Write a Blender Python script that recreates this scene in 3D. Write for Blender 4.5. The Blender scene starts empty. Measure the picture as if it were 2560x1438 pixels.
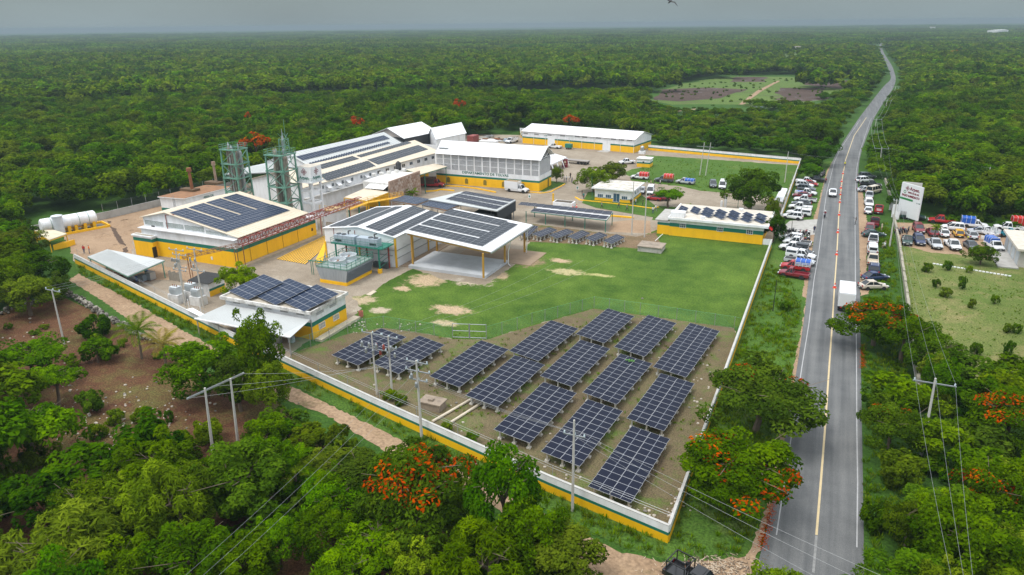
import bpy, math, random
import numpy as np
from mathutils import Vector, Matrix
SC = bpy.context.scene
COL = SC.collection
random.seed(7)
RNG = np.random.default_rng(7)
# camera
FPX, CAM_H = 1800.0, 42.0            # focal length in photo pixels, drone height in metres
PITCH, ROLL, YAW = math.atan(659 / FPX), math.radians(-0.6), math.radians(24)
_F = Vector((-math.sin(YAW) * math.cos(PITCH), math.cos(YAW) * math.cos(PITCH), -math.sin(PITCH)))
_R0 = Vector((math.cos(YAW), math.sin(YAW), 0))
_U0 = _R0.cross(_F)
_R = _R0 * math.cos(ROLL) + _U0 * math.sin(ROLL)
_U = _U0 * math.cos(ROLL) - _R0 * math.sin(ROLL)
CAMP = Vector((0, 0, CAM_H))
cam_data = bpy.data.cameras.new('camera')
cam = bpy.data.objects.new('camera', cam_data)
COL.objects.link(cam)
cam.matrix_world = Matrix(((_R.x, _U.x, -_F.x, 0), (_R.y, _U.y, -_F.y, 0), (_R.z, _U.z, -_F.z, CAM_H), (0, 0, 0, 1)))
cam_data.sensor_width = 36.0
cam_data.lens = FPX * 36.0 / 2560.0
cam_data.clip_start = 0.5
cam_data.clip_end = 20000.0
SC.camera = cam
# sky, sun, exposure
SUN_ELEV, SUN_AZ = math.radians(64), math.radians(235)     # azimuth the light comes from, from +X
world = bpy.data.worlds.new('World')
SC.world = world
world.use_nodes = True
wn, wl = world.node_tree.nodes, world.node_tree.links
wn.clear()
w_out = wn.new('ShaderNodeOutputWorld')
w_sky = wn.new('ShaderNodeTexSky')
w_sky.sky_type = 'NISHITA'
w_sky.sun_disc = False
w_sky.sun_elevation = SUN_ELEV
w_sky.sun_rotation = math.radians(90) - SUN_AZ
w_sky.air_density, w_sky.dust_density = 1.0, 2.0
w_bg1 = wn.new('ShaderNodeBackground')
w_bg1.inputs['Strength'].default_value = 0.05
wl.new(w_sky.outputs[0], w_bg1.inputs['Color'])
# storm cloud deck: dark blue grey down at the horizon, thinner and brighter overhead
w_tc = wn.new('ShaderNodeTexCoord')
w_sep = wn.new('ShaderNodeSeparateXYZ')
wl.new(w_tc.outputs['Generated'], w_sep.inputs[0])
w_map = wn.new('ShaderNodeMapping')
w_map.inputs['Scale'].default_value = (1.6, 1.6, 5.0)
wl.new(w_tc.outputs['Generated'], w_map.inputs[0])
w_noise = wn.new('ShaderNodeTexNoise')
w_noise.inputs['Scale'].default_value = 1.7
w_noise.inputs['Detail'].default_value = 5
wl.new(w_map.outputs[0], w_noise.inputs['Vector'])
w_ramp = wn.new('ShaderNodeValToRGB')
_e = w_ramp.color_ramp.elements
_e[0].position, _e[0].color = 0.0, (0.200, 0.262, 0.292, 1)
_e[1].position, _e[1].color = 1.0, (1.65, 1.68, 1.70, 1)
for _p, _c in ((0.045, (0.095, 0.145, 0.172)), (0.11, (0.20, 0.255, 0.29)), (0.30, (0.75, 0.80, 0.84))):
 _n = _e.new(_p)
 _n.color = (*_c, 1)
wl.new(w_sep.outputs['Z'], w_ramp.inputs[0])
w_mr = wn.new('ShaderNodeMapRange')
w_mr.inputs['From Min'].default_value, w_mr.inputs['From Max'].default_value = 0.3, 0.7
w_mr.inputs['To Min'].default_value, w_mr.inputs['To Max'].default_value = 0.88, 1.12
wl.new(w_noise.outputs['Fac'], w_mr.inputs['Value'])
w_mul = wn.new('ShaderNodeMix')
w_mul.data_type, w_mul.blend_type = 'RGBA', 'MULTIPLY'
w_mul.inputs['Factor'].default_value = 1.0
wl.new(w_ramp.outputs[0], w_mul.inputs['A'])
wl.new(w_mr.outputs[0], w_mul.inputs['B'])
w_bg2 = wn.new('ShaderNodeBackground')
w_bg2.inputs['Strength'].default_value = 1.0
wl.new(w_mul.outputs['Result'], w_bg2.inputs['Color'])
w_add = wn.new('ShaderNodeAddShader')
wl.new(w_bg1.outputs[0], w_add.inputs[0])
wl.new(w_bg2.outputs[0], w_add.inputs[1])
wl.new(w_add.outputs[0], w_out.inputs['Surface'])
sun_data = bpy.data.lights.new('sun', 'SUN')
sun_data.energy = 1.5
sun_data.angle = math.radians(14)
sun_data.color = (1.0, 0.97, 0.92)
sun = bpy.data.objects.new('sun', sun_data)
COL.objects.link(sun)
_d = Vector((math.cos(SUN_AZ) * math.cos(SUN_ELEV), math.sin(SUN_AZ) * math.cos(SUN_ELEV), math.sin(SUN_ELEV)))
sun.rotation_euler = _d.to_track_quat('Z', 'Y').to_euler()
sun.location = (0, 0, 300)
SC.view_settings.view_transform = 'Standard'
SC.view_settings.look = 'None'
SC.view_settings.exposure = 0.12
SC.view_settings.gamma = 1.0
SC.view_settings.use_curve_mapping = False
SC.render.engine = 'CYCLES'
SC.cycles.use_denoising = True
SC.cycles.max_bounces = 6
SC.cycles.diffuse_bounces = 2
SC.cycles.glossy_bounces = 2
SC.cycles.transmission_bounces = 3
SC.cycles.transparent_max_bounces = 4
SC.cycles.volume_bounces = 0
SC.cycles.caustics_reflective = SC.cycles.caustics_refractive = False
# surveying the photograph: sight lines met with ground, walls and roofs
def sight(px, py):
 return _F + _R * ((px - 1280) / FPX) + _U * ((719 - py) / FPX)
def P(px, py, z=0.0):
 d = sight(px, py)
 return CAMP + d * ((z - CAM_H) / d.z)
def on_y(px, py, y):
 d = sight(px, py)
 return CAMP + d * (y / d.y)
def on_x(px, py, x):
 d = sight(px, py)
 return CAMP + d * (x / d.x)
def on_plane(px, py, p0, n):
 d = sight(px, py)
 return CAMP + d * ((Vector(p0) - CAMP).dot(n) / d.dot(n))
def to_px(p):
 q = Vector(p) - CAMP
 t = q.dot(_F)
 return 1280 + FPX * q.dot(_R) / t, 719 - FPX * q.dot(_U) / t, t
def rise(px, py, py2):
 p = P(px, py)
 lo, hi = 0.0, 80.0
 for _ in range(40):
  m = (lo + hi) / 2
  if to_px((p.x, p.y, m))[1] > py2: lo = m
  else: hi = m
 return lo
# materials
MATS = {}
def mat(name, col, rough=0.7, metal=0.0, var=0.0, scale=1.0, col2=None, bump=0.0, bscale=None, spec=0.5, coat=0.0, detail=4.0, stretch=None):
 """a plain surface with procedural colour variation (dirt, fading) and fine relief"""
 if name in MATS: return MATS[name]
 m = bpy.data.materials.new(name)
 m.use_nodes = True
 nt = m.node_tree
 b = nt.nodes['Principled BSDF']
 b.inputs['Base Color'].default_value = (*col, 1)
 b.inputs['Roughness'].default_value = rough
 b.inputs['Metallic'].default_value = metal
 b.inputs['Specular IOR Level'].default_value = spec
 if coat: b.inputs['Coat Weight'].default_value = coat
 if var or bump:
  tc = nt.nodes.new('ShaderNodeTexCoord')
  vec = tc.outputs['Object']
  if stretch:
   mp = nt.nodes.new('ShaderNodeMapping')
   mp.inputs['Scale'].default_value = stretch
   nt.links.new(vec, mp.inputs[0])
   vec = mp.outputs[0]
  n = nt.nodes.new('ShaderNodeTexNoise')
  n.inputs['Scale'].default_value = scale
  n.inputs['Detail'].default_value = detail
  n.inputs['Roughness'].default_value = 0.65
  nt.links.new(vec, n.inputs['Vector'])
 if var:
  c2 = col2 or tuple(c * 0.6 for c in col)
  mr = nt.nodes.new('ShaderNodeMapRange')
  mr.inputs['From Min'].default_value, mr.inputs['From Max'].default_value = 0.42, 0.75
  mr.inputs['To Max'].default_value = var
  nt.links.new(n.outputs['Fac'], mr.inputs['Value'])
  mx = nt.nodes.new('ShaderNodeMix')
  mx.data_type = 'RGBA'
  mx.inputs['A'].default_value, mx.inputs['B'].default_value = (*col, 1), (*c2, 1)
  nt.links.new(mr.outputs[0], mx.inputs['Factor'])
  nt.links.new(mx.outputs['Result'], b.inputs['Base Color'])
 if bump:
  bn = nt.nodes.new('ShaderNodeTexNoise')
  bn.inputs['Scale'].default_value = bscale or scale * 6
  bn.inputs['Detail'].default_value = 3
  nt.links.new(vec, bn.inputs['Vector'])
  bp = nt.nodes.new('ShaderNodeBump')
  bp.inputs['Strength'].default_value = bump
  bp.inputs['Distance'].default_value = 0.1
  nt.links.new(bn.outputs['Fac'], bp.inputs['Height'])
  nt.links.new(bp.outputs[0], b.inputs['Normal'])
 MATS[name] = m
 return m
WHITE = mat('white_paint', (0.84, 0.85, 0.86), 0.6, var=0.55, scale=0.8, col2=(0.50, 0.48, 0.43), bump=0.05, stretch=(1, 1, .3), detail=8)
STAINED = mat('stained_white_paint', (0.74, 0.73, 0.70), 0.75, var=0.75, scale=0.7, col2=(0.34, 0.31, 0.26), bump=0.1)
YELLOW = mat('yellow_paint', (0.95, 0.52, 0.004), 0.55, var=0.4, scale=0.7, col2=(0.60, 0.31, 0.015), bump=0.05, stretch=(1, 1, .3), detail=8)
GREEN = mat('green_paint', (0.008, 0.17, 0.115), 0.5, var=0.25, scale=0.6)
STEELGREEN = mat('green_steel', (0.02, 0.19, 0.13), 0.45, var=0.3, scale=1.5)
PALEGREEN = mat('weathered_green_steel', (0.14, 0.30, 0.22), 0.6, var=0.4, scale=1.0)
YSTEEL = mat('yellow_steel', (0.80, 0.45, 0.01), 0.45, var=0.2, scale=1.0)
OCHRE = mat('ochre_steel', (0.50, 0.27, 0.04), 0.5, var=0.3, scale=1.0)
RED = mat('red_steel', (0.30, 0.055, 0.04), 0.55, var=0.3, scale=1.0, col2=(0.20, 0.06, 0.05))
RUST = mat('rusty_iron', (0.26, 0.10, 0.035), 0.85, var=0.8, scale=0.9, col2=(0.12, 0.06, 0.04), bump=0.2)
RUSTROOF = mat('rusty_sheet_roof', (0.30, 0.15, 0.07), 0.85, var=0.9, scale=0.6, col2=(0.16, 0.09, 0.05))
ROOFW = mat('white_metal_roof', (0.84, 0.85, 0.86), 0.45, var=0.5, scale=0.35, col2=(0.6, 0.58, 0.55))
ROOFC = mat('cream_metal_roof', (0.66, 0.58, 0.45), 0.6, var=0.5, scale=0.35, col2=(0.50, 0.40, 0.28))
ROOFG = mat('grey_metal_roof', (0.50, 0.52, 0.51), 0.5, var=0.35, scale=0.4, col2=(0.40, 0.40, 0.38))
CONC = mat('concrete', (0.42, 0.41, 0.38), 0.9, var=0.6, scale=0.8, col2=(0.24, 0.22, 0.19), bump=0.15)
NEWCONC = mat('fresh_concrete', (0.50, 0.52, 0.54), 0.8, var=0.75, scale=0.25, col2=(0.30, 0.31, 0.32), bump=0.05)
POLE = mat('pole_concrete', (0.52, 0.50, 0.45), 0.85, var=0.35, scale=2.0)
DARK = mat('dark_void', (0.015, 0.016, 0.018), 0.6)
BLACK = mat('black_plastic', (0.02, 0.02, 0.022), 0.5)
MESHB = mat('black_shade_mesh', (0.035, 0.04, 0.045), 0.8, var=0.3, scale=3)
GALV = mat('galvanised_steel', (0.42, 0.44, 0.45), 0.4, 0.6, var=0.3, scale=2)
GREYB = mat('grey_blue_panel', (0.36, 0.42, 0.47), 0.5, var=0.25, scale=0.8)
WOODS = mat('weathered_boards', (0.36, 0.39, 0.41), 0.8, var=0.6, scale=1.2, col2=(0.20, 0.22, 0.24), stretch=(1, 1, 0.15))
SLATD = mat('dark_louvre', (0.09, 0.10, 0.11), 0.7)
GLASS = mat('window_glass', (0.03, 0.05, 0.07), 0.08, spec=0.8)
STONE = mat('pink_stone', (0.42, 0.30, 0.23), 0.9, var=0.6, scale=1.4, col2=(0.26, 0.17, 0.13), bump=0.3)
LIME = mat('limestone', (0.50, 0.47, 0.42), 0.9, var=0.7, scale=1.2, col2=(0.22, 0.20, 0.17), bump=0.2)
BARK = mat('bark', (0.16, 0.12, 0.085), 0.95, var=0.6, scale=2.0)
TARPB = mat('blue_tarp', (0.01, 0.10, 0.45), 0.5, var=0.3, scale=2, bump=0.3, bscale=4)
TARPR = mat('red_tarp', (0.60, 0.025, 0.02), 0.5, var=0.3, scale=2, bump=0.3, bscale=4)
WIRE = mat('wire', (0.30, 0.31, 0.31), 0.5, 0.3)
PVGLASS = mat('solar_cells', (0.009, 0.012, 0.026), 0.3, spec=0.08, var=0.5, scale=0.7, col2=(0.014, 0.018, 0.036))
PVBLUE = mat('blue_solar_cells', (0.014, 0.026, 0.055), 0.3, spec=0.10, var=0.5, scale=0.7, col2=(0.02, 0.035, 0.075))
PVGREY = mat('dusty_solar_cells', (0.030, 0.036, 0.044), 0.35, spec=0.12, var=0.5, scale=0.6, col2=(0.05, 0.055, 0.06))
ALU = mat('aluminium_frame', (0.40, 0.41, 0.43), 0.4, 0.2)
SIGNRED = mat('sign_maroon', (0.20, 0.015, 0.03), 0.5)
SIGNGREEN = mat('sign_green', (0.02, 0.22, 0.06), 0.5)
LETTERG = mat('green_lettering', (0.008, 0.13, 0.10), 0.5)
# mesh building
class MB:
 def __init__(s):
  s.v, s.f, s.m = [], [], []
 def quad(s, pts, m=0):
  i = len(s.v)
  s.v += [tuple(p) for p in pts]
  s.f.append(tuple(range(i, i + len(pts))))
  s.m.append(m)
 def box(s, x0, x1, y0, y1, z0, z1, m=0, bottom=True):
  i = len(s.v)
  s.v += [(x0, y0, z0), (x1, y0, z0), (x1, y1, z0), (x0, y1, z0), (x0, y0, z1), (x1, y0, z1), (x1, y1, z1), (x0, y1, z1)]
  fs = [(4, 5, 6, 7), (0, 1, 5, 4), (1, 2, 6, 5), (2, 3, 7, 6), (3, 0, 4, 7)]
  if bottom: fs.append((3, 2, 1, 0))
  s.f += [tuple(i + k for k in q) for q in fs]
  s.m += [m] * len(fs)
 def obox(s, c, ax, ay, az, m=0):
  """box from its centre and three half axes"""
  c, ax, ay, az = Vector(c), Vector(ax), Vector(ay), Vector(az)
  i = len(s.v)
  for k in (-1, 1):
   for a, b in ((-1, -1), (1, -1), (1, 1), (-1, 1)):
    s.v.append(tuple(c + ax * a + ay * b + az * k))
  for q in ((4, 5, 6, 7), (3, 2, 1, 0), (0, 1, 5, 4), (1, 2, 6, 5), (2, 3, 7, 6), (3, 0, 4, 7)):
   s.f.append(tuple(i + k for k in q))
   s.m.append(m)
 def bar(s, p, q, w, h=None, m=0):
  """square bar from p to q"""
  p, q = Vector(p), Vector(q)
  d = q - p
  L = d.length
  if L < 1e-6: return
  d = d / L
  up = Vector((0, 0, 1)) if abs(d.z) < 0.95 else Vector((1, 0, 0))
  sx = d.cross(up).normalized()
  sz = sx.cross(d)
  s.obox((p + q) / 2, d * (L / 2), sx * (w / 2), sz * ((h or w) / 2), m)
 def tube(s, p, q, r0, r1=None, n=8, m=0, caps=True):
  p, q = Vector(p), Vector(q)
  r1 = r0 if r1 is None else r1
  d = (q - p).normalized()
  up = Vector((0, 0, 1)) if abs(d.z) < 0.95 else Vector((1, 0, 0))
  sx = d.cross(up).normalized()
  sy = sx.cross(d)
  i = len(s.v)
  for c, r in ((p, r0), (q, r1)):
   for k in range(n):
    a = 2 * math.pi * k / n
    s.v.append(tuple(c + sx * (math.cos(a) * r) + sy * (math.sin(a) * r)))
  for k in range(n):
   s.f.append((i + k, i + (k + 1) % n, i + n + (k + 1) % n, i + n + k))
   s.m.append(m)
  if caps:
   s.f += [tuple(i + n + k for k in range(n)), tuple(i + n - 1 - k for k in range(n))]
   s.m += [m, m]
 def path(s, pts, r, n=5, m=0):
  for a, b in zip(pts, pts[1:]): s.tube(a, b, r, n=n, m=m, caps=False)
 def lathe(s, c, prof, n=12, m=0, axis='z'):
  c = Vector(c)
  i = len(s.v)
  for r, h in prof:
   for k in range(n):
    a = 2 * math.pi * k / n
    o = Vector((math.cos(a) * r, math.sin(a) * r, h))
    if axis == 'x': o = Vector((h, math.cos(a) * r, math.sin(a) * r))
    if axis == 'y': o = Vector((math.sin(a) * r, h, math.cos(a) * r))
    s.v.append(tuple(c + o))
  for j in range(len(prof) - 1):
   for k in range(n):
    s.f.append((i + j * n + k, i + j * n + (k + 1) % n, i + (j + 1) * n + (k + 1) % n, i + (j + 1) * n + k))
    s.m.append(m)
  for j, rev in ((0, True), (len(prof) - 1, False)):
   if prof[j][0] > 1e-4:
    q = [i + j * n + k for k in range(n)]
    s.f.append(tuple(reversed(q)) if rev else tuple(q))
    s.m.append(m)
 def bands(s, poly, zs, ms, top=None):
  """upright walls round a ground outline, one colour band above another, with an optional flat top"""
  n = len(poly)
  for z0, z1, m in zip(zs, zs[1:], ms):
   for k in range(n):
    a, b = poly[k], poly[(k + 1) % n]
    s.quad([(a[0], a[1], z0), (b[0], b[1], z0), (b[0], b[1], z1), (a[0], a[1], z1)], m)
  if top is not None:
   s.quad([(a[0], a[1], zs[-1]) for a in poly], top)
 def prism(s, poly, z0, z1, m=0, mt=None):
  s.bands(poly, [z0, z1], [m], top=m if mt is None else mt)
  s.quad([(a[0], a[1], z0) for a in reversed(poly)], m)
 def slab(s, pts, t, m=0, me=None):
  """a plate: the top outline pts (any plane), thickness t downwards"""
  pts = [Vector(p) for p in pts]
  lo = [p - Vector((0, 0, t)) for p in pts]
  s.quad(pts, m)
  s.quad(list(reversed(lo)), m if me is None else me)
  for k in range(len(pts)):
   j = (k + 1) % len(pts)
   s.quad([lo[k], lo[j], pts[j], pts[k]], m if me is None else me)
 def mesh(s, name, mats, smooth=False, org=(0, 0, 0)):
  me = bpy.data.meshes.new(name)
  ox, oy, oz = org
  me.from_pydata([(x - ox, y - oy, z - oz) for x, y, z in s.v], [], s.f)
  for m in mats: me.materials.append(m)
  if len(mats) > 1: me.polygons.foreach_set('material_index', s.m)
  if smooth: me.polygons.foreach_set('use_smooth', [True] * len(s.f))
  me.update()
  return me
 def build(s, name, mats, parent=None, smooth=False, org=None):
  """one object; its vertices were given in scene metres (parent at the origin of rotation) unless org says otherwise"""
  if not isinstance(mats, (list, tuple)): mats = [mats]
  if org is None: org = world_loc(parent) if parent else (0, 0, 0)
  me = s.mesh(name, mats, smooth, org)
  return link(name, me, parent)
def world_loc(o):
 p = Vector((0, 0, 0))
 while o is not None:
  p = p + o.location
  o = o.parent
 return p
def link(name, data, parent=None, loc=None, rotz=None):
 o = bpy.data.objects.new(name, data)
 COL.objects.link(o)
 if parent is not None: o.parent = parent
 if loc is not None: o.location = loc
 if rotz is not None: o.rotation_euler = (0, 0, rotz)
 return o
def tag(o, label=None, cat=None, group=None, kind=None):
 if label: o['label'] = label
 if cat: o['category'] = cat
 if group: o['group'] = group
 if kind: o['kind'] = kind
 return o
def thing(name, label, cat, loc=(0, 0, 0), rotz=0.0, group=None):
 o = link(name, None, None, loc, rotz)
 o.empty_display_size = 0.3
 return tag(o, label, cat, group)
def solo(mb, name, mats, label, cat, loc, group=None, smooth=False):
 """a thing that is one mesh, origin at its base"""
 if not isinstance(mats, (list, tuple)): mats = [mats]
 o = link(name, mb.mesh(name, mats, smooth, loc), None, loc)
 return tag(o, label, cat, group)
def dup(root, loc, rotz=0.0, label=None, group=None, scale=None):
 r = root.copy()
 COL.objects.link(r)
 r.location, r.rotation_euler = loc, (0, 0, rotz)
 if label: r['label'] = label
 if group: r['group'] = group
 if scale: r.scale = scale if isinstance(scale, (tuple, list)) else (scale,) * 3
 for ch in list(root.children):
  c = ch.copy()
  COL.objects.link(c)
  c.parent = r
  for g in ch.children:
   d = g.copy()
   COL.objects.link(d)
   d.parent = c
 return r
def lerp(a, b, t): return Vector(a) * (1 - t) + Vector(b) * t
# ground, roads, fields
def ground_mat(name, a, b, c=None, s1=0.05, s2=0.6, s3=4.0, cth=0.62, csoft=0.05, cscale=0.12, blobs=(), bump=0.3, fine=0.45):
 """earth or grass: two colours mixed by broad and fine noise, a third in ragged patches, plus bare or grown-over blobs at fixed places"""
 m = bpy.data.materials.new(name)
 m.use_nodes = True
 nt = m.node_tree
 N, L = nt.nodes.new, nt.links.new
 bs = nt.nodes['Principled BSDF']
 bs.inputs['Roughness'].default_value = 0.95
 bs.inputs['Specular IOR Level'].default_value = 0.15
 tc = N('ShaderNodeTexCoord')
 def noise(scale, detail=5, rough=0.6):
  n = N('ShaderNodeTexNoise')
  n.inputs['Scale'].default_value = scale
  n.inputs['Detail'].default_value = detail
  n.inputs['Roughness'].default_value = rough
  L(tc.outputs['Object'], n.inputs['Vector'])
  return n.outputs['Fac']
 def rng(v, f0, f1, t0=0.0, t1=1.0):
  r = N('ShaderNodeMapRange')
  for k, x in (('From Min', f0), ('From Max', f1), ('To Min', t0), ('To Max', t1)): r.inputs[k].default_value = x
  L(v, r.inputs['Value'])
  return r.outputs[0]
 def math_(op, x, y):
  q = N('ShaderNodeMath')
  q.operation = op
  for k, v in ((0, x), (1, y)):
   if isinstance(v, (int, float)): q.inputs[k].default_value = v
   else: L(v, q.inputs[k])
  return q.outputs[0]
 def mix(fac, x, y):
  q = N('ShaderNodeMix')
  q.data_type = 'RGBA'
  L(fac, q.inputs['Factor'])
  for k, v in (('A', x), ('B', y)):
   if isinstance(v, tuple): q.inputs[k].default_value = (*v, 1)
   else: L(v, q.inputs[k])
  return q.outputs['Result']
 n1, n2, n3 = noise(s1), noise(s2), noise(s3, 3)
 f = math_('ADD', math_('MULTIPLY', n1, 0.55), math_('MULTIPLY', n2, 0.45))
 col = mix(rng(f, 0.38, 0.62), a, b)
 if c is not None:
  cc = math_('ADD', math_('MULTIPLY', noise(cscale, 8, 0.7), 0.75), math_('MULTIPLY', n2, 0.25))
  col = mix(rng(cc, cth - csoft, cth + csoft), col, c)
 if blobs:
  w = N('ShaderNodeTexNoise')
  w.inputs['Scale'].default_value = 0.6
  w.inputs['Detail'].default_value = 9
  w.inputs['Roughness'].default_value = 0.78
  L(tc.outputs['Object'], w.inputs['Vector'])
  wob = math_('MULTIPLY', math_('SUBTRACT', w.outputs['Fac'], 0.5), 3.4)
  for (bx, by, rx, ry, colb, soft) in blobs:
   mp = N('ShaderNodeMapping')
   mp.inputs['Location'].default_value = (-bx / rx, -by / ry, 0)
   mp.inputs['Scale'].default_value = (1 / rx, 1 / ry, 0)
   L(tc.outputs['Object'], mp.inputs[0])
   ln = N('ShaderNodeVectorMath')
   ln.operation = 'LENGTH'
   L(mp.outputs[0], ln.inputs[0])
   d = math_('ADD', math_('ADD', ln.outputs['Value'], wob), math_('MULTIPLY', math_('SUBTRACT', n3, 0.5), 1.3))
   col = mix(rng(d, 0.85 + soft, 0.85 - soft), col, colb)
 dark = N('ShaderNodeMix')
 dark.data_type, dark.blend_type = 'RGBA', 'MULTIPLY'
 dark.inputs['Factor'].default_value = 1.0
 L(col, dark.inputs['A'])
 L(rng(n3, 0.3, 0.7, 1 - fine, 1 + fine), dark.inputs['B'])
 L(dark.outputs['Result'], bs.inputs['Base Color'])
 bp = N('ShaderNodeBump')
 bp.inputs['Strength'].default_value = bump
 bp.inputs['Distance'].default_value = 0.25
 L(n3, bp.inputs['Height'])
 L(bp.outputs[0], bs.inputs['Normal'])
 return m
def blob(px, py, wpx, hpx, colb, soft=0.22):
 a, b = P(px - wpx / 2, py), P(px + wpx / 2, py)
 c, d = P(px, py - hpx / 2), P(px, py + hpx / 2)
 o = P(px, py)
 return (o.x, o.y, max(0.4, (a - b).length / 2), max(0.4, (c - d).length / 2), colb, soft)
GRASS1, GRASS2, GRASSY = (0.040, 0.090, 0.010), (0.100, 0.168, 0.022), (0.15, 0.22, 0.035)
SOIL, SAND, DRYG = (0.17, 0.125, 0.075), (0.43, 0.32, 0.20), (0.19, 0.17, 0.07)
def sheet(name, pts, z, m, px=True, kind='structure', wob=0.0, sub=0):
 q = [(lambda a: (a.x, a.y, z))(P(*p)) if px else (p[0], p[1], z) for p in pts]
 if wob:
  out = []
  for k in range(len(q)):
   a, b = Vector(q[k]), Vector(q[(k + 1) % len(q)])
   n = max(1, int((b - a).length / max(0.5, wob * 2)))
   for i in range(n):
    p = a.lerp(b, i / n)
    if i: p += Vector((random.gauss(0, wob * 0.4), random.gauss(0, wob * 0.4), 0))
    out.append(tuple(p))
  q = out
 import mathutils
 tri = mathutils.geometry.tessellate_polygon([[Vector(p) for p in q]])
 me = bpy.data.meshes.new(name)
 fs = []
 for t in tri:
  a, b, c = (Vector(q[i]) for i in t)
  fs.append(t if (b - a).cross(c - a).z > 0 else t[::-1])
 me.from_pydata(q, [], fs)
 me.materials.append(m)
 o = link(name, me)
 return tag(o, kind=kind)
# the land to the horizon
_n, _r = 48, 9000.0
mb = MB()
for k in range(_n):
 a0, a1 = 2 * math.pi * k / _n, 2 * math.pi * (k + 1) / _n
 for r0, r1 in ((0, 300), (300, 1500), (1500, _r)):
  c = [(math.cos(a) * r, math.sin(a) * r, -0.03) for a, r in ((a0, r0), (a0, r1), (a1, r1), (a1, r0))]
  mb.quad(c[:3] if r0 == 0 else c)
G_LAND = ground_mat('forest_floor', (0.030, 0.075, 0.010), (0.05, 0.115, 0.015), (0.07, 0.05, 0.03), cth=0.66)
land = tag(mb.build('ground', G_LAND), kind='structure')
G_YARD = ground_mat('yard_ground', (0.33, 0.28, 0.215), (0.24, 0.195, 0.145), (0.40, 0.35, 0.28), s1=0.08, s2=0.5, cth=0.6, fine=0.2, bump=0.1)
SOUTH = [P(190, 658), P(600, 868), P(940, 1030), P(1370, 1228), P(1670, 1357)]
WX = -8.55                                   # the long boundary wall beside the road
NE = Vector((WX, 241.8, 0))
COMPOUND = [(-131, 86.5), (-72.1, 68.3), (-44.3, 60.6), (-20.6, 54.3), (WX, 51.5), (WX, 241.8), (-59.1, 251.4), (-62, 262), (-112, 270), (-150, 262), (-152, 126), (-156, 105)]
sheet('yard', COMPOUND, 0.0, G_YARD, px=False)
G_DIRT = ground_mat('sandy_earth', (0.38, 0.265, 0.17), (0.28, 0.19, 0.12), (0.20, 0.19, 0.08), s1=0.1, cth=0.68, fine=0.25)
sheet('sandy_yard', [(192, 655), (150, 575), (265, 545), (405, 508), (420, 560), (335, 575), (330, 640), (440, 672), (590, 690), (560, 720), (440, 700), (330, 700)], 0.004, G_DIRT, wob=0.4)
G_LAWN = ground_mat('lawn_grass', GRASS1, GRASS2, (0.30, 0.24, 0.12), s1=0.055, s2=0.28, s3=3.5, cth=0.69, csoft=0.06, cscale=0.16, fine=0.4, blobs=[
 blob(1065, 700, 95, 34, SAND), blob(1005, 722, 44, 14, SAND), blob(1180, 700, 120, 26, (0.46, 0.38, 0.28)), blob(1245, 690, 60, 20, SAND),
 blob(905, 750, 80, 22, (0.40, 0.32, 0.2)), blob(950, 776, 56, 16, (0.42, 0.35, 0.25)), blob(1130, 775, 110, 22, SAND), blob(1115, 808, 80, 14, (0.4, 0.33, 0.2)),
 blob(1420, 680, 90, 16, (0.40, 0.35, 0.18)), blob(1400, 652, 60, 10, SAND), blob(1500, 688, 70, 7, (0.36, 0.34, 0.14)), blob(1320, 655, 90, 26, (0.26, 0.19, 0.11))])
sheet('lawn', [(728, 884), (800, 830), (868, 806), (905, 770), (880, 742), (925, 735), (975, 700), (1033, 672), (1110, 700), (1215, 712), (1290, 660), (1325, 605), (1420, 606), (1590, 598), (1640, 575), (1905, 612), (1935, 606), (1893, 720), (1843, 852), (1835, 820), (1485, 772), (1330, 815), (1215, 850), (1130, 848), (1040, 830), (960, 820), (870, 835)], 0.005, G_LAWN, wob=0.35)
G_FIELD = ground_mat('solar_field_soil', (0.16, 0.135, 0.07), (0.12, 0.085, 0.055), (0.10, 0.15, 0.03), s1=0.09, s2=0.8, s3=6, cth=0.57, csoft=0.08, cscale=0.2, fine=0.4)
sheet('solar_field', [(728, 884), (870, 835), (960, 820), (1040, 830), (1130, 848), (1215, 850), (1330, 815), (1485, 772), (1835, 820), (1843, 852), (1717, 1205), (1672, 1345), (1370, 1222), (940, 1026), (720, 910)], 0.006, G_FIELD)
G_STRIP = ground_mat('bare_strip_soil', (0.22, 0.15, 0.09), (0.15, 0.11, 0.06), (0.08, 0.13, 0.025), s1=0.15, cth=0.6)
sheet('bare_strip', [(1300, 560), (1330, 560), (1590, 592), (1640, 580), (1650, 610), (1590, 622), (1440, 610), (1310, 604)], 0.008, G_STRIP, wob=0.3)
G_WILD = ground_mat('rough_grass', (0.052, 0.115, 0.016), (0.080, 0.150, 0.022), (0.12, 0.165, 0.04), s1=0.05, s2=0.4, cth=0.6, fine=0.5, bump=0.6)
sheet('rough_grass_field', [(1615, 388), (1998, 414), (1957, 512), (1930, 490), (1760, 478), (1700, 466), (1580, 452), (1560, 430), (1605, 418)], 0.005, G_WILD, wob=0.6)
sheet('island_lawn', [(1455, 508), (1490, 520), (1640, 545), (1645, 520), (1600, 485), (1470, 480)], 0.05, G_WILD)
sheet('round_bed', [(1630, 550), (1645, 515), (1720, 520), (1725, 560)], 0.006, G_WILD)
sheet('corner_lawn', [(1360, 480), (1418, 458), (1375, 452), (1350, 478)], 0.006, G_WILD)
sheet('sand_lot', [(1530, 555), (1580, 550), (1625, 552), (1628, 584), (1520, 580)], 0.006, G_DIRT)
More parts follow.
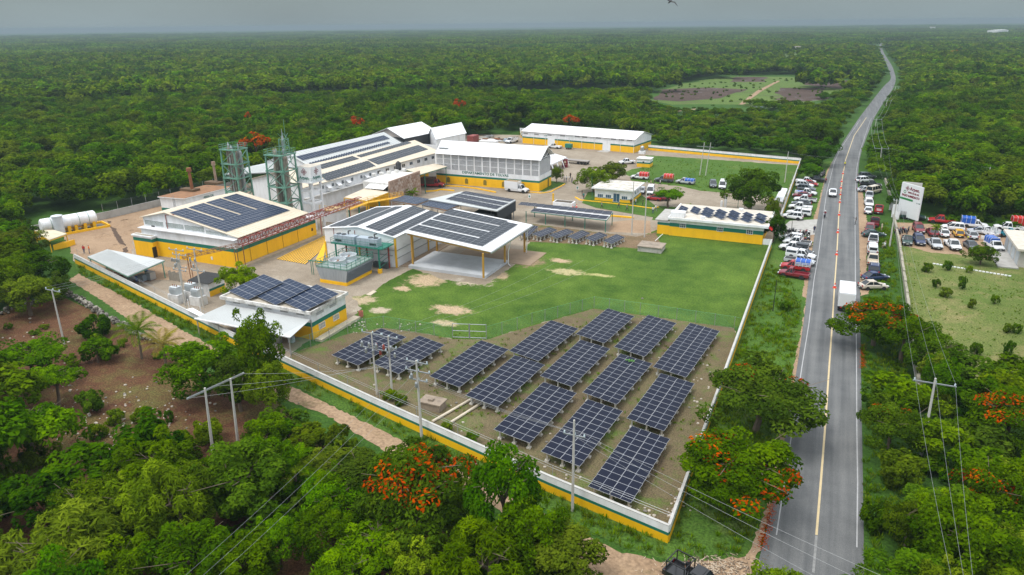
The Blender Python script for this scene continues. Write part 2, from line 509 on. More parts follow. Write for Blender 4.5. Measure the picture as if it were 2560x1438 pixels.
# the verge outside the road wall and the strip outside the south wall
sheet('verge', [(1945, 590), (1990, 500), (2005, 415), (2080, 402), (2058, 462), (2045, 545), (2030, 625), (2014, 770), (1993, 916), (1930, 1275), (1890, 1380), (1800, 1410), (1672, 1400), (1560, 1370), (1400, 1290), (1195, 1190), (940, 1070), (600, 890), (190, 672), (185, 655), (940, 1030), (1670, 1357), (1845, 855)], -0.008, G_WILD)
G_TRACK = ground_mat('dirt_track_earth', (0.37, 0.26, 0.165), (0.27, 0.18, 0.11), (0.17, 0.14, 0.065), s1=0.08, s2=0.5, s3=2.5, cth=0.62, fine=0.3, bump=0.4)
sheet('dirt_track', [(196, 684), (330, 752), (470, 834), (640, 925), (800, 1000), (1000, 1098), (1300, 1250), (1540, 1376), (1665, 1406), (1790, 1402), (1888, 1388), (1880, 1450), (1500, 1460), (1240, 1270), (960, 1128), (817, 1038), (690, 990), (540, 920), (385, 845), (260, 755), (172, 700)], -0.004, G_TRACK, wob=0.25)
G_RED = ground_mat('red_litter_soil', (0.085, 0.036, 0.020), (0.130, 0.066, 0.034), (0.12, 0.125, 0.035), s1=0.08, s2=0.7, s3=5, cth=0.58, csoft=0.1, cscale=0.12, fine=0.6, bump=0.5)
sheet('orchard_ground', [(-140, 800), (0, 780), (140, 735), (250, 785), (330, 830), (420, 875), (500, 925), (690, 1000), (760, 1060), (900, 1200), (1100, 1320), (1300, 1500), (-200, 1550)], -0.006, G_RED)
G_DRYF = ground_mat('dry_pasture', (0.10, 0.15, 0.03), (0.15, 0.17, 0.05), (0.24, 0.21, 0.09), s1=0.05, s2=0.5, cth=0.58, csoft=0.08, fine=0.45, bump=0.5)
sheet('pasture', [(2245, 560), (2640, 585), (2700, 960), (2560, 985), (2420, 960), (2292, 980), (2268, 760)], -0.010, G_DRYF)
sheet('parking_lot', [(2238, 556), (2330, 560), (2440, 572), (2600, 592), (2600, 660), (2500, 655), (2440, 640), (2330, 632), (2250, 612)], -0.005, G_DIRT, wob=0.4)
sheet('shoulder', [(2142, 470), (2155, 470), (2166, 540), (2178, 600), (2166, 640), (2172, 735), (2151, 740), (2147, 600)], -0.004, G_DIRT, wob=0.25)
sheet('shoulder', [(2082, 402), (2066, 430), (2048, 500), (2030, 560), (2015, 610), (2012, 700), (2004, 740), (2016, 745), (2030, 625), (2046, 540), (2060, 460)], -0.004, G_DIRT, wob=0.25)
sheet('shoulder', [(2016, 745), (2004, 820), (1985, 916), (1955, 1060), (1915, 1274), (1865, 1400), (1888, 1400), (1931, 1274), (1972, 1060), (1994, 916), (2016, 770)], -0.0045, G_DIRT, wob=0.2)
sheet('entrance_apron', [(1958, 566), (1975, 552), (2046, 548), (2042, 586), (1985, 592), (1945, 590)], -0.002, CONC)
# far clearings in the forest
G_CLEAR = ground_mat('clearing_grass', (0.075, 0.13, 0.025), (0.11, 0.165, 0.035), (0.10, 0.075, 0.05), s1=0.03, s2=.15, cth=.60, cscale=.04)
G_BURN = ground_mat('wet_burnt_soil', (0.060, 0.038, 0.030), (0.10, 0.07, 0.055), (0.25, 0.27, 0.30), s1=0.03, s2=0.2, cth=0.62, cscale=0.07)
CLEARING = [(1610, 250), (1660, 225), (1690, 215), (1810, 192), (1960, 192), (2135, 202), (2070, 250), (2045, 262), (1900, 272), (1850, 262), (1680, 262)]
sheet('clearing', CLEARING, 0.01, G_CLEAR, wob=7.0)
for q in ([(1635, 250), (1650, 224), (1760, 219), (1870, 224), (1800, 246), (1700, 254)], [(1825, 205), (1840, 193), (1920, 193), (1915, 205)], [(1935, 248), (1950, 220), (2065, 220), (2060, 250), (1960, 256)], [(2010, 212), (2030, 200), (2135, 202), (2100, 222)]):
 sheet('burnt_plot', q, 0.05, G_BURN, wob=6.0)
sheet('clearing_track', [(1846, 262), (1858, 262), (1905, 228), (1950, 203), (1944, 202), (1893, 227)], 0.09, G_DIRT, wob=0.6)
sheet('pond', [(1872, 278), (1880, 267), (1916, 267), (1910, 280)], 0.05, mat('pond_water', (0.10, 0.12, 0.14), 0.1))
sheet('clearing_track', [(1650, 281), (1740, 272), (1740, 274), (1652, 284)], 0.05, G_DIRT)
FARFIELD = [(1660, 150), (1800, 138), (2000, 128), (2080, 140), (2000, 158), (1750, 165)]
sheet('far_field', FARFIELD, 0.05, G_CLEAR)
# the road
def asphalt():
 m = bpy.data.materials.new('asphalt')
 m.use_nodes = True
 nt = m.node_tree
 N, L = nt.nodes.new, nt.links.new
 b = nt.nodes['Principled BSDF']
 tc = N('ShaderNodeTexCoord')
 def noise(sc, st=(1, 1, 1), d=5):
  mp = N('ShaderNodeMapping')
  mp.inputs['Scale'].default_value = st
  L(tc.outputs['Object'], mp.inputs[0])
  n = N('ShaderNodeTexNoise')
  n.inputs['Scale'].default_value = sc
  n.inputs['Detail'].default_value = d
  L(mp.outputs[0], n.inputs['Vector'])
  return n.outputs['Fac']
 r = N('ShaderNodeValToRGB')
 r.color_ramp.elements[0].position, r.color_ramp.elements[0].color = 0.34, (0.088, 0.092, 0.094, 1)
 r.color_ramp.elements[1].position, r.color_ramp.elements[1].color = 0.66, (0.172, 0.174, 0.170, 1)
 a = N('ShaderNodeMath')
 a.operation = 'ADD'
 s = N('ShaderNodeMath')
 s.operation = 'MULTIPLY'
 s.inputs[1].default_value = 0.68
 L(noise(1.1, (1, 0.03, 1)), s.inputs[0])          # wheel tracks run along the road
 s2 = N('ShaderNodeMath')
 s2.operation = 'MULTIPLY'
 s2.inputs[1].default_value = 0.32
 L(noise(0.35, d=8), s2.inputs[0])
 L(s.outputs[0], a.inputs[0])
 L(s2.outputs[0], a.inputs[1])
 L(a.outputs[0], r.inputs[0])
 g = N('ShaderNodeMix')
 g.data_type, g.blend_type = 'RGBA', 'MULTIPLY'
 g.inputs['Factor'].default_value = 1
 mr = N('ShaderNodeMapRange')
 mr.inputs['From Min'].default_value, mr.inputs['From Max'].default_value, mr.inputs['To Min'].default_value, mr.inputs['To Max'].default_value = 0.3, 0.7, 0.8, 1.2
 L(noise(14, d=2), mr.inputs['Value'])
 L(r.outputs[0], g.inputs['A'])
 L(mr.outputs[0], g.inputs['B'])
 L(g.outputs['Result'], b.inputs['Base Color'])
 b.inputs['Roughness'].default_value = 0.75
 b.inputs['Specular IOR Level'].default_value = 0.3
 return m
ASPHALT = asphalt()
RL = [(1872, 1500), (1888, 1436), (1930, 1274), (1994, 916), (2014, 770), (2029, 625), (2045, 545), (2058, 461), (2081, 401), (2096, 373), (2146, 297), (2185, 246), (2212, 212), (2225, 203), (2229, 197), (2220, 168), (2201, 129), (2198, 112), (2208, 104)]
RR = [(2163, 1500), (2160, 1400), (2157, 1180), (2151, 858), (2150, 680), (2148, 600), (2146, 519), (2144, 430), (2152, 380), (2160, 360), (2186, 293), (2216, 246), (2235, 219), (2239, 203), (2240, 195), (2232, 168), (2210, 133), (2204, 117), (2215, 105)]
def resample(pts, n):
 q = [P(*p) for p in pts]
 d = [0.0]
 for a, b in zip(q, q[1:]): d.append(d[-1] + (b - a).length)
 out = []
 for k in range(n):
  t = d[-1] * (k / (n - 1)) ** 1.6
  i = max(j for j in range(len(d)) if d[j] <= t + 1e-6)
  i = min(i, len(q) - 2)
  out.append(q[i].lerp(q[i + 1], (t - d[i]) / (d[i + 1] - d[i])))
 for _ in range(2):
  out = [out[0]] + [(out[k - 1] + out[k] * 2 + out[k + 1]) / 4 for k in range(1, len(out) - 1)] + [out[-1]]
 return out
def strip(name, A, B, z, m, parent=None, kind='structure'):
 mb = MB()
 for k in range(len(A) - 1):
  mb.quad([(A[k].x, A[k].y, z), (B[k].x, B[k].y, z), (B[k + 1].x, B[k + 1].y, z), (A[k + 1].x, A[k + 1].y, z)])
 o = mb.build(name, m, parent)
 return tag(o, kind=kind)
EDGE_L, EDGE_R = resample(RL, 90), resample(RR, 90)
road = strip('road', EDGE_L, EDGE_R, 0.02, ASPHALT)
def line_on_road(name, pts, w, m, z=0.026):
 q = [P(*p) for p in pts]
 A, B = [], []
 for k in range(len(q)):
  d = (q[min(k + 1, len(q) - 1)] - q[max(k - 1, 0)]).normalized()
  s = Vector((-d.y, d.x, 0)) * w / 2
  A.append(q[k] + s)
  B.append(q[k] - s)
 return strip(name, A, B, z, m, road)
LINEW = mat('worn_white_line', (0.40, 0.40, 0.40), 0.7, var=0.9, scale=1.5, col2=(0.30, 0.30, 0.30))
LINEY = mat('worn_yellow_line', (0.60, 0.47, 0.26), 0.7, var=0.6, scale=1.5, col2=(0.40, 0.34, 0.22))
line_on_road('edge_line', [(2142, 1369), (2144, 1205), (2142, 1078), (2141, 875), (2138.5, 700), (2137.5, 560), (2139, 470), (2141, 425), (2150, 378), (2176, 300)], 0.11, LINEW)
line_on_road('edge_line', [(1941, 1338), (1955, 1246), (2005, 916), (2022, 811), (2035, 700), (2046, 638), (2056, 558), (2066, 485), (2086, 405), (2101, 373), (2150, 300)], 0.11, LINEW)
line_on_road('centre_line', [(2041, 1338), (2052, 1205), (2062, 1078), (2072, 930), (2080, 819), (2086, 720), (2092, 638), (2097, 537), (2101, 487), (2107, 440), (2114, 400), (2135, 340), (2166, 294)], 0.2, LINEY)
line_on_road('scuffed_line', [(2033, 1432), (2036, 1400), (2041, 1340)], 0.2, mat('scuffed_paint', (.26, .26, .25), .8, var=.9, scale=3, col2=(.14, .14, .14)), 0.0255)
# red blossom litter along the left road edge near the flame trees
sheet('trench', [(268, 552), (277, 553), (300, 590), (322, 628), (312, 633), (290, 596)], 0.012, mat('dark_earth', (.09, .055, .035), .95, var=.5, scale=1), wob=.25)
MOUND = MB()
for px, py, w, h in ((312, 560, 3.6, 1.0), (330, 582, 2.2, .6), (258, 590, 1.8, .5), (290, 618, 2.0, .6), (470, 668, 1.6, .6)):
 c = P(px, py)
 for j in range(4):
  for k in range(12):
   q = []
   for jj, kk in ((j, k), (j, k + 1), (j + 1, k + 1), (j + 1, k)):
    r_, a_ = w * jj / 4, 2 * math.pi * (kk % 12) / 12
    rw = r_ * (1 + .18 * math.sin(3 * a_ + px))
    q.append((c.x + math.cos(a_) * rw, c.y + math.sin(a_) * rw, h * math.cos(math.pi / 2 * jj / 4) * (1 + .12 * math.sin(5 * a_ + jj))))
   MOUND.quad(q if j else q[1:])
tag(MOUND.build('earth_mounds', G_DIRT), kind='structure')
# walls, buildings, plant
def zpx(ox, oy, s): return lambda a, b: (ox + a / s, oy + b / s)
ZA = zpx(0, 480, 3.594); ZB = zpx(320, 300, 3.784); ZC = zpx(560, 440, 3.995); ZD = zpx(860, 280, 3.994)
ZE = zpx(1060, 280, 4.23); ZF = zpx(1380, 330, 3.765); ZG = zpx(1900, 400, 3.785); ZH = zpx(800, 480, 4.23)
ZI = zpx(400, 680, 4.23); ZJ = zpx(800, 740, 3.594); ZK = zpx(1200, 740, 3.594); ZL = zpx(1300, 1000, 3.283)
WALL_M = [WHITE, GREEN, YELLOW, CONC]
def wall_run(name, label, pts, h=1.78, t=0.22, zs=None, ms=None, cat='wall', mats=None):
 """a free standing wall along pts, painted in bands, with a concrete coping"""
 zs = zs or [0, 0.80, 1.10, h]
 ms = ms or [2, 1, 0]
 root = thing(name, label, cat, (pts[0][0], pts[0][1], 0))
 for a, b in zip(pts, pts[1:]):
  a, b = Vector((a[0], a[1], 0)), Vector((b[0], b[1], 0))
  d = (b - a).normalized()
  s = Vector((-d.y, d.x, 0)) * t / 2
  q = [a - s, b - s, b + s, a + s]
  m = MB()
  m.bands([(p.x, p.y) for p in q], zs, ms)
  m.quad([(p.x, p.y, zs[-1]) for p in q], ms[-1])
  m.build('wall_panel', mats or WALL_M, root)
  m = MB()
  s *= 1.18
  m.slab([(p.x, p.y, zs[-1] + 0.06) for p in (a - s, b - s, b + s, a + s)], 0.055)
  m.build('coping', mat('coping_grey', (.50, .49, .46), .9, var=.6, scale=1.2) if mats is None else mats[-1], root)
  n = max(1, int((b - a).length / 4))
  for k in range(n + 1):
   p = a.lerp(b, k / n)
   if mats is None:
    m = MB()
    m.box(p.x - 0.02, p.x + 0.02, p.y - 0.02, p.y + 0.02, h, h + 0.05)
 return root
wall_run('boundary_wall', 'long white, green and yellow boundary wall along the dirt track', [(p.x, p.y) for p in SOUTH])
wall_run('boundary_wall', 'white topped yellow wall beside the road between solar field and gatehouse', [(WX, 51.62), (WX, 100), (WX, 144.8)])
wall_run('boundary_wall', 'white, green and yellow wall beside the road north of the entrance', [(WX, 166), (WX, 200), (WX, 241.6)])
wall_run('boundary_wall', 'yellow, green and white rear wall between the warehouse and the forest road', [(WX - 0.2, 241.8), (-35, 246.6), (-59, 251.2)])
_pA, _pB = P(1180, 336), P(1252, 330)
wall_run('boundary_wall', 'short yellow, green and white wall behind the junk heap', [(-112, 262), (-118.5, 276), (-84, 282)])
_w = [P(*ZA(640, 330)), P(*ZA(940, 245)), P(*ZA(1445, 125))]
wall_run('retaining_wall', 'bare grey concrete wall at the forest edge behind the white tanks', [(-158, 96), (_w[1].x, _w[1].y), (_w[2].x, _w[2].y), (-151.5, 150)], h=1.6, zs=[0, 1.6], ms=[0], mats=[CONC])
# chain link on the grey wall and wire posts along the south wall
def post_fence(name, label, pts, h, step, base=0.0, wires=(1.0,), m=GALV, net=None, r=0.04, cat='fence', netw=0.012, nstep=0.12):
 root = thing(name, label, cat, (pts[0][0], pts[0][1], base))
 for a, b in zip(pts, pts[1:]):
  a, b = Vector((a[0], a[1], base)), Vector((b[0], b[1], base))
  L = (b - a).length
  d = (b - a) / L
  n = max(1, round(L / step))
  pm = None
  for k in range(n):
   p = a.lerp(b, k / n)
   if pm is None:
    q = MB()
    q.tube((0, 0, 0), (0, 0, h), r, n=6)
    pm = q.mesh('post', [m])
   link('post', pm, root, p - world_loc(root))
  q = MB()
  for w in wires: q.tube(a + Vector((0, 0, h * w)), b + Vector((0, 0, h * w)), 0.015, n=4, caps=False)
  q.build('wire', m if net is None else net, root)
  if net is not None:
   q = MB()
   s = d * netw
   up = Vector((0, 0, h))
   for k in range(int(L / nstep)):
    for sg in (1, -1):
     p0 = a + d * (k * nstep)
     p1 = p0 + d * (sg * h * 0.9)
     t1 = (p1 - a).dot(d)
     top = up.copy()
     if not 0 <= t1 <= L:
      f = (L - k * nstep if t1 > L else k * nstep) / (h * 0.9)
      p1, top = p0 + d * (sg * h * 0.9 * f), up * f
     q.quad([p0, p0 + s, p1 + top + s, p1 + top])
   o = q.build('wire_netting', net, root)
 return root
post_fence('chain_link_fence', 'dark chain link fence on top of the grey concrete wall', [(_w[1].x, _w[1].y), (_w[2].x, _w[2].y), (-151.5, 150), (-150, 200)], 2.0, 3.5, base=1.6, net=mat('dark_netting', (0.05, 0.07, 0.06), 0.7), m=GALV, wires=(0.99,))
_sw = [(p.x + 0.25, p.y + 0.55) for p in SOUTH]
post_fence('wire_fence', 'thin posts with a single wire standing inside the long track wall', _sw, 2.6, 5.5, wires=(1.0, 0.9), r=0.028)
NETG = mat('green_netting', (0.10, 0.34, 0.17), 0.6)
_ff = [P(728, 884), P(870, 835), P(960, 820), P(1040, 833), P(1132, 845)]
post_fence('chain_link_fence', 'green chain link fence running from the awning building to the field gate', [(p.x, p.y) for p in _ff], 1.9, 2.6, net=NETG, m=GALV, wires=(0.99,))
_ff = [P(1216, 848), P(1330, 812), P(1485, 770), P(1600, 786), P(1835, 822), P(1850, 826)]
post_fence('chain_link_fence', 'green chain link fence bending round the far solar tables', [(p.x, p.y) for p in _ff], 1.9, 2.6, net=NETG, m=GALV, wires=(0.99,))
g0, g1 = P(1132, 845), P(1216, 848)
gt = thing('field_gate', 'pale pipe gate of two leaves between the lawn and the solar field', 'gate', g0)
for x, y, nm in ((g0, lerp(g0, g1, .49), 'gate_leaf'), (lerp(g0, g1, .51), g1, 'gate_leaf')):
 m = MB()
 for z in (0.15, 1.15, 2.2): m.tube((x.x, x.y, z), (y.x, y.y, z), 0.05, n=6)
 for p in (x, y): m.tube((p.x, p.y, 0), (p.x, p.y, 2.25), 0.055, n=6)
 m.build(nm, GALV, gt)
# solar panels and tables
def panel_mesh(w, h, cells, mid=True, name='solar_panel', thick=0.04, f=0.022):
 """framed module, w across and h along, the half cut gap across its middle"""
 m = MB()
 x, y = w / 2, h / 2
 m.box(-x, x, -y, y, -thick, -0.004, 0)
 z = 0.0
 m.quad([(-x, -y, z), (x, -y, z), (x - f, -y + f, z), (-x + f, -y + f, z)], 0)
 m.quad([(x, -y, z), (x, y, z), (x - f, y - f, z), (x - f, -y + f, z)], 0)
 m.quad([(x, y, z), (-x, y, z), (-x + f, y - f, z), (x - f, y - f, z)], 0)
 m.quad([(-x, y, z), (-x, -y, z), (-x + f, -y + f, z), (-x + f, y - f, z)], 0)
 X, Y = x - f, y - f
 if mid:
  for a, b in ((-X, -0.018), (0.018, X)): m.quad([(a, -Y, z), (b, -Y, z), (b, Y, z), (a, Y, z)], 1)
  m.quad([(-0.018, -Y, z), (0.018, -Y, z), (0.018, Y, z), (-0.018, Y, z)], 2)
 else:
  m.quad([(-X, -Y, z), (X, -Y, z), (X, Y, z), (-X, Y, z)], 1)
 return m.mesh(name, [ALU, cells, mat('cell_gap', (0.30, 0.32, 0.36), 0.4)])
def frame_matrix(c, u, v):
 u, v = Vector(u).normalized(), Vector(v)
 if u.x * v.y - u.y * v.x < 0: v = -v
 n = u.cross(v).normalized()
 v = n.cross(u)
 return Matrix(((u.x, v.x, n.x, c[0]), (u.y, v.y, n.y, c[1]), (u.z, v.z, n.z, c[2]), (0, 0, 0, 1)))
def put(name, mesh, parent, c, u, v, jit=0.0):
 o = link(name, mesh, parent)
 M = frame_matrix(c, u, v)
 if jit: M = M @ Matrix.Rotation(random.gauss(0, jit), 4, 'X') @ Matrix.Rotation(random.gauss(0, jit), 4, 'Y')
 o.matrix_local = Matrix.Translation(-world_loc(parent)) @ M if parent else M
 return o
def tables(corners, label, group, zl, zr, nacross, narm, cells, leg=True, name='solar_table'):
 NL, FL, FR, NR = [P(*c, z) for c, z in zip(corners, (zl, zl, zr, zr))]
 u = ((NR - NL) + (FR - FL)) / 2
 v = ((FL - NL) + (FR - NR)) / 2
 u.z = (zr - zl)
 v = Vector((v.x, v.y, 0))
 v -= u * (u.dot(v) / u.length_squared) * 0.6
 c = (NL + FL + FR + NR) / 4
 n_u, n_v = nacross, max(1, round(v.length / narm))
 o = c - u / 2 - v / 2
 root = thing(name, label, 'solar table', (c.x, c.y, 0), group=group)
 du, dv = u / n_u, v / n_v
 pm = panel_mesh(du.length - 0.02, dv.length - 0.016, cells)
 for i in range(n_u):
  for j in range(n_v):
   put('solar_panel', pm, root, o + du * (i + .5) + dv * (j + .5), du, dv, 0.004)
 m = MB()
 dn = Vector((0, 0, 0.10))
 for t in (0.08, 0.36, 0.64, 0.92): m.bar(o + u * t - dn, o + u * t + v - dn, 0.06, 0.08)
 m.build('rail_frame', GALV, root)
 if leg:
  q = MB()
  q.box(-.09, .09, -.09, .09, 0, 1, 0)
  q.box(-.22, .22, -.22, .22, 0, 0.16, 0)
  lm = q.mesh('post', [mat('white_concrete_post', (0.60, 0.57, 0.50), 0.9, var=0.5, scale=3)])
  for i in (0.1, 0.5, 0.9):
   for j in range(5):
    p = o + u * i + v * (0.05 + 0.9 * j / 4)
    l = link('post', lm, root, (p.x - c.x, p.y - c.y, 0))
    l.scale = (1, 1, p.z - 0.14)
 return root
TAB = [
('solar table nearest the awning building, under the transformer poles', ZJ, [(130, 540), (525, 280), (750, 360), (370, 635)]),
('second solar table from the awning building, crossed by two poles', ZJ, [(500, 615), (858, 343), (1095, 430), (735, 712)]),
('lone solar table in front of the pipe gate', ZJ, [(1015, 730), (1415, 388), (1665, 468), (1288, 835)]),
('solar table with two loose pipes lying at its near end', ZJ, [(1335, 905), (1725, 520), (1988, 610), (1635, 1008)]),
('solar table to the right of the gate, touching the green fence side', ZK, [(300, 505), (600, 205), (847, 282), (567, 600)]),
('solar table in the middle of the field, second row from the fence corner', ZK, [(577, 728), (868, 382), (1135, 463), (865, 828)]),
('shortest solar table, at the outer bend of the green fence', ZK, [(895, 352), (1113, 100), (1350, 172), (1160, 437)]),
('far solar table second from the road wall', ZK, [(1248, 470), (1470, 158), (1720, 230), (1530, 563)]),
('long solar table closest to the road wall at the far end', ZK, [(1608, 652), (1840, 228), (2105, 300), (1910, 750)]),
('solar table with a green leaf scrap lying on its far end', ZK, [(962, 880), (1225, 505), (1508, 595), (1275, 990)]),
('near solar table beside the boundary wall, left of the thin pole', ZK, [(155, 1212), (540, 762), (835, 862), (485, 1335)]),
('solar table directly behind the thin roadside pole', None, [ZL(203, 435), ZK(935, 915), ZK(1247, 1022), ZL(530, 560)]),
('solar table under the big green tree, middle of the right column', ZK, [(1353, 1110), (1592, 683), (1893, 775), (1695, 1228)]),
('nearest solar table, in the corner of the boundary walls', ZL, [(595, 722), (885, 200), (1198, 308), (950, 862)]),
]
for lb, z, cs in TAB:
 tables([z(*c) for c in cs] if z else cs, lb, 'ground mounted solar tables in the walled field', 1.35, 1.05, 2, 1.14, PVGLASS)
sc = MB()
for k in range(26):
 c = Vector((random.gauss(0, .35), random.gauss(0, .25), random.uniform(0.0, 0.12)))
 a = Vector((random.gauss(0, 1), random.gauss(0, 1), random.gauss(0, .4))).normalized() * 0.16
 b = a.cross(Vector((random.gauss(0, .3), random.gauss(0, .3), 1))).normalized() * 0.08
 sc.quad([c - a, c - b, c + a, c + b])
_p = P(*ZK(1350, 585), 1.2)
sc.v = [(x + _p.x, y + _p.y, z + _p.z + 0.06) for x, y, z in sc.v]
solo(sc, 'leafy_twig', mat('fresh_leaf', (0.07, 0.22, 0.02), 0.6), 'small green leaf scrap lying on a solar table', 'twig', (_p.x, _p.y, _p.z + 0.02))
STAB = [
('small solar table half hidden under the canopy edge', [ZE(*c) for c in ((985, 1300), (1130, 1190), (1225, 1215), (1085, 1315))]),
('small solar table next to the canopy edge, second in the row', [ZE(*c) for c in ((1170, 1300), (1300, 1205), (1390, 1240), (1255, 1332))]),
('small solar table third in the row below the carport', [ZF(*c) for c in ((0, 980), (110, 900), (187, 928), (72, 1015))]),
('small solar table fourth in the row below the carport', [ZF(*c) for c in ((165, 990), (262, 917), (347, 945), (250, 1022))]),
('small solar table last but one towards the sand lot', [ZF(*c) for c in ((330, 1005), (425, 935), (507, 962), (412, 1040))]),
('small solar table at the end of the row by the sand lot', [ZF(*c) for c in ((495, 1030), (590, 955), (672, 985), (580, 1060))])]
for lb, cs in STAB:
 tables(cs, lb, 'small solar tables in a row below the carport', 1.25, 0.95, 2, 1.14, PVGLASS)
def roof_array(label, plane_pt, du, dv, rows, parent_z=0.0, cells=PVBLUE, pw=1.0, pl=2.0, name='rooftop_solar_array', lift=0.14, mid=True):
 """modules laid on a roof plane. du runs along the module's long side; rows: (origin point, count along du, count along dv)"""
 du, dv = Vector(du).normalized(), Vector(dv).normalized()
 n = du.cross(dv).normalized()
 if n.z < 0: du, dv, n = dv * 1, du * 1, -n
 swap = n.dot(Vector(du).cross(dv)) < 0
 root = thing(name, label, 'solar array', Vector(plane_pt))
 pm = panel_mesh(pl - 0.018, pw - 0.018, cells, mid)
 pm2 = None
 for (o, a, b, ua, va) in rows:
  o, ua, va = Vector(o), Vector(ua).normalized(), Vector(va).normalized()
  if ua.cross(va).z < 0:
   o = o + va * (b * pw)
   va = -va
  for i in range(a):
   for j in range(b):
    put('solar_panel', pm, root, o + ua * ((i + .5) * pl) + va * ((j + .5) * pw) + n * lift, ua, va, 0.003)
 return root
# building helpers
def window(parent, c, u, w, h, nx=2, ny=1, name='window', glass=GLASS, fr=WHITE, d=0.06, n=None):
 """a framed window standing 3 cm proud of the wall: frame with its pane behind the bars"""
 u = Vector(u).normalized()
 c = Vector(c)
 n = Vector(n).normalized() if n is not None else u.cross(Vector((0, 0, 1))).normalized()
 up = Vector((0, 0, 1))
 m = MB()
 t = 0.07
 for sx in (-1, 1): m.obox(c + u * (sx * (w / 2 - t / 2)), u * (t / 2), n * d, up * (h / 2))
 for sz in (-1, 1): m.obox(c + up * (sz * (h / 2 - t / 2)), u * (w / 2 - t), n * d, up * (t / 2))
 for k in range(1, nx): m.obox(c + u * (-w / 2 + w * k / nx), u * 0.025, n * (d * .8), up * (h / 2 - t))
 for k in range(1, ny): m.obox(c + up * (-h / 2 + h * k / ny), u * (w / 2 - t), n * (d * .7), up * 0.02)
 f = m.build(name, fr, parent)
 m = MB()
 m.obox(c, u * (w / 2 - t), n * 0.02, up * (h / 2 - t))
 o = m.build('pane', glass, parent)
 o.parent = f
 return f
def block(parent, name, c, u, w, h, d, m, n=None):
 """a plate on a wall (door leaf, vent): centre, along u, width, height, half depth"""
 u = Vector(u).normalized()
 n = u.cross(Vector((0, 0, 1))).normalized()
 q = MB()
 q.obox(Vector(c), u * (w / 2), n * d, Vector((0, 0, h / 2)))
 return q.build(name, m, parent)
def text_obj(name, s, size, c, u, up, m, parent=None, depth=0.02, align='CENTER', bold=0.0):
 cu = bpy.data.curves.new(name, 'FONT')
 cu.body = s
 cu.size = size
 cu.align_x, cu.align_y = align, 'CENTER'
 cu.extrude = depth
 cu.offset = bold
 cu.resolution_u = 2
 cu.materials.append(m)
 tmp = bpy.data.objects.new('tmp', cu)
 COL.objects.link(tmp)
 dg = bpy.context.evaluated_depsgraph_get()
 me = bpy.data.meshes.new_from_object(tmp.evaluated_get(dg))
 bpy.data.objects.remove(tmp)
 o = link(name, me, parent)
 u, up = Vector(u).normalized(), Vector(up).normalized()
 n = u.cross(up)
 M = Matrix(((u.x, up.x, n.x, c[0]), (u.y, up.y, n.y, c[1]), (u.z, up.z, n.z, c[2]), (0, 0, 0, 1)))
 o.matrix_local = Matrix.Translation(-world_loc(parent)) @ M if parent else M
 return o
def ribs(m, p0, p1, across, n, w=0.05, h=0.05, mi=0):
 """standing seams of a metal sheet roof, running along 'across' from the line p0..p1"""
 for k in range(n + 1):
  a = lerp(p0, p1, k / n)
  m.bar(a + Vector((0, 0, h / 2)), a + Vector(across) + Vector((0, 0, h / 2)), w, h, mi)
def gable_box(name, label, x0, x1, y0, y1, zL, zR, xr, zr, zs, ms, roofm=ROOFW, over=0.5, mats=None, ridge_along='y', cat='building', seams=0, gable_m=0):
 """walls in bands up to the eaves, gable ends and a two sided sheet roof with the ridge along y at x=xr"""
 mats = mats or WALL_M
 root = thing(name, label, cat, ((x0 + x1) / 2, (y0 + y1) / 2, 0))
 m = MB()
 e = min(zL, zR)
 m.bands([(x0, y0), (x1, y0), (x1, y1), (x0, y1)], zs + [e], ms)
 for y, rev in ((y0, 0), (y1, 1)):
  q = [(x0, y, e), (x1, y, e), (x1, y, zR), (xr, y, zr), (x0, y, zL)]
  q = [p for k, p in enumerate(q) if k == 0 or (Vector(p) - Vector(q[k - 1])).length > 1e-3]
  m.quad(q[::-1] if rev else q, gable_m)
 if zL > e: m.quad([(x0, y0, e), (x0, y0, zL), (x0, y1, zL), (x0, y1, e)], gable_m)
 if zR > e: m.quad([(x1, y0, e), (x1, y1, e), (x1, y1, zR), (x1, y0, zR)], gable_m)
 m.build('wall', mats, root)
 m = MB()
 sR, sL = (zr - zR) / (x1 - xr), (zr - zL) / (xr - x0)
 o = over
 t = 0.12
 m.slab([(xr, y0 - o, zr + t), (x1 + o, y0 - o, zR - sR * o + t), (x1 + o, y1 + o, zR - sR * o + t), (xr, y1 + o, zr + t)], t * .9)
 m.slab([(x0 - o, y0 - o, zL - sL * o + t), (xr, y0 - o, zr + t), (xr, y1 + o, zr + t), (x0 - o, y1 + o, zL - sL * o + t)], t * .9)
 if seams:
  ribs(m, (xr, y0 - o, zr + t), (xr, y1 + o, zr + t), (x1 + o - xr, 0, zR - sR * o - zr), seams)
 m.build('roof', roofm, root)
 return root
# yellow production hall with the comb shaped array (front left)
AX, AY = -97.7, 95.1
A = gable_box('production_hall', 'yellow and white hall with cream roof and comb shaped solar array, nearest the tanks', -121.6, AX, AY + 0.9, 115.0, 7.3, 5.75, -115.1, 8.75, [0, 3.0, 3.7], [2, 1, 0], ROOFC, 0.45, seams=26)
m = MB()                                                 # lower front range with the ledge, and the rear stub beyond the roof
m.bands([(-121.6, AY), (AX + 0.004, AY), (AX + 0.004, AY + 0.9), (-121.6, AY + 0.9)], [0, 3.0, 3.7, 5.35], [2, 1, 0], top=0)
m.box(-121.9, AX + 0.3, AY - 0.45, AY + 0.9, 5.36, 5.5, 0)
m.build('front_range', WALL_M, A)
m = MB()
m.bands([(AX - 6, 115.02), (AX + 0.004, 115.02), (AX + 0.004, 117.9), (AX - 6, 117.9)], [0, 3.0, 3.7, 4.6], [2, 1, 0], top=0)
m.build('rear_stub', WALL_M, A)
_h = P(388, 644)
m = MB()
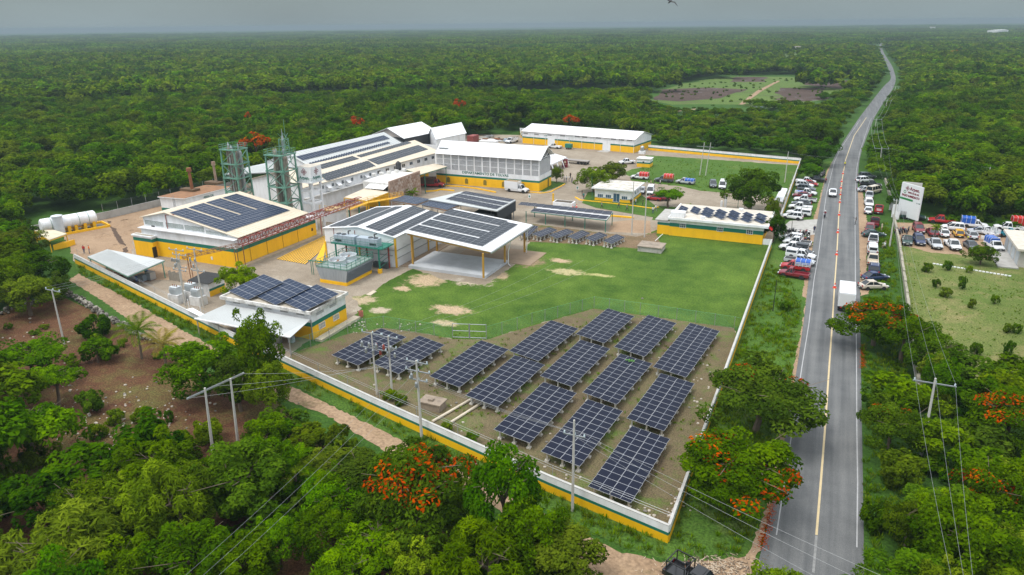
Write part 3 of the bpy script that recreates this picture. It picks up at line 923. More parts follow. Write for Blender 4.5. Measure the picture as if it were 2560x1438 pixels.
m.bands([(-122.9, _h.y), (_h.x, _h.y), (_h.x, AY - 0.004), (-122.9, AY - 0.004)], [0, 3.0, 3.65, 3.95], [2, 1, 0], top=0)
m.box(-123.1, _h.x + 0.2, _h.y - 0.2, AY - 0.006, 3.955, 4.2, 0)
m.build('corner_annex', WALL_M, A)
m = MB()
m.box(-122.8, _h.x - .1, _h.y + .1, AY - 0.3, 4.205, 4.23)
m.build('annex_roof', mat('mossy_concrete', (0.40, 0.36, 0.28), 0.95, var=0.9, scale=0.9, col2=(0.14, 0.13, 0.08)), A)
block(A, 'door', (_h.x + 0.02, AY - 0.9, 1.05), (0, 1, 0), 0.95, 2.1, 0.03, DARK)
block(A, 'door', (-119.2, AY - 0.02 + 0.93, 5.0), (1, 0, 0), 0.9, 2.0, 0.03, DARK)
for xa, xb in ((-121.2, -116.3), (-115.6, -111.0), (-110.7, -105.8), (-105.4, -100.2)):   # pierced block windows under the gable
 m = MB()
 z0 = 6.45
 h = 0.95 if xa < -106 else 0.62
 z0 = 5.85 if xa < -106 else 5.65
 y = AY + 0.88
 for k in range(5): m.box(xa, xb, y - 0.05, y + 0.02, z0 + h * k / 4 - 0.02, z0 + h * k / 4 + 0.02)
 nn = int((xb - xa) / 0.24)
 for k in range(nn + 1): m.box(xa + (xb - xa) * k / nn - .02, xa + (xb - xa) * k / nn + .02, y - 0.046, y + 0.02, z0, z0 + h)
 f = m.build('block_screen', WHITE, A)
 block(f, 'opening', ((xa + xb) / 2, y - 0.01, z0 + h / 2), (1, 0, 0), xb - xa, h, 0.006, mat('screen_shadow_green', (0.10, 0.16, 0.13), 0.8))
for y in (98.5, 103, 107.5, 112):                      # downpipes and seams on the yellow flank
 m = MB()
 m.tube((AX + 0.04, y, 0), (AX + 0.04, y, 5.0), 0.03, n=6)
 m.build('downpipe', mat('brown_pipe', (0.22, 0.10, 0.04), 0.7), A)
for x, y, z in ((AX + .03, 116.6, 1.9),):
 block(A, 'sign_plate', (x, y, z), (0, 1, 0), 0.45, 0.6, 0.02, BLACK)
block(A, 'sign_plate', (-104, AY - .03, 1.2), (1, 0, 0), 0.4, 0.6, 0.02, WHITE)
m = MB()
m.box(AX + 0.01, AX + 1.1, AY - 0.5, 118.5, 0, 0.45)
m.build('plinth', mat('dusty_concrete', (0.40, 0.33, 0.24), 0.95, var=0.6, scale=0.7), A)
m = MB()
m.path([(-115.2, AY + .8, 5.6), (-115.2, AY + .75, 8.3), (-112.8, AY + .75, 8.6)], 0.07, n=6)
m.build('conduit', RED, A)
nA = Vector((8.75 - 5.75, 0, AX + 115.1)).normalized()
slope = Vector((AX + 115.1, 0, 5.75 - 8.75)).normalized()
pA0 = Vector((-115.1, 105, 8.87))
NLf, NRt, FRt, FLf = [on_plane(*ZB(*c), pA0, nA) for c in ((380, 888), (945, 1058), (1560, 850), (985, 712))]
ylo, yhi = (NLf.y + NRt.y) / 2, (FRt.y + FLf.y) / 2
xlo, xhi = (NLf.x + FLf.x) / 2, (NRt.x + FRt.x) / 2
def onA(x, y): return Vector((x, y, 8.87 - (x + 115.1) * 3.0 / (AX + 115.1)))
pl = (xhi - xlo) / slope.x / 6
w, gap = 4, .6
pw = (yhi - ylo) / (4 * w + 3 * gap)
nb = int((yhi - ylo) / pw) + 1
rows = [(onA(xlo + pl * 4 * slope.x, ylo), 2, nb, slope, (0, 1, 0))]
for k in range(4):
 rows.append((onA(xlo, ylo + k * (w + gap) * pw), 4, w, slope, (0, 1, 0)))
roof_array('comb shaped dark blue array on the cream hall roof', pA0, slope, (0, 1, 0), rows, pw=pw, pl=pl)
# white metal hall with the big canopy (middle)
c0 = P(992, 669)
MX, MY = c0.x, c0.y
def onM(px, py): return on_y(px, py, MY)
ap = onM(895, 568)
M0x, M1y = -86.4, on_x(1105.7, 532.6, MX).y
MID = gable_box('metal_hall', 'white metal hall with grey arrays joined to the open canopy, centre of the compound', M0x, MX, MY, M1y, 5.9, 5.75, ap.x, ap.z, [0], [0], ROOFW, 0.25, mats=[ROOFW])
for z in (1.6, 3.1):
 m = MB()
 m.box(MX + 0.005, MX + 0.09, MY + .3, M1y - .3, z, z + .12)
 m.build('girt', GALV, MID)
m = MB()
m.box(M0x + .3, MX - .3, MY - .09, MY - 0.005, 3.2, 3.3)
m.build('girt', GALV, MID)
for x, y in ((MX, MY), (MX + .02, MY + 5.8), (MX + .02, MY + 11.6), (-78.6, MY), (M0x, MY)):
 m = MB()
 m.box(x - .14, x + .16, y - .16, y + .14, 0, 5.55 if x > -75 else 3.3)
 m.build('column', YSTEEL, MID)
for x in (-84.2, -79.4):
 m = MB()
 m.tube((x, MY - .07, 3.3), (x, MY - .07, 6.2), 0.05, n=6)
 m.build('downpipe', RED, MID)
n1 = Vector((ap.z - 5.75, 0, MX - ap.x)).normalized()
s1 = Vector((MX - ap.x, 0, 5.75 - ap.z)).normalized()
s0 = Vector((M0x - ap.x, 0, 5.9 - ap.z)).normalized()
top = Vector((ap.x, MY, ap.z + .13))
def onroof(px): return on_plane(*px, top, n1)
MIDQ = [[ZC(*c) for c in t] for t in (((1410, 512), (1550, 556), (2020, 340), (1888, 302)), ((1580, 575), (1690, 602), (2148, 378), (2058, 346)))]
rows = [(top + s0 * 0.5 + Vector((0, 0.4, 0)), 1, 14, s0, (0, 1, 0)), (top + s0 * 3.2 + Vector((0, 0.4, 0)), 2, 14, s0, (0, 1, 0))]
roof_array('grey arrays on the far slope of the white metal hall', top, s0, (0, 1, 0), rows, pw=1.15, pl=2.0, cells=PVGREY)
# the canopy and its slab
S0, S1, S2, S3 = [P(*ZH(*c)) for c in ((985, 800), (1730, 930), (1970, 765), (1230, 640))]
sy0, sy1, sx1 = S0.y, (S2.y + S3.y) / 2, (S1.x + S2.x) / 2
slab = tag(MB().build('concrete_slab', NEWCONC) if 0 else None, kind='structure') if 0 else None
m = MB()
m.box(MX + 2.2, sx1, sy0 - .6, sy1, 0.0, 0.55)
m.build('concrete_slab', NEWCONC)['kind'] = 'structure'
m = MB()
m.box(MX + .3, MX + 2.19, sy0 - .2, sy1 + 6, 0.0, 0.10)
m.box(sx1 - 11, sx1 + 4.5, sy1 + .01, sy1 + 8.5, 0.0, 0.08)
m.build('concrete_apron', mat('brown_concrete', (0.30, 0.22, 0.145), 0.95, var=0.6, scale=0.4, col2=(0.18, 0.125, 0.08)))['kind'] = 'structure'
CAN = thing('open_canopy', 'open sided white canopy on ochre columns carrying a comb shaped grey array', 'canopy', ((MX + sx1) / 2, (sy0 + sy1) / 2, 0))
cy0, cy1 = sy0 - 0.9, None
nl = on_y(*ZH(890, 432), cy0)
nr = on_y(*ZH(1805, 640), cy0)
sl = (nr.z - nl.z) / (nr.x - nl.x)
cx0, cx1 = nl.x, nr.x
nC = Vector((-sl, 0, 1)).normalized()
frp = on_plane(*ZH(2232, 352), nl, nC)
cy1 = frp.y
def onC(x, y, dz=0): return Vector((x, y, nl.z + (x - cx0) * sl + dz))
m = MB()
m.slab([onC(cx0, cy0, .1), onC(cx1, cy0, .1), onC(cx1, cy1, .1), onC(cx0, cy1, .1)], 0.1)
ribs(m, onC(cx0, cy0, .1), onC(cx0, cy1, .1), onC(cx1, cy0) - onC(cx0, cy0), 40, 0.04, 0.04)
m.build('roof', ROOFW, CAN)
m = MB()
m.bar(onC(cx1 + .1, cy0, -.1), onC(cx1 + .1, cy1, -.1), 0.22, 0.25)
m.build('gutter', GALV, CAN)
for y in (cy0 + .5, (cy0 + cy1) / 2, cy1 - .6):
 m = MB()
 m.bar(onC(cx0 + .4, y, -.28), onC(cx1 - .4, y, -.28), 0.16, 0.3)
 m.build('rafter', OCHRE, CAN)
for px, ptop in (((985, 790), 465), ((1730, 910), 640), ((1955, 745), 550), ((2162, 640), 415), ((1240, 640), 540)):
 p = P(*ZH(*px))
 z0 = 0.55 if px[0] in (1730, 1955) else 0.05
 if z0 > .1: p = P(*ZH(*px), z0)
 m = MB()
 m.box(p.x - .14, p.x + .14, p.y - .14, p.y + .14, z0, onC(p.x, p.y).z - 0.15)
 m.build('column', OCHRE, CAN)
m = MB()
p = P(*ZH(1975, 760), .3)
m.path([onC(cx1 - .2, p.y + .6, -.2), (p.x + .25, p.y + .2, 2.6), (p.x + .25, p.y + .2, .25), (p.x + .9, p.y - .4, .12)], 0.07, n=6)
p = P(*ZH(2172, 640), .2)
m.path([onC(cx1 - .1, p.y, -.2), (p.x + .25, p.y, .2)], 0.06, n=6)
m.build('downpipe', WHITE, CAN)
q = [on_plane(*ZH(*c), onC(cx0, cy0, .12), nC) for c in ((920, 402), (1720, 580), (2112, 335), (1400, 190))]
ax0, ax1 = (q[0].x + q[3].x) / 2, (q[1].x + q[2].x) / 2
ay0, ay1 = (q[0].y + q[1].y) / 2, (q[2].y + q[3].y) / 2
udir = Vector((1, 0, sl)).normalized()
na = 6
pl = (ax1 - ax0) / udir.x / na
w, gap = max(3, round(((ay1 - ay0) / 1.08 - 1.8) / 4)), .55
pw = (ay1 - ay0) / (4 * w + 3 * gap)
nb = int((ay1 - ay0) / pw + .01)
rows = [(onC(ax0 + pl * 5 * udir.x, ay0, .1), 1, nb, udir, (0, 1, 0))]
for k in range(4):
 rows.append((onC(ax0, ay0 + k * (w + gap) * pw, .1), 5, w, udir, (0, 1, 0)))
roof_array('comb shaped grey array on the open canopy', onC(ax0, ay0), udir, (0, 1, 0), rows, pw=pw, pl=pl, cells=PVGREY)
# more helpers
def V3(p, z=None): return Vector((p[0], p[1], p[2] if z is None else z))
def gable_q(name, label, A, B, C, D, t, ze, zr, zs, ms, roofm=ROOFW, over=0.5, mats=None, cat='building', gm=0, side=None, seams=0, zeL=None):
 """hall with gable ends AB (near) and DC (far); ridge at share t from the AD side; eaves ze, ridge zr"""
 A, B, C, D = (Vector((q[0], q[1], 0)) for q in (A, B, C, D))
 mats = mats or WALL_M
 zeL = ze if zeL is None else zeL
 root = thing(name, label, cat, (A + B + C + D) / 4)
 m = MB()
 lo = min(ze, zeL)
 m.bands([(p.x, p.y) for p in (A, B, C, D)], zs + [lo], ms)
 R0, R1 = A.lerp(B, t), D.lerp(C, t)
 m.quad([V3(A, lo), V3(B, lo), V3(B, ze), V3(R0, zr), V3(A, zeL)] if abs(ze - zeL) > 1e-3 else [V3(A, lo), V3(B, lo), V3(R0, zr)], gm)
 m.quad([V3(C, lo), V3(D, lo), V3(D, zeL), V3(R1, zr), V3(C, ze)] if abs(ze - zeL) > 1e-3 else [V3(C, lo), V3(D, lo), V3(R1, zr)], gm)
 m.build('wall', mats, root)
 al = (R1 - R0).normalized() * over
 R0, R1 = V3(R0 - al, zr + .12), V3(R1 + al, zr + .12)
 m = MB()
 for E0, E1, z in ((B, C, ze), (A, D, zeL)):
  e0, e1 = V3(E0 - al, z + .12), V3(E1 + al, z + .12)
  e0 += (e0 - R0) * 0.05
  e1 += (e1 - R1) * 0.05
  q = [R0, e0, e1, R1] if E0 is B else [e0, R0, R1, e1]
  m.slab(q, 0.1)
  if seams and E0 is B: ribs(m, R0, R1, e0 - R0, seams)
 m.build('roof', roofm, root)
 return root
def array_px(label, quads, p0, n, su=2.0, sv=1.05, cells=PVBLUE, lift=0.12, mid=True):
 """modules filling quads (near left, near right, far right, far left pixels) on a roof plane"""
 root = thing('rooftop_solar_array', label, 'solar array', Vector(p0))
 n = Vector(n).normalized()
 for q in quads:
  a, b, c, d = [on_plane(*x, p0, n) for x in q]
  u, v = ((b - a) + (c - d)) / 2, ((d - a) + (c - b)) / 2
  o = (a + b + c + d) / 4 - u / 2 - v / 2 + n * lift
  nu, nv = max(1, round(u.length / su)), max(1, round(v.length / sv))
  du, dv = u / nu, v / nv
  pm = panel_mesh(du.length - .018, dv.length - .018, cells, mid)
  for i in range(nu):
   for j in range(nv): put('solar_panel', pm, root, o + du * (i + .5) + dv * (j + .5), du, dv, 0.003)
 return root
def plane3(a, b, c):
 n = (Vector(b) - Vector(a)).cross(Vector(c) - Vector(a)).normalized()
 return n if n.z > 0 else -n
def open_roof(name, label, quad, posts, pm, t=0.1, roofm=ROOFG, cat='canopy', seams=0, base=0.0):
 """a sheet roof (4 corner points with heights) on posts (x, y)"""
 quad = [Vector(p) for p in quad]
 c = sum(quad, Vector()) / 4
 root = thing(name, label, cat, (c.x, c.y, base))
 m = MB()
 if (quad[1] - quad[0]).cross(quad[2] - quad[0]).z < 0: quad = quad[::-1]
 m.slab(quad, t)
 if seams: ribs(m, quad[0] + Vector((0, 0, .001)), quad[3] + Vector((0, 0, .001)), quad[1] - quad[0], seams, 0.035, 0.035)
 m.build('roof', roofm, root)
 n = plane3(*quad[:3])
 for k in range(4):
  q = MB()
  q.bar(quad[k] - Vector((0, 0, t + .08)), quad[(k + 1) % 4] - Vector((0, 0, t + .08)), 0.1, 0.15)
  q.build('beam', pm, root)
 for x, y in posts:
  z = quad[0].z - ((x - quad[0].x) * n.x + (y - quad[0].y) * n.y) / n.z
  q = MB()
  q.box(x - .07, x + .07, y - .07, y + .07, base, z - t)
  q.build('post', pm, root)
 return root
array_px('two grey arrays on the right slope of the white metal hall', MIDQ, top, n1, su=1.7, sv=1.1, cells=PVGREY)
# the two long halls
HA, HB_, HC, HD = (-131, 136), (-112.4, 132.3), (-107.1, 187.5), (-126.6, 192)
hallB = gable_q('long_hall', 'long white hall with cream roof edge and a row of windows under the eave', HA, HB_, HC, HD, 0.51, 6.5, 9.0, [0], [0], ROOFC, 0.5, seams=40)
R0, R1 = V3(Vector((*HA, 0)).lerp(Vector((*HB_, 0)), .51), 9.12), V3(Vector((*HD, 0)).lerp(Vector((*HC, 0)), .51), 9.12)
nB = plane3(R0, R1, (*HB_, 6.62))
array_px('four grey blue arrays on the long hall with the row of windows', [
 [ZD(*c) for c in ((120, 440), (170, 456), (676, 312), (630, 296))], [ZB(*c) for c in ((1770, 437), (1838, 468), (2190, 370), (2120, 345))],
 [ZD(*c) for c in ((225, 482), (345, 530), (840, 378), (745, 332))], [ZB(1835, 525), ZB(1860, 580), ZD(338, 545), ZD(215, 488)]], R0, nB, su=2.1, sv=1.15, cells=PVGREY)
d = (Vector((*HC, 0)) - Vector((*HB_, 0))).normalized()
for k in range(15):
 s = 3 + k * 3.55
 p = Vector((*HB_, 0)) + d * s
 kind = 'w'
 window(hallB, (p.x + .03, p.y, 5.3), d, 1.5 if k > 6 else 0.9, 0.95, 2)
 if k in (1, 2, 3, 5):
  hood = MB()
  q = p + d * 1.6
  hood.obox(q + Vector((.55, 0, 5.2)), d * .6, Vector((.5, 0, -.35)), Vector((.05, 0, .08)))
  hood.box(q.x + .03, q.x + .7, q.y - .5, q.y + .5, 4.2, 4.9)
  hood.build('vent_hood', ROOFW, hallB)
m = MB()
m.obox(Vector((*HB_, 3.9)) + d * 22 + Vector((.6, 0, 0)), d * 22, Vector((.6, 0, 0)), Vector((0, 0, .06)))
m.build('ledge', STAINED, hallB)
CA, CB, CC, CD = (-144, 156), (-128.6, 155), (-126.8, 198), (-142, 200)
hallC = gable_q('long_hall', 'rear long hall with two blue arrays, nearest the forest', CA, CB, CC, CD, 0.55, 6.6, 9.4, [0], [0], ROOFG, 0.4, seams=30)
R0, R1 = V3(Vector((*CA, 0)).lerp(Vector((*CB, 0)), .55), 9.52), V3(Vector((*CD, 0)).lerp(Vector((*CC, 0)), .55), 9.52)
array_px('two blue arrays on the rear long hall', [
 [ZB(1600, 348), ZB(1640, 388), ZD(468, 268), ZD(385, 236)], [ZB(1705, 412), ZB(1735, 428), ZD(470, 312), ZD(430, 302)]], R0, plane3(R0, R1, (*CB, 6.72)), su=2.0, sv=1.15)
_q = [P(*ZB(900, 515), 4.4), P(*ZB(1395, 492), 5.2), P(*ZB(1570, 352), 6.5), P(*ZB(1150, 440), 5.4)]
open_roof('lean_to_roof', 'pale sheet lean-to roof behind the left steel tower', _q, [(p.x, p.y) for p in _q], GALV, roofm=ROOFG, cat='roof', seams=10)
# black sided hall and its white neighbour
def Pz(p, z): return P(*p, z)
b0, b1 = Pz(ZD(605, 262), 7.6), Pz(ZD(915, 198), 7.6)
a0 = Pz(ZD(300, 222), 7.6)
a1 = a0 + (b1 - b0)
BLKW = mat('black_cladding', (0.035, 0.037, 0.042), 0.6, var=0.4, scale=0.5, stretch=(1, 1, 0.1))
CREAMW = mat('cream_wall', (0.55, 0.48, 0.43), 0.8, var=0.4, scale=0.5)
bh = gable_q('black_hall', 'hall with black cladding and a plain white roof behind the long halls', a0, b0, b1, a1, 0.5, 7.6, 10.2, [0], [0], ROOFW, 0.8, mats=[BLKW, CREAMW], gm=1, seams=18)
w0, w1 = Pz(ZD(925, 272), 6.6), Pz(ZD(1210, 212), 6.6)
r0 = Pz(ZD(878, 162), 9.6)
lw = w0 + (r0 - w0) * 2
lw.z = 0
gable_q('white_hall', 'white roofed hall to the right of the black sided hall', (lw.x, lw.y), w0, w1, (lw.x + w1.x - w0.x, lw.y + w1.y - w0.y), 0.5, 6.6, 9.6, [0, 1.6, 2.4], [2, 1, 0], ROOFW, 0.6, seams=14)
e0, e1 = Pz(ZD(782, 318), 4.6), w0
m = MB()
m.bands([(e0.x - 5, e0.y), (e0.x, e0.y), (e1.x, e1.y - .05), (e1.x - 5, e1.y - .05)], [0, 1.6, 2.4, 4.6], [2, 1, 0], top=0)
solo(m, 'low_annex', WALL_M, 'low white annex wall joining the tolvas building to the white hall', 'building', ((e0.x + e1.x) / 2, (e0.y + e1.y) / 2, 0))
# the TOLVAS building
TR, TBk = P(1348, 479), P(1377, 462)
TX1, TY0 = TR.x, TR.y
tl = on_y(1088, 373, TY0)
TX0, TY1 = tl.x, TY0 + 8.9
TOL = thing('hopper_building', 'tall white building with pierced block screens lettered DEPARTAMENTO DE TOLVAS', 'building', ((TX0 + TX1) / 2, (TY0 + TY1) / 2, 0))
m = MB()
m.bands([(TX0, TY0), (TX1, TY0), (TX1, TY1), (TX0, TY1)], [0, 2.25, 2.8, 4.05], [2, 1, 0])
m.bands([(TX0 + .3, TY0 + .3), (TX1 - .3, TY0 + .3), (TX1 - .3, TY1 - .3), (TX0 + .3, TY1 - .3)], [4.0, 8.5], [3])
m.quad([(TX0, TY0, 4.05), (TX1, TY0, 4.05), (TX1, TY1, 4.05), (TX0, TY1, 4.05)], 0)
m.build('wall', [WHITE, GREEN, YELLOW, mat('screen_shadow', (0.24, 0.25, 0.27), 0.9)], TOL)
nb = 13
SCR = mat('block_screen', (0.62, 0.63, 0.64), 0.8, var=0.4, scale=1.5)
def lattice(x0, y0, ux, uy, L, z0, z1):
 """one bay of pierced concrete blocks"""
 m = MB()
 d = Vector((ux, uy, 0))
 o = Vector((x0, y0, 0))
 n = Vector((uy, -ux, 0))
 nv, nh = max(2, int(L / 0.3)), int((z1 - z0) / 0.3)
 for k in range(nv + 1): m.obox(o + d * (L * k / nv) + Vector((0, 0, (z0 + z1) / 2)), d * .055, n * .06, Vector((0, 0, (z1 - z0) / 2)))
 for k in range(nh + 1): m.obox(o + d * (L / 2) + Vector((0, 0, z0 + (z1 - z0) * k / nh)), d * (L / 2 + .05), n * .054, Vector((0, 0, .05)))
 return m.build('block_screen', SCR, TOL)
bw = (TX1 - TX0) / nb
for k in range(nb):
 lattice(TX0 + k * bw + .3, TY0 + .12, 1, 0, bw - .5, 4.2, 8.35)
 m = MB()
 m.box(TX0 + k * bw - .12, TX0 + k * bw + .22, TY0 - .02, TY0 + .3, 4.056, 8.5)
 m.build('pilaster', WHITE, TOL)
 for z in (5.55, 7.0):
  m = MB()
  m.box(TX0 + k * bw + .23, TX0 + (k + 1) * bw - .13, TY0 + .02, TY0 + .2, z - .06, z + .06)
  m.build('transom', WHITE, TOL)
m = MB()
m.box(TX1 - .24, TX1 + .02, TY0 - .02, TY0 + .3, 4.056, 8.5)
m.build('pilaster', WHITE, TOL)
for k in range(3): lattice(TX1 - .14, TY0 + .4 + k * 2.75, 0, 1, 2.5, 4.2, 8.0)
m = MB()
ym = (TY0 + TY1) / 2
for a, b in (((TX1, TY0, 8.5), (TX1, ym, 11.0)), ((TX1, ym, 11.0), (TX1, TY1, 8.5)), ((TX1, TY0, 8.5), (TX1, TY1, 8.5)), ((TX1, ym, 8.5), (TX1, ym, 11.0)), ((TX1, TY0 + 2.2, 9.7), (TX1, ym, 8.5)), ((TX1, TY1 - 2.2, 9.7), (TX1, ym, 8.5))):
 m.bar(Vector(a) + Vector((.1, 0, 0)), Vector(b) + Vector((.1, 0, 0)), .1, .14)
m.build('truss', WHITE, TOL)
m = MB()
m.quad([(TX1 - .6, TY0, 8.5), (TX1 - .6, TY1, 8.5), (TX1 - .6, ym, 11.0)])
m.build('gable_shade_sheet', mat('gable_shade_grey', (0.16, 0.16, 0.16), 0.8), TOL)  # dark grey sheet painting the shade inside the open gable truss
m = MB()
rz = 11.3
m.slab([(TX0 - .4, ym, rz), (TX0 + .4, TY0 - .7, 8.45), (TX1 + .7, TY0 - .7, 8.45), (TX1 + .7, ym, rz)], .1)
m.slab([(TX1 + .7, ym, rz), (TX1 + .7, TY1 + .7, 8.45), (TX0 - .4, TY1 + .7, 8.45), (TX0 - .4, ym, rz)], .1)
ribs(m, (TX0, ym, rz), (TX1 + .7, ym, rz), (0, TY0 - .7 - ym, 8.45 - rz), 36, .04, .04)
m.build('roof', ROOFW, TOL)
_c = on_y(*ZE(645, 657), TY0)
text_obj('lettering', 'DEPARTAMENTO DE TOLVAS', 0.95, (_c.x, TY0 - .02, _c.z), (1, 0, 0), (0, 0, 1), LETTERG, TOL, bold=0.018).scale = (1.12, 1, 1)
for px, py in ((450, 728), (645, 752), (842, 775), (1045, 790), (258, 700)):
 c = on_y(*ZE(px, py), TY0)
 m = MB()
 pts = [(-.5, 0), (.5, 0), (.5, 1.0)] + [(.5 * math.cos(a), 1.0 + .5 * math.sin(a)) for a in (math.pi * i / 6 for i in range(1, 6))] + [(-.5, 1.0)]
 m.quad([(c.x + x, TY0 - .015, .45 + z) for x, z in pts])
 f = m.build('arched_grille', mat('olive_grille', (0.26, 0.19, 0.02), 0.8, var=0.7, scale=6, col2=(0.12, 0.09, 0.03)), TOL)
block(TOL, 'door', (TX1 + .02, TY1 - 2.2, 1.3), (0, 1, 0), 1.0, 2.6, .02, MATS['olive_grille'])
m = MB()
m.box(TX0 + .5, TX0 + 3.4, TY0 + 1, TY0 + 3.6, 9.6, 9.8)
for x in (TX0 + .7, TX0 + 3.2):
 for y in (TY0 + 1.2, TY0 + 3.4): m.box(x - .05, x + .05, y - .05, y + .05, 8.6, 9.6)
m.build('roof_cabin', GALV, TOL)
q = [Pz(ZD(*c), 5.3) for c in ((760, 625), (1030, 545), (910, 515), (620, 575))]
open_roof('loading_porch', 'cream sheet porch roof on green posts where the red truck stands', q, [(P(*ZD(815, 815)).x, P(*ZD(815, 815)).y), (q[1].x - .4, q[1].y), (q[3].x, q[3].y)], STEELGREEN, roofm=ROOFC, seams=9)
m = MB()
m.box(-104.5, -103.9, 163, 176, 0, 4.6)
solo(m, 'loading_wall', YELLOW, 'yellow wall at the back of the loading porch', 'wall', (-104.2, 169.5, 0))
# stone faced office and its roofs
sb = P(*ZD(765, 820))
SX, SY1 = sb.x, sb.y
sl0 = on_x(*ZD(455, 690), SX)
SY0, SH = sl0.y, 5.6
wx0 = Pz(ZD(215, 682), SH).x
STB = thing('stone_office', 'flat roofed office with a rough pink stone side wall', 'building', ((wx0 + SX) / 2, (SY0 + SY1) / 2, 0))
m = MB()
m.bands([(wx0, SY0), (SX - .25, SY0), (SX - .25, SY1), (wx0, SY1)], [0, SH], [0], top=0)
m.build('wall', [STAINED], STB)
m = MB()
m.box(SX - .24, SX + .12, SY0 - .3, SY1 + .1, 0, SH + .55)
stone_wall = m.build('stone_facing', STONE, STB)
sm = None
for i in range(15):                           # proud stones on the facing
 for j in range(9):
  y, z = SY0 + (i + .5 + .5 * (j % 2)) * (SY1 - SY0) / 15.6, .3 + j * .66
  w, h = random.uniform(.5, .78), random.uniform(.36, .58)
  m = MB()
  m.box(SX + .121, SX + .121 + random.uniform(.03, .1), y - w / 2, y + w / 2, z - h / 2, z + h / 2)
  o = m.build('stone', random.choice([STONE, mat('pale_stone', (0.50, 0.40, 0.33), .9, var=.5, scale=2), mat('brown_stone', (0.33, 0.21, 0.15), .9, var=.5, scale=2)]), STB)
  o.parent = stone_wall
  o.location = Vector(o.location)
window(STB, (wx0 + 3, SY0 - .02, 4.2), (1, 0, 0), 1.6, 1.2, 2)
window(STB, (wx0 + 6.6, SY0 - .02, 4.2), (1, 0, 0), 1.6, 1.2, 2)
m = MB()
m.slab([(wx0 + 2, SY0 - 2.2, 4.55), (SX - .4, SY0 - 2.2, 4.55), (SX - .4, SY0 - .01, 5.1), (wx0 + 2, SY0 - .01, 5.1)], .08)
m.build('awning', ROOFW, STB)
tk = Pz(ZD(545, 578), SH)
m = MB()
m.lathe((tk.x, tk.y, SH), [(.72, 0), (.74, .5), (.72, .52), (.74, 1.0), (.72, 1.02), (.74, 1.7), (.5, 2.05), (.25, 2.2), (.25, 2.3)], 16)
solo(m, 'water_tank', BLACK, 'black plastic water tank on the stone office roof', 'tank', (tk.x, tk.y, SH), smooth=True)
for k in range(5):
 p = Pz(ZD(300 + k * 75, 640 - k * 12), SH)
 m = MB()
 m.box(p.x - .5, p.x + .5, p.y - .35, p.y + .35, SH, SH + .7)
 m.lathe((p.x - .51, p.y, SH + .35), [(.26, -.02), (.26, 0)], 10, axis='x')
 solo(m, 'roof_condenser', STAINED, ['air conditioner at the front left end of the stone office roof', 'second air conditioner from the front of the stone office roof', 'middle air conditioner in the row on the stone office roof', 'air conditioner beside the black water tank', 'last air conditioner next to the top of the stone wall'][k], 'air conditioner', (p.x, p.y, SH))['group'] = 'air conditioners on the stone office'
q = [Pz(ZD(0, 852), 3.6), Pz(ZD(225, 887), 3.6), Pz(ZD(445, 800), 4.2), Pz(ZD(200, 765), 4.2)]
open_roof('cream_awning', 'cream sheet awning over the yellow bays below the long hall', q, [(q[0].x, q[0].y), (q[1].x - .3, q[1].y + .2), ((q[1].x + q[2].x) / 2, (q[1].y + q[2].y) / 2), (q[2].x - .2, q[2].y)], YSTEEL, roofm=ROOFC, seams=12)
m = MB()
m.box(q[3].x, q[2].x - .5, q[2].y + .3, q[2].y + .6, 0, 4.0)
solo(m, 'bay_wall', YELLOW, 'yellow wall behind the cream awning', 'wall', ((q[3].x + q[2].x) / 2, q[2].y + .45, 0))
# white cabin with yellow railings and the yellow walkway
cb = P(*ZC(1130, 470))
CW = thing('white_cabin', 'small white cabin with a railed roof beside the water tower', 'cabin', cb)
m = MB()
m.box(cb.x - 4.2, cb.x, cb.y, cb.y + 3.6, 0, 2.6)
m.build('wall', ROOFW, CW)
m = MB()
m.box(cb.x - 4.4, cb.x + .3, cb.y - .3, cb.y + 3.8, 2.605, 2.75)
m.build('roof', mat('straw_roof', (0.60, 0.48, 0.26), .8, var=.4, scale=1), CW)
window(CW, (cb.x - 3.2, cb.y - .02, 1.7), (1, 0, 0), 1.2, .9, 2)
def railing(parent, pts, h=1.05, m=YSTEEL, step=1.5, name='railing', r=0.035):
 q = MB()
 for a, b in zip(pts, pts[1:]):
  a, b = Vector(a), Vector(b)
  for t in (h, h * .55, .1): q.tube(a + Vector((0, 0, t)), b + Vector((0, 0, t)), r, n=5, caps=False)
  n = max(1, round((b - a).length / step))
  for k in range(n + 1):
   p = a.lerp(b, k / n)
   q.tube(p, p + Vector((0, 0, h)), r, n=5, caps=False)
 return q.build(name, m, parent)
railing(CW, [(cb.x - 4.4, cb.y - .2, 2.75), (cb.x + .3, cb.y - .2, 2.75), (cb.x + .3, cb.y + 3.8, 2.75)])
y0, y1, y2 = Pz(ZC(1250, 335), 2.8), Pz(ZC(1440, 262), 3.9), Pz(ZC(1790, 205), 3.9)
WK = thing('yellow_walkway', 'yellow railed steel walkway climbing from the cabin to the pipe frame', 'walkway', (y1.x, y1.y, 0))
s = Vector((.45, -.45, 0))
for a, b in ((y0, y1), (y1, y2)):
 m = MB()
 m.slab([a - s, a + s, b + s, b - s], .12)
 m.build('deck', YSTEEL, WK)
 railing(WK, [a - s, b - s])
 railing(WK, [a + s, b + s])
for p, mm in ((y0, STEELGREEN), (y1, YSTEEL), (lerp(y0, y1, .5), STEELGREEN), (lerp(y1, y2, .3), STEELGREEN), (y2, YSTEEL)):
 m = MB()
 m.box(p.x - .14, p.x + .14, p.y - .14, p.y + .14, 0, p.z - .12)
 m.build('post', mm, WK)
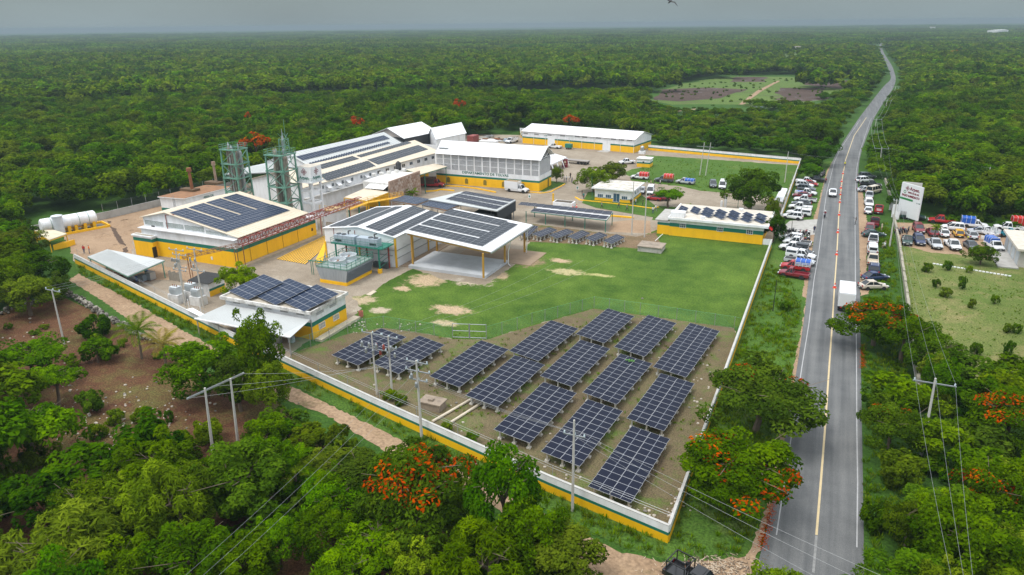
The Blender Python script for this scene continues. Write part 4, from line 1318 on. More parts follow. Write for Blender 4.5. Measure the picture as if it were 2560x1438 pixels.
# sheds with dark panels behind the metal hall
q = [Pz(ZD(*c), 4.4) for c in ((840, 872), (1530, 988), (1715, 878), (1175, 795))]
BS = open_roof('shade_shed', 'open shed with black shade netting and three rows of dark panels on its roof', q, [(P(*ZD(1470, 1050)).x, P(*ZD(1470, 1050)).y), (P(*ZD(1565, 1065)).x, P(*ZD(1565, 1065)).y), (q[0].x + 2, q[0].y + .6), (q[2].x - .4, q[2].y - .4)], GALV, roofm=ROOFG, cat='shed')
ns = plane3(*q[:3])
array_px('three dark arrays on the black netted shed', [[ZD(*c) for c in t] for t in (((1015, 872), (1085, 848), (1570, 945), (1525, 975)), ((1085, 842), (1150, 822), (1640, 912), (1590, 938)), ((1160, 812), (1215, 797), (1700, 875), (1655, 902)))], q[0], ns, su=2.0, sv=1.3, cells=PVGLASS)
for a, b in ((q[1], q[2]),):
 m = MB()
 m.quad([V3(a, a.z - .1), V3(b, b.z - .1), V3(b, 1.9), V3(a, 1.9)])
 m.build('shade_netting', MESHB, BS)
m = MB()
m.bands([(q[1].x - 6, q[1].y + .6), (q[2].x - .6, q[1].y + .6), (q[2].x - .8, q[2].y - .6), (q[2].x - 6, q[2].y - .6)], [0, 3.4], [0])
m.build('netting_wall', MESHB, BS)
for nm, t, lb in (('p2', ((465, 882), (720, 930), (872, 872), (600, 838)), 'blue panel roof of the left small shed behind the metal hall'), ('p3', ((780, 928), (1015, 985), (1172, 925), (880, 878)), 'blue panel roof of the right small shed behind the metal hall')):
 q = [Pz(ZD(*c), 4.0) for c in t]
 rt = open_roof('panel_shed', lb.replace('blue panel roof of the', 'open').replace('small shed', 'small shed under blue panels'), q, [(p.x * .97 + sum(a.x for a in q) / 4 * .03, p.y * .97 + sum(a.y for a in q) / 4 * .03) for p in q], GALV, roofm=RUSTROOF, cat='shed')
 array_px(lb, [[ZD(*c) for c in t]], q[0], plane3(*q[:3]), su=1.6, sv=1.1, cells=PVBLUE)
# carport
q = [Pz(ZE(1000, 968), 2.9), Pz(ZE(1130, 1052), 2.7), Pz(ZE(1930, 1142), 2.7), Pz(ZE(1998, 1058), 2.9)]
q[0].x = q[1].x + .2
posts = [P(*ZE(*c)) for c in ((1080, 1170), (1285, 1190), (1490, 1215), (1700, 1240), (1917, 1275), (1988, 1200), (1570, 1150), (1170, 1110))]
CPT = open_roof('solar_carport', 'long low carport on green posts with two strips of dark panels', q, [(p.x, p.y) for p in posts], STEELGREEN, roofm=mat('carport_frame', (0.6, .6, .6), .5), t=.06)
nc = plane3(*q[:3])
array_px('two long strips of dark panels on the carport', [[ZE(*c) for c in t] for t in (((1130, 1050), (1165, 1022), (1955, 1105), (1925, 1140)), ((1000, 985), (1025, 955), (1998, 1058), (1970, 1090)))], q[0], nc, su=1.6, sv=2.05, cells=PVGLASS)
# gatehouse, office, hut, warehouse
GY = P(1905, 612).y
GX0, GX1 = P(1640, 586).x, P(1905, 612).x
GD = 12.6
GH = thing('gatehouse', 'long low gatehouse with tilted panels on its pale roof beside the road wall', 'building', ((GX0 + GX1) / 2, GY + GD / 2, 0))
m = MB()
m.bands([(GX0 + 2.6, GY), (GX1, GY), (GX1, GY + GD), (GX0 + 2.6, GY + GD)], [0, 1.95, 2.75, 3.6], [2, 1, 0])
m.bands([(GX0, GY + .4), (GX0 + 2.59, GY + .4), (GX0 + 2.59, GY + GD - 3), (GX0, GY + GD - 3)], [0, 1.95, 2.5, 2.9], [2, 1, 0])
m.build('wall', WALL_M, GH)
m = MB()
m.box(GX0 + 2.3, GX1 + .9, GY - .7, GY + GD + .3, 3.6, 3.85)
m.build('roof', mat('pale_roof_screed', (0.60, 0.55, 0.47), .9, var=.7, scale=.5, col2=(.38, .33, .26)), GH)
m = MB()
for x0, x1, y0, y1 in ((GX0 + 2.3, GX1 + .9, GY - .72, GY - .5), (GX1 + .72, GX1 + .92, GY - .5, GY + GD), (GX0 + 2.28, GX0 + 2.5, GY - .5, GY + GD)): m.box(x0, x1, y0, y1, 3.55, 4.02)
m.build('parapet', WHITE, GH)
m = MB()
m.box(GX0 - .5, GX0 + 2.2, GY + .1, GY + GD - 2.7, 2.9, 3.12)
m.build('annex_roof', CONC, GH)
m = MB()
m.box(GX0 + 2.6, GX0 + 5.4, GY + .4, GY + 2.6, 3.86, 4.9)
m.build('roof_cabin', WHITE, GH)
for c in ((1232, 882), (1582, 917), (1860, 942)):
 p = on_y(*ZF(*c), GY)
 window(GH, (p.x, GY - .02, p.z), (1, 0, 0), 1.25, .95, 3, 2)
m = MB()
m.slab([(GX1 + .95, GY - .2, 3.6), (GX1 + 1.6, GY - .2, 3.1), (GX1 + 1.6, GY + 6, 3.1), (GX1 + .95, GY + 6, 3.6)], .08)
m.build('red_awning', TARPR, GH)
for k, t in enumerate((((1185, 735), (1250, 765), (1285, 715), (1215, 690)), ((1298, 745), (1365, 780), (1405, 725), (1330, 700)), ((1405, 770), (1485, 815), (1525, 740), (1440, 710)), ((1525, 785), (1605, 825), (1645, 757), (1565, 722)), ((1652, 797), (1735, 838), (1767, 768), (1690, 732)), ((1782, 820), (1860, 850), (1890, 780), (1815, 745)), ((1908, 828), (1995, 862), (2018, 792), (1940, 757)))):
 a, b, c, dd = [ZF(*x) for x in t]
 A0, B0, C0, D0 = P(*a, 4.05), P(*b, 4.05), P(*c, 4.9), P(*dd, 4.9)
 cc = (A0 + B0 + C0 + D0) / 4
 rt = thing('roof_solar_table', ['first tilted panel set, beside the white roof cabin', 'second tilted panel set from the roof cabin', 'third tilted panel set, behind the roof condenser', 'middle tilted panel set on the gatehouse roof', 'third tilted panel set from the red awning', 'last but one tilted panel set on the gatehouse', 'tilted panel set closest to the red awning'][k], 'solar table', (cc.x, cc.y, 3.86), group='tilted panel sets on the gatehouse roof')
 u, v = ((B0 - A0) + (C0 - D0)) / 2, ((D0 - A0) + (C0 - B0)) / 2
 pm = panel_mesh(u.length / 1 - .03, v.length / 3 - .03, PVBLUE)
 for j in range(3): put('solar_panel', pm, rt, A0 + u * .5 + v * ((j + .5) / 3), u, v)
 m = MB()
 for x in (.1, .9):
  p, q_ = A0 + u * x, A0 + u * x + v
  m.bar(p - Vector((0, 0, .06)), q_ - Vector((0, 0, .06)), .05)
  m.bar(q_ - Vector((0, 0, .06)), (q_.x, q_.y, 3.86), .05)
  m.bar(p - Vector((0, 0, .06)), (p.x, p.y, 3.86), .05)
 m.build('support_frame', GALV, rt)
for c, lb in (((1420, 822), 'white condenser on the front edge of the gatehouse roof'), ((1780, 745), 'white condenser at the rear of the gatehouse roof')):
 p = P(*ZF(*c), 3.86)
 m = MB()
 m.box(p.x - .45, p.x + .45, p.y - .2, p.y + .2, 3.86, 4.5)
 m.lathe((p.x, p.y - .21, 4.18), [(.24, -.02), (.24, 0)], 12, axis='y')
 solo(m, 'roof_condenser', WHITE, lb, 'air conditioner', (p.x, p.y, 3.86))
m = MB()
m.box(GX1 + .05, WX - .15, GY + .2, GY + .4, 0, 1.2, 0)
solo(m, 'side_wall', WHITE, 'low white wall closing the gap between gatehouse and road wall', 'wall', (GX1 + .5, GY + .3, 0))
m = MB()
m.slab([(GX0 + 2.8, GY + GD + .6, 3.3), (GX1, GY + GD + .6, 3.3), (GX1, GY + GD + 2.6, 3.15), (GX0 + 2.8, GY + GD + 2.6, 3.15)], .08)
for k in range(5):
 x = GX0 + 3.2 + k * (GX1 - GX0 - 4) / 4
 m.box(x - .05, x + .05, GY + GD + 2.3, GY + GD + 2.4, 0, 3.1)
solo(m, 'rear_awning', ROOFG, 'grey sheet awning along the rear of the gatehouse', 'awning', ((GX0 + GX1) / 2, GY + GD + 1.6, 0))
o0, o1, o2 = P(1488, 500), P(1578, 509), P(1603, 489)
OX0, OX1, OY0, OY1 = o0.x, o1.x, o1.y, o2.y
OF = thing('small_office', 'small flat roofed white office with blue windows in the middle of the yard', 'building', ((OX0 + OX1) / 2, (OY0 + OY1) / 2, 0))
m = MB()
m.bands([(OX0, OY0), (OX1, OY0), (OX1, OY1), (OX0, OY1)], [0, .75, .95, 3.1], [2, 1, 0])
m.build('wall', WALL_M, OF)
m = MB()
m.box(OX0 - .7, OX1 + .7, OY0 - .7, OY1 + .5, 3.1, 3.4)
m.build('roof', WHITE, OF)
m = MB()
m.box(OX0 - .5, OX1 + .5, OY0 - .5, OY1 + .3, 3.402, 3.43)
m.build('roof_felt', mat('flaking_roof_felt', (0.66, 0.63, 0.56), .95, var=.95, scale=.8, col2=(.22, .20, .15), detail=8), OF)
BLUEG = mat('blue_window_glass', (0.05, 0.11, 0.18), .1, spec=.8)
for c in ((1865, 885), (1950, 893), (2120, 910)):
 p = on_y(*ZE(*c), OY0)
 window(OF, (p.x, OY0 - .02, p.z), (1, 0, 0), 1.5, .95, 3, glass=BLUEG)
p = on_y(*ZE(2035, 920), OY0)
window(OF, (p.x, OY0 - .02, 1.15), (1, 0, 0), 1.7, 2.2, 2, name='door', glass=BLUEG)
for k in range(4): window(OF, (OX1 + .02, OY0 + 1.4 + k * 2.3, 1.9), (0, 1, 0), 1.2, .9, 2, glass=BLUEG)
h0, h1 = P(*ZF(800, 325)), P(*ZF(915, 340))
HU = thing('small_hut', 'tiny yellow, green and white hut standing in the rough grass', 'hut', h0)
m = MB()
m.bands([(h0.x, h0.y - .5), (h1.x, h0.y - .5), (h1.x, h0.y + 3.2), (h0.x, h0.y + 3.2)], [0, 1.05, 1.5, 2.5], [2, 1, 0])
m.build('wall', WALL_M, HU)
m = MB()
m.box(h0.x - .25, h1.x + .25, h0.y - .75, h0.y + 3.4, 2.5, 2.65)
m.build('roof', STAINED, HU)
block(HU, 'opening', ((h0.x + h1.x) / 2, h0.y - .51, 1.55), (1, 0, 0), .5, .4, .02, DARK)
W0, W1 = P(1306, 358), P(1584, 383)
wd = (W1 - W0).normalized()
wn_ = Vector((-wd.y, wd.x, 0))
W2, W3 = W1 + wn_ * 15, W0 + wn_ * 15
WA = gable_q('warehouse', 'long yellow, green and white warehouse at the back of the yard', W1, W2, W3, W0, 0.5, 4.5, 6.3, [0, 2.05, 2.55], [2, 1, 0], mat('chalky_white_roof', (.78, .77, .77), .6, var=.5, scale=.15, col2=(.62, .54, .52)), 0.4)
L = (W1 - W0).length
def onW(px, py):
 d_ = sight(px, py)
 t = (W0 - CAMP).dot(wn_) / d_.dot(wn_)
 return CAMP + d_ * t
for c in ((1075, 228), (1190, 238), (1325, 245), (1465, 252), (1620, 260), (1700, 268), (1845, 277), (2005, 290), (2090, 296), (2175, 300)):
 p = onW(*ZE(*c))
 block(WA, 'vent', p - wn_ * .02, wd, 1.9, .45, .02, mat('vent_grey', (.30, .30, .30), .8))
for c in ((1345, 318), (1930, 360)):
 p = onW(*ZE(*c))
 block(WA, 'door', (p.x, p.y, 1.65), wd, 3.0, 3.3, .04, ROOFW)
 m = MB()
 m.obox((p.x - wn_.x * 1.6, p.y - wn_.y * 1.6, .03), wd * 2, wn_ * 1.6, (0, 0, .03))
 m.build('door_apron', CONC, WA)
for k in range(10):
 p = W0 + wd * (L * k / 9.0)
 m = MB()
 m.tube(p - wn_ * .07, p - wn_ * .07 + Vector((0, 0, 4.4)), .06, n=6)
 m.build('downpipe', WHITE, WA)
p = onW(*ZE(1290, 250))
block(WA, 'sign_board', p - wn_ * .03, wd, 1.6, .7, .02, WHITE)
block(WA, 'sign_stripe', p - wn_ * .055, wd, 1.4, .2, .004, GREEN)
# marquee
t0, t1, t2 = Pz(ZE(1210, 555), 2.9), Pz(ZE(1525, 470), 2.9), Pz(ZE(1342, 552), 2.9)
cx, cy = t1.x, t2.y
MQ = thing('marquee', 'white event marquee with a maroon banner behind the tolvas building', 'tent', (cx - 6, cy + 6.5, 0))
x0, x1, y0, y1 = cx - 12.5, cx, cy, cy + 13
m = MB()
rz = 5.6
for q in (((x0, y0, 2.9), (x1, y0, 2.9), (x1 - 5, (y0 + y1) / 2, rz), (x0 + 5, (y0 + y1) / 2, rz)), ((x1, y1, 2.9), (x0, y1, 2.9), (x0 + 5, (y0 + y1) / 2, rz), (x1 - 5, (y0 + y1) / 2, rz)), ((x1, y0, 2.9), (x1, y1, 2.9), (x1 - 5, (y0 + y1) / 2, rz)), ((x0, y1, 2.9), (x0, y0, 2.9), (x0 + 5, (y0 + y1) / 2, rz))): m.quad(q)
m.bands([(x0, y0), (x1, y0), (x1, y1), (x0, y1)], [2.55, 2.9], [0])
m.build('roof', WHITE, MQ)
for k in range(4):
 y = y0 + (y1 - y0) * k / 3
 for x in (x0, x1):
  m = MB()
  m.tube((x, y, 0), (x, y, 2.9), .05, n=6)
  m.build('leg', ALU, MQ)
 m = MB()
 w = [(x1, y - .5, 2.6), (x1, y + .5, 2.6), (x1 + .9, y + .1, .3), (x1 + .9, y - .1, .3)]
 m.slab(w, .03)
 m.build('side_drape', WHITE, MQ)
p = P(*ZE(1490, 590))
BN = thing('banner', 'maroon banner with a pale round emblem at the marquee entrance', 'banner', p)
m = MB()
m.box(p.x - .9, p.x + .9, p.y - .04, p.y + .04, .1, 2.7)
m.build('cloth', SIGNRED, BN)
m = MB()
m.lathe((p.x, p.y - .05, 1.75), [(.01, -.008), (.38, -.006), (.4, 0)], 14, axis='y')
m.box(p.x - .5, p.x + .5, p.y - .052, p.y - .045, .95, 1.05)
m.build('emblem', mat('pale_gold', (.62, .5, .36), .6), BN)
for k, (c, lb) in enumerate((((1468, 595), 'white speaker box left of the maroon banner'),)):
 pass
# process plant and yard equipment on the left
# rusty roofed boiler house with two chimneys
a = Pz(ZB(300, 730), 3.4); b = Pz(ZB(538, 748), 3.4); c = Pz(ZB(962, 640), 3.4); d_ = a + (c - b)
BH = thing('boiler_house', 'low white boiler house with rusty flat roof and two rusty chimneys', 'building', ((a.x + c.x) / 2, (a.y + c.y) / 2, 0))
m = MB()
m.bands([(p.x, p.y) for p in (a, b, c, d_)], [0, .8, 3.4], [1, 0])
m.build('wall', WALL_M, BH)
m = MB()
ctr = (a + c) / 2
m.slab([p + (p - ctr).normalized() * .5 + Vector((0, 0, .2)) for p in (a, b, c, d_)], .2, 0, 1)
m.build('roof', [RUSTROOF, WHITE], BH)
p = lerp(b, c, .5)
dd = (c - b).normalized()
text_obj('lettering', 'AREA DE\nCALDERAS', .8, (p.x + .06, p.y, 2.2), dd, (0, 0, 1), LETTERG, BH)
for k, (bx, by, tx, ty, mm, r) in enumerate(((610, 672, 588, 455, RUST, .42), (838, 606, 806, 395, mat('pale_rusty_pipe', (.33, .25, .18), .85, var=.9, scale=.8, col2=(.20, .10, .05)), .36))):
 p = Pz(ZB(bx, by), 3.6)
 h = on_y(*ZB(tx, ty), p.y).z
 m = MB()
 m.tube((p.x, p.y, 3.6), (p.x - .1, p.y, h - .9), r, r * .85, 12)
 m.tube((p.x - .1, p.y, h - .9), (p.x - .1, p.y, h), r * 1.5, r * 1.4, 12)
 m.build('chimney', mm, BH)
 m = MB()
 m.box(p.x - 3.2, p.x + 1.4, p.y - 1.0, p.y + 1.2, 3.6, 4.15)
 m.build('chimney_base', mat('dark_rust', (.13, .08, .04), .9, var=.6, scale=1), BH)
m = MB()
q = lerp(a, b, .55)
for s in (-.25, .25): m.bar(q + Vector((s, -.1, -3.2)), q + Vector((s, -.1, .9)), .05)
for k in range(10): m.bar(q + Vector((-.25, -.1, -3 + k * .38)), q + Vector((.25, -.1, -3 + k * .38)), .035)
m.build('ladder', GALV, BH)
# steel column towers
PIPEM = mat('weathered_column_pipe', (.30, .26, .21), .7, var=.7, scale=1.5, col2=(.16, .12, .09))
def column_tower(label, x, y, w, h, tall=0.0):
 root = thing('column_tower', label, 'tower', (x, y, 0))
 hw = w / 2
 lv = [h * k / 5 for k in range(6)]
 for sx in (-1, 1):
  for sy in (-1, 1):
   m = MB()
   m.bar((x + sx * hw, y + sy * hw, 0), (x + sx * hw * .9, y + sy * hw * .9, h), .28, .28)
   m.build('leg', PALEGREEN, root)
 for k, z in enumerate(lv[1:]):
  m = MB()
  for (ax_, ay_), (bx_, by_) in zip(((-1, -1), (1, -1), (1, 1), (-1, 1)), ((1, -1), (1, 1), (-1, 1), (-1, -1))):
   m.bar((x + ax_ * hw, y + ay_ * hw, z), (x + bx_ * hw, y + by_ * hw, z), .2, .25)
  m.box(x - hw * .9, x + hw * .9, y - hw * .9, y - hw * .4, z - .06, z)
  m.build('floor_ring', PALEGREEN, root)
  m = MB()
  z0 = lv[k]
  for (ax_, ay_), (bx_, by_) in zip(((-1, -1), (1, -1), (1, 1), (-1, 1)), ((1, -1), (1, 1), (-1, 1), (-1, -1))):
   m.bar((x + ax_ * hw, y + ay_ * hw, z0), (x + bx_ * hw, y + by_ * hw, z), .11)
   if k % 2: m.bar((x + bx_ * hw, y + by_ * hw, z0), (x + ax_ * hw, y + ay_ * hw, z), .11)
  m.build('bracing', PALEGREEN, root)
 railing(root, [(x - hw, y - hw, h), (x + hw, y - hw, h), (x + hw, y + hw, h), (x - hw, y + hw, h), (x - hw, y - hw, h)], 1.1, PALEGREEN, 1.2)
 rr = random.Random(int(abs(x) * 10))
 for k in range(20):
  a_, r = rr.random() * 6.28, rr.uniform(.16, .36)
  q = (x + math.cos(a_) * hw * .8 * rr.random() ** .5, y + math.sin(a_) * hw * .8 * rr.random() ** .5)
  t = h + rr.uniform(-2, 1.6)
  m = MB()
  m.lathe((q[0], q[1], 0), [(r, 0), (r, t - .7), (r * .3, t - .2), (r * .22, t)], 8)
  m.build('column_pipe', rr.choice([PIPEM, PIPEM, GALV]), root)
 if tall:
  X, Y = x + hw * .25, y + hw * .4
  m = MB()
  for sx in (-.75, .75):
   for sy in (-.75, .75): m.bar((X + sx, Y + sy, h - 2), (X + sx * .9, Y + sy * .9, tall - 2), .13)
  for z in np.arange(h - 1, tall - 1.5, 1.3):
   for (ax_, ay_), (bx_, by_) in zip(((-1, -1), (1, -1), (1, 1), (-1, 1)), ((1, -1), (1, 1), (-1, 1), (-1, -1))):
    m.bar((X + ax_ * .72, Y + ay_ * .72, z), (X + bx_ * .72, Y + by_ * .72, z), .08)
    m.bar((X + ax_ * .72, Y + ay_ * .72, z), (X + bx_ * .72, Y + by_ * .72, z + 1.3), .06)
  m.build('top_mast', PALEGREEN, root)
  m = MB()
  m.lathe((X - .2, Y, 0), [(.36, h - 5), (.36, tall - 2.4), (.1, tall - 1.2), (.05, tall)], 8)
  m.build('column_pipe', GALV, root)
  m = MB()
  m.tube((X + .6, Y, tall - 2), (X + .6, Y, tall + 2), .045, n=5)
  m.build('lightning_rod', PALEGREEN, root)
 return root
ty = 124.5
p0, p1 = on_y(*ZB(1060, 715), ty), on_y(*ZB(1040, 275), ty)
column_tower('left green steel tower packed with rusty distillation columns', p0.x, ty, 4.3, p1.z)
ty = 119.5
p0, p1, p2 = on_y(*ZB(1498, 830), ty), on_y(*ZB(1480, 325), ty), on_y(*ZB(1520, 95), ty)
column_tower('right green steel tower with a taller latticed mast on top', p0.x, ty, 4.6, p1.z, p2.z)
# water tower with the emblem
lx, ly = P(*ZB(1783, 1040)).x, P(*ZB(1783, 1040)).y
w3 = 2.9
tz0, tz1 = on_y(*ZB(1750, 588), ly).z, on_y(*ZB(1765, 470), ly).z + .4
WT = thing('water_tower', 'white water tower on four legs with a maroon flower emblem on its tank', 'water tower', (lx - w3 / 2, ly + w3 / 2, 0))
for sx in (0, 1):
 for sy in (0, 1):
  m = MB()
  X, Y = lx - w3 * sx, ly + w3 * sy
  m.box(X - .2, X + .2, Y - .2, Y + .2, 0, tz0 - .25)
  m.build('leg', WHITE, WT)
for z in (tz0 * .28, tz0 * .55, tz0 * .8):
 for (x0, x1, y0, y1) in ((lx - w3 + .21, lx - .21, ly - .15, ly + .15), (lx - w3 + .21, lx - .21, ly + w3 - .15, ly + w3 + .15), (lx - .15, lx + .15, ly + .21, ly + w3 - .21), (lx - w3 - .15, lx - w3 + .15, ly + .21, ly + w3 - .21)):
  m = MB()
  m.box(x0, x1, y0, y1, z - .2, z + .2)
  m.build('beam', WHITE, WT)
m = MB()
m.box(lx - w3 - .75, lx + .75, ly - .75, ly + w3 + .75, tz0 - .24, tz0)
m.build('platform', WHITE, WT)
m = MB()
m.box(lx - w3 - .35, lx + .35, ly - .35, ly + w3 + .35, tz0 + .003, tz1)
TK = m.build('tank', WHITE, WT)
m = MB()
m.box(lx - w3 - .3, lx + .3, ly - .3, ly + w3 + .3, tz1 + .003, tz1 + .05)
m.build('tank_lid', mat('stained_lid', (.55, .50, .42), .9, var=.8, scale=1), WT)
def emblem(parent, c, u, up, s, m=SIGNRED, name='emblem'):
 """four open petals round a small square"""
 u, up = Vector(u).normalized(), Vector(up).normalized()
 n = u.cross(up)
 q = MB()
 for k in range(4):
  a_ = math.pi / 2 * k
  cc = Vector(c) + u * (math.cos(a_) * s * .62) + up * (math.sin(a_) * s * .62)
  for i in range(8):
   b0_, b1_ = i * math.pi / 4, (i + 1) * math.pi / 4
   pts = [cc + u * (math.cos(bb) * r) + up * (math.sin(bb) * r) for bb, r in ((b0_, s * .24), (b0_, s * .42), (b1_, s * .42), (b1_, s * .24))]
   q.quad([p + n * .012 for p in pts])
 q.obox(Vector(c) + n * .006, u * s * .16, up * s * .16, n * .006)
 return q.build(name, m, parent)
tzm = (tz0 + tz1) / 2
for cx_, cy_, u in ((lx - w3 / 2, ly - .362, (1, 0, 0)), (lx + .362, ly + w3 / 2, (0, 1, 0))):
 emblem(WT, (cx_, cy_, tzm + .55), u, (0, 0, 1), .72)
 text_obj('lettering', 'Arpen.', .95, (cx_, cy_, tzm - .75), u, (0, 0, 1), LETTERG, WT, bold=.02)
railing(WT, [(lx - w3 - .7, ly - .7, tz0), (lx + .7, ly - .7, tz0), (lx + .7, ly + w3 + .7, tz0)], .9, PALEGREEN, 1.5, r=.022)
# red pipe bridge along the hall and over to the cabin
RB = thing('pipe_bridge', 'red steel pipe bridge running along the hall and past the water tower', 'pipe bridge', (AX + .8, 105, 0))
def truss(name, p, q, h, w, m, n, r=.09):
 p, q = Vector(p), Vector(q)
 d = (q - p).normalized()
 s = Vector((-d.y, d.x, 0)).normalized() * w / 2
 M_ = MB()
 U_ = Vector((0, 0, h))
 for o in (s, -s):
  M_.bar(p + o, q + o, r)
  M_.bar(p + o + U_, q + o + U_, r)
  for k in range(n):
   a_, b_ = p.lerp(q, k / n) + o, p.lerp(q, (k + 1) / n) + o
   M_.bar(a_, a_ + U_, r * .7)
   M_.bar(a_ + (U_ if k % 2 else Vector()), b_ + (Vector() if k % 2 else U_), r * .6)
 for k in range(n + 1):
  a_ = p.lerp(q, k / n)
  M_.bar(a_ + s, a_ - s, r * .7)
  M_.bar(a_ + s + U_, a_ - s + U_, r * .7)
 return M_.build(name, m, RB)
e = AX + .75
truss('truss', (e, AY + .5, 4.3), (e, 118, 4.3), 1.25, .9, RED, 14, .12)
ye = Pz(ZB(2010, 795), 4.6)
truss('truss', (e, 118.1, 4.3), (e + .6, ye.y + 4, 4.3), 1.25, .9, RED, 10, .11)
for y in (AY + .6, 118.2, ye.y):
 m = MB()
 m.bar((e + .4, y, 0.46), (e + .4, y, 4.3), .12)
 m.build('support', RED if y > 100 else RUST, RB)
for k in range(5):
 m = MB()
 m.tube((e - .3 + k * .15, AY, 4.45 + .05 * (k % 2)), (e - .2 + k * .15, ye.y + 4, 4.45), .05, n=6)
 m.build('pipe', [RED, RUST, GALV, RED, WHITE][k], RB)
pw = Pz(ZA(1640, 590), 4.1)
truss('truss', (pw.x, pw.y, 3.9), (e, AY - .2, 4.3), .6, .7, mat('brown_steel', (.28, .15, .09), .8, var=.6, scale=2), 9, .08)
for t in (.1, .95):
 q = lerp((pw.x, pw.y, 0), (e, AY - .2, 0), t)
 m = MB()
 for s in (-.3, .3): m.bar((q.x + s, q.y, 0), (q.x + s, q.y, 4.0), .1)
 m.build('support', RUST, RB)
# horizontal white tanks, upright tank, bund
tA, tB = Pz(ZA(375, 305), 2.3), Pz(ZA(845, 222), 2.3)
dv = (tB - tA).normalized()
BND = thing('tank_bund', 'low yellow kerb and floor around the white fuel tanks', 'bund', (tA + tB) / 2 - Vector((0, 0, 2.3)))
sv = Vector((-dv.y, dv.x, 0))
base = lambda t, s, z: tA + dv * t + sv * s + Vector((0, 0, z - 2.3))
LT = (tB - tA).length
for (t0_, s0_, t1_, s1_) in ((-2, -2.6, LT + 2, -2.6), (LT + 2, -2.6, LT + 2, 2.4), (LT + 2, 2.4, -2, 2.4), (-2, 2.4, -2, -2.6)):
 m = MB()
 m.bar(base(t0_, s0_, .25), base(t1_, s1_, .25), .25, .5)
 m.build('kerb', YELLOW, BND)
m = MB()
m.quad([base(-2, -2.5, .03), base(LT + 2, -2.5, .03), base(LT + 2, 2.3, .03), base(-2, 2.3, .03)])
m.build('floor', mat('dark_concrete', (.16, .15, .13), .9, var=.5, scale=1), BND)
rad = 1.45
for k, (f0_, f1_, lb) in enumerate(((0, .52, 'white horizontal tank behind the upright tank'), (.535, 1, 'white horizontal tank farther from the camera, nearer the grey wall'))):
 p, q = tA.lerp(tB, f0_), tA.lerp(tB, f1_)
 root = thing('fuel_tank', lb, 'tank', (p + q) / 2 - Vector((0, 0, 2.3)), group='horizontal white tanks')
 m = MB()
 m.tube(p, q, rad, n=24)
 for en, sg in ((p, -1), (q, 1)):
  m.tube(en, en + dv * sg * .25, rad, rad * .8, 24)
 m.build('shell', WHITE, root, smooth=False)
 for t in (.12, .5, .88):
  c_ = p.lerp(q, t)
  m = MB()
  m.obox(c_ - Vector((0, 0, 1.55)), dv * .3, sv * 1.2, Vector((0, 0, .75)))
  m.build('saddle', YELLOW, root)
 m = MB()
 for t in (.3, .7):
  c_ = p.lerp(q, t)
  pts = [c_ - sv * (rad + .03) * math.cos(a_) + Vector((0, 0, (rad + .03) * math.sin(a_))) for a_ in np.linspace(-.6, 1.9, 9)]
  m.path(pts, .04, 5)
 m.build('ladder', STEELGREEN, root)
p = Pz(ZA(545, 380), .1)
m = MB()
m.lathe((p.x, p.y, 0), [(1.0, .3), (1.0, 4.0), (1.12, 4.02), (1.12, 4.25), (.3, 4.45)], 20)
for z in (1.2, 2.2, 3.2): m.lathe((p.x, p.y, z), [(1.02, 0), (1.02, .1)], 20)
solo(m, 'upright_tank', mat('grey_white_tank', (.62, .66, .70), .5, var=.3, scale=1), 'upright ribbed tank standing in front of the two white horizontal tanks', 'tank', (p.x, p.y, 0))
q = [Pz(ZA(*c), 2.6) for c in ((310, 345), (440, 430), (600, 375), (480, 340))]
SHD = open_roof('pump_shelter', 'small shelter with a stained flat roof below the white tanks', q, [(q[1].x, q[1].y), (q[2].x - .2, q[2].y), (q[0].x, q[0].y)], YSTEEL, roofm=mat('straw_slab', (.62, .55, .40), .9, var=.6, scale=1), t=.18, cat='shelter')
m = MB()
a = P(*ZA(485, 525)); b = P(*ZA(600, 500))
m.bands([(a.x, a.y), (b.x, b.y), (b.x - .3, b.y + 2.2), (a.x - .5, a.y + 2.5)], [0, 1.1], [0], top=0)
solo(m, 'yellow_plinth', YELLOW, 'yellow wall block under the pump shelter', 'plinth', (a.x, a.y, 0))
# grey open shed near the track wall
q = [Pz(ZA(*c), 3.0) for c in ((785, 570), (1145, 742), (1478, 615), (965, 515))]
q[1].z = 2.75
q[0].z = 2.75
ps = [P(*ZA(*c)) for c in ((1155, 810), (1485, 772), (1318, 790), (968, 722))]
open_roof('open_shed', 'long open shed with a pale grey sheet roof beside the track wall', q, [(p.x, p.y) for p in ps] + [(q[0].x + .3, q[0].y + .2), (q[3].x, q[3].y - .2)], PALEGREEN, roofm=ROOFG, seams=24, cat='shed')
BLUEP = mat('blue_plastic', (.02, .09, .28), .5, var=.3, scale=2)
for k, (c, s, mm, lb, nm) in enumerate((((1360, 790), (1.2, 1.2, 1.5), GALV, 'silver crate of machinery at the open end of the grey shed', 'machine_crate'), ((1290, 800), (1.3, 1.1, 1.2), mat('slate_panel', (.20, .24, .27), .7, var=.5, scale=2), 'slate grey box beside the silver crate under the grey shed', 'machine_crate'), ((1170, 800), (1.6, 1.0, 1.0), GALV, 'low grey tank by the near post of the grey shed', 'steel_box'), ((1070, 770), (1.5, 1.2, .9), RUST, 'rusty box in the shade of the grey shed', 'steel_box'))):
 p = P(*ZA(*c))
 root = thing(nm, lb, 'crate', p)
 m = MB()
 m.box(p.x - s[0] / 2, p.x + s[0] / 2, p.y - s[1] / 2, p.y + s[1] / 2, .12, s[2])
 m.build('body', mm, root)
 m = MB()
 for i in (-.4, 0, .4): m.box(p.x + s[0] * i - .06, p.x + s[0] * i + .06, p.y - s[1] / 2 - .03, p.y + s[1] / 2 + .03, 0, .115)
 m.build('skid', RUST, root)
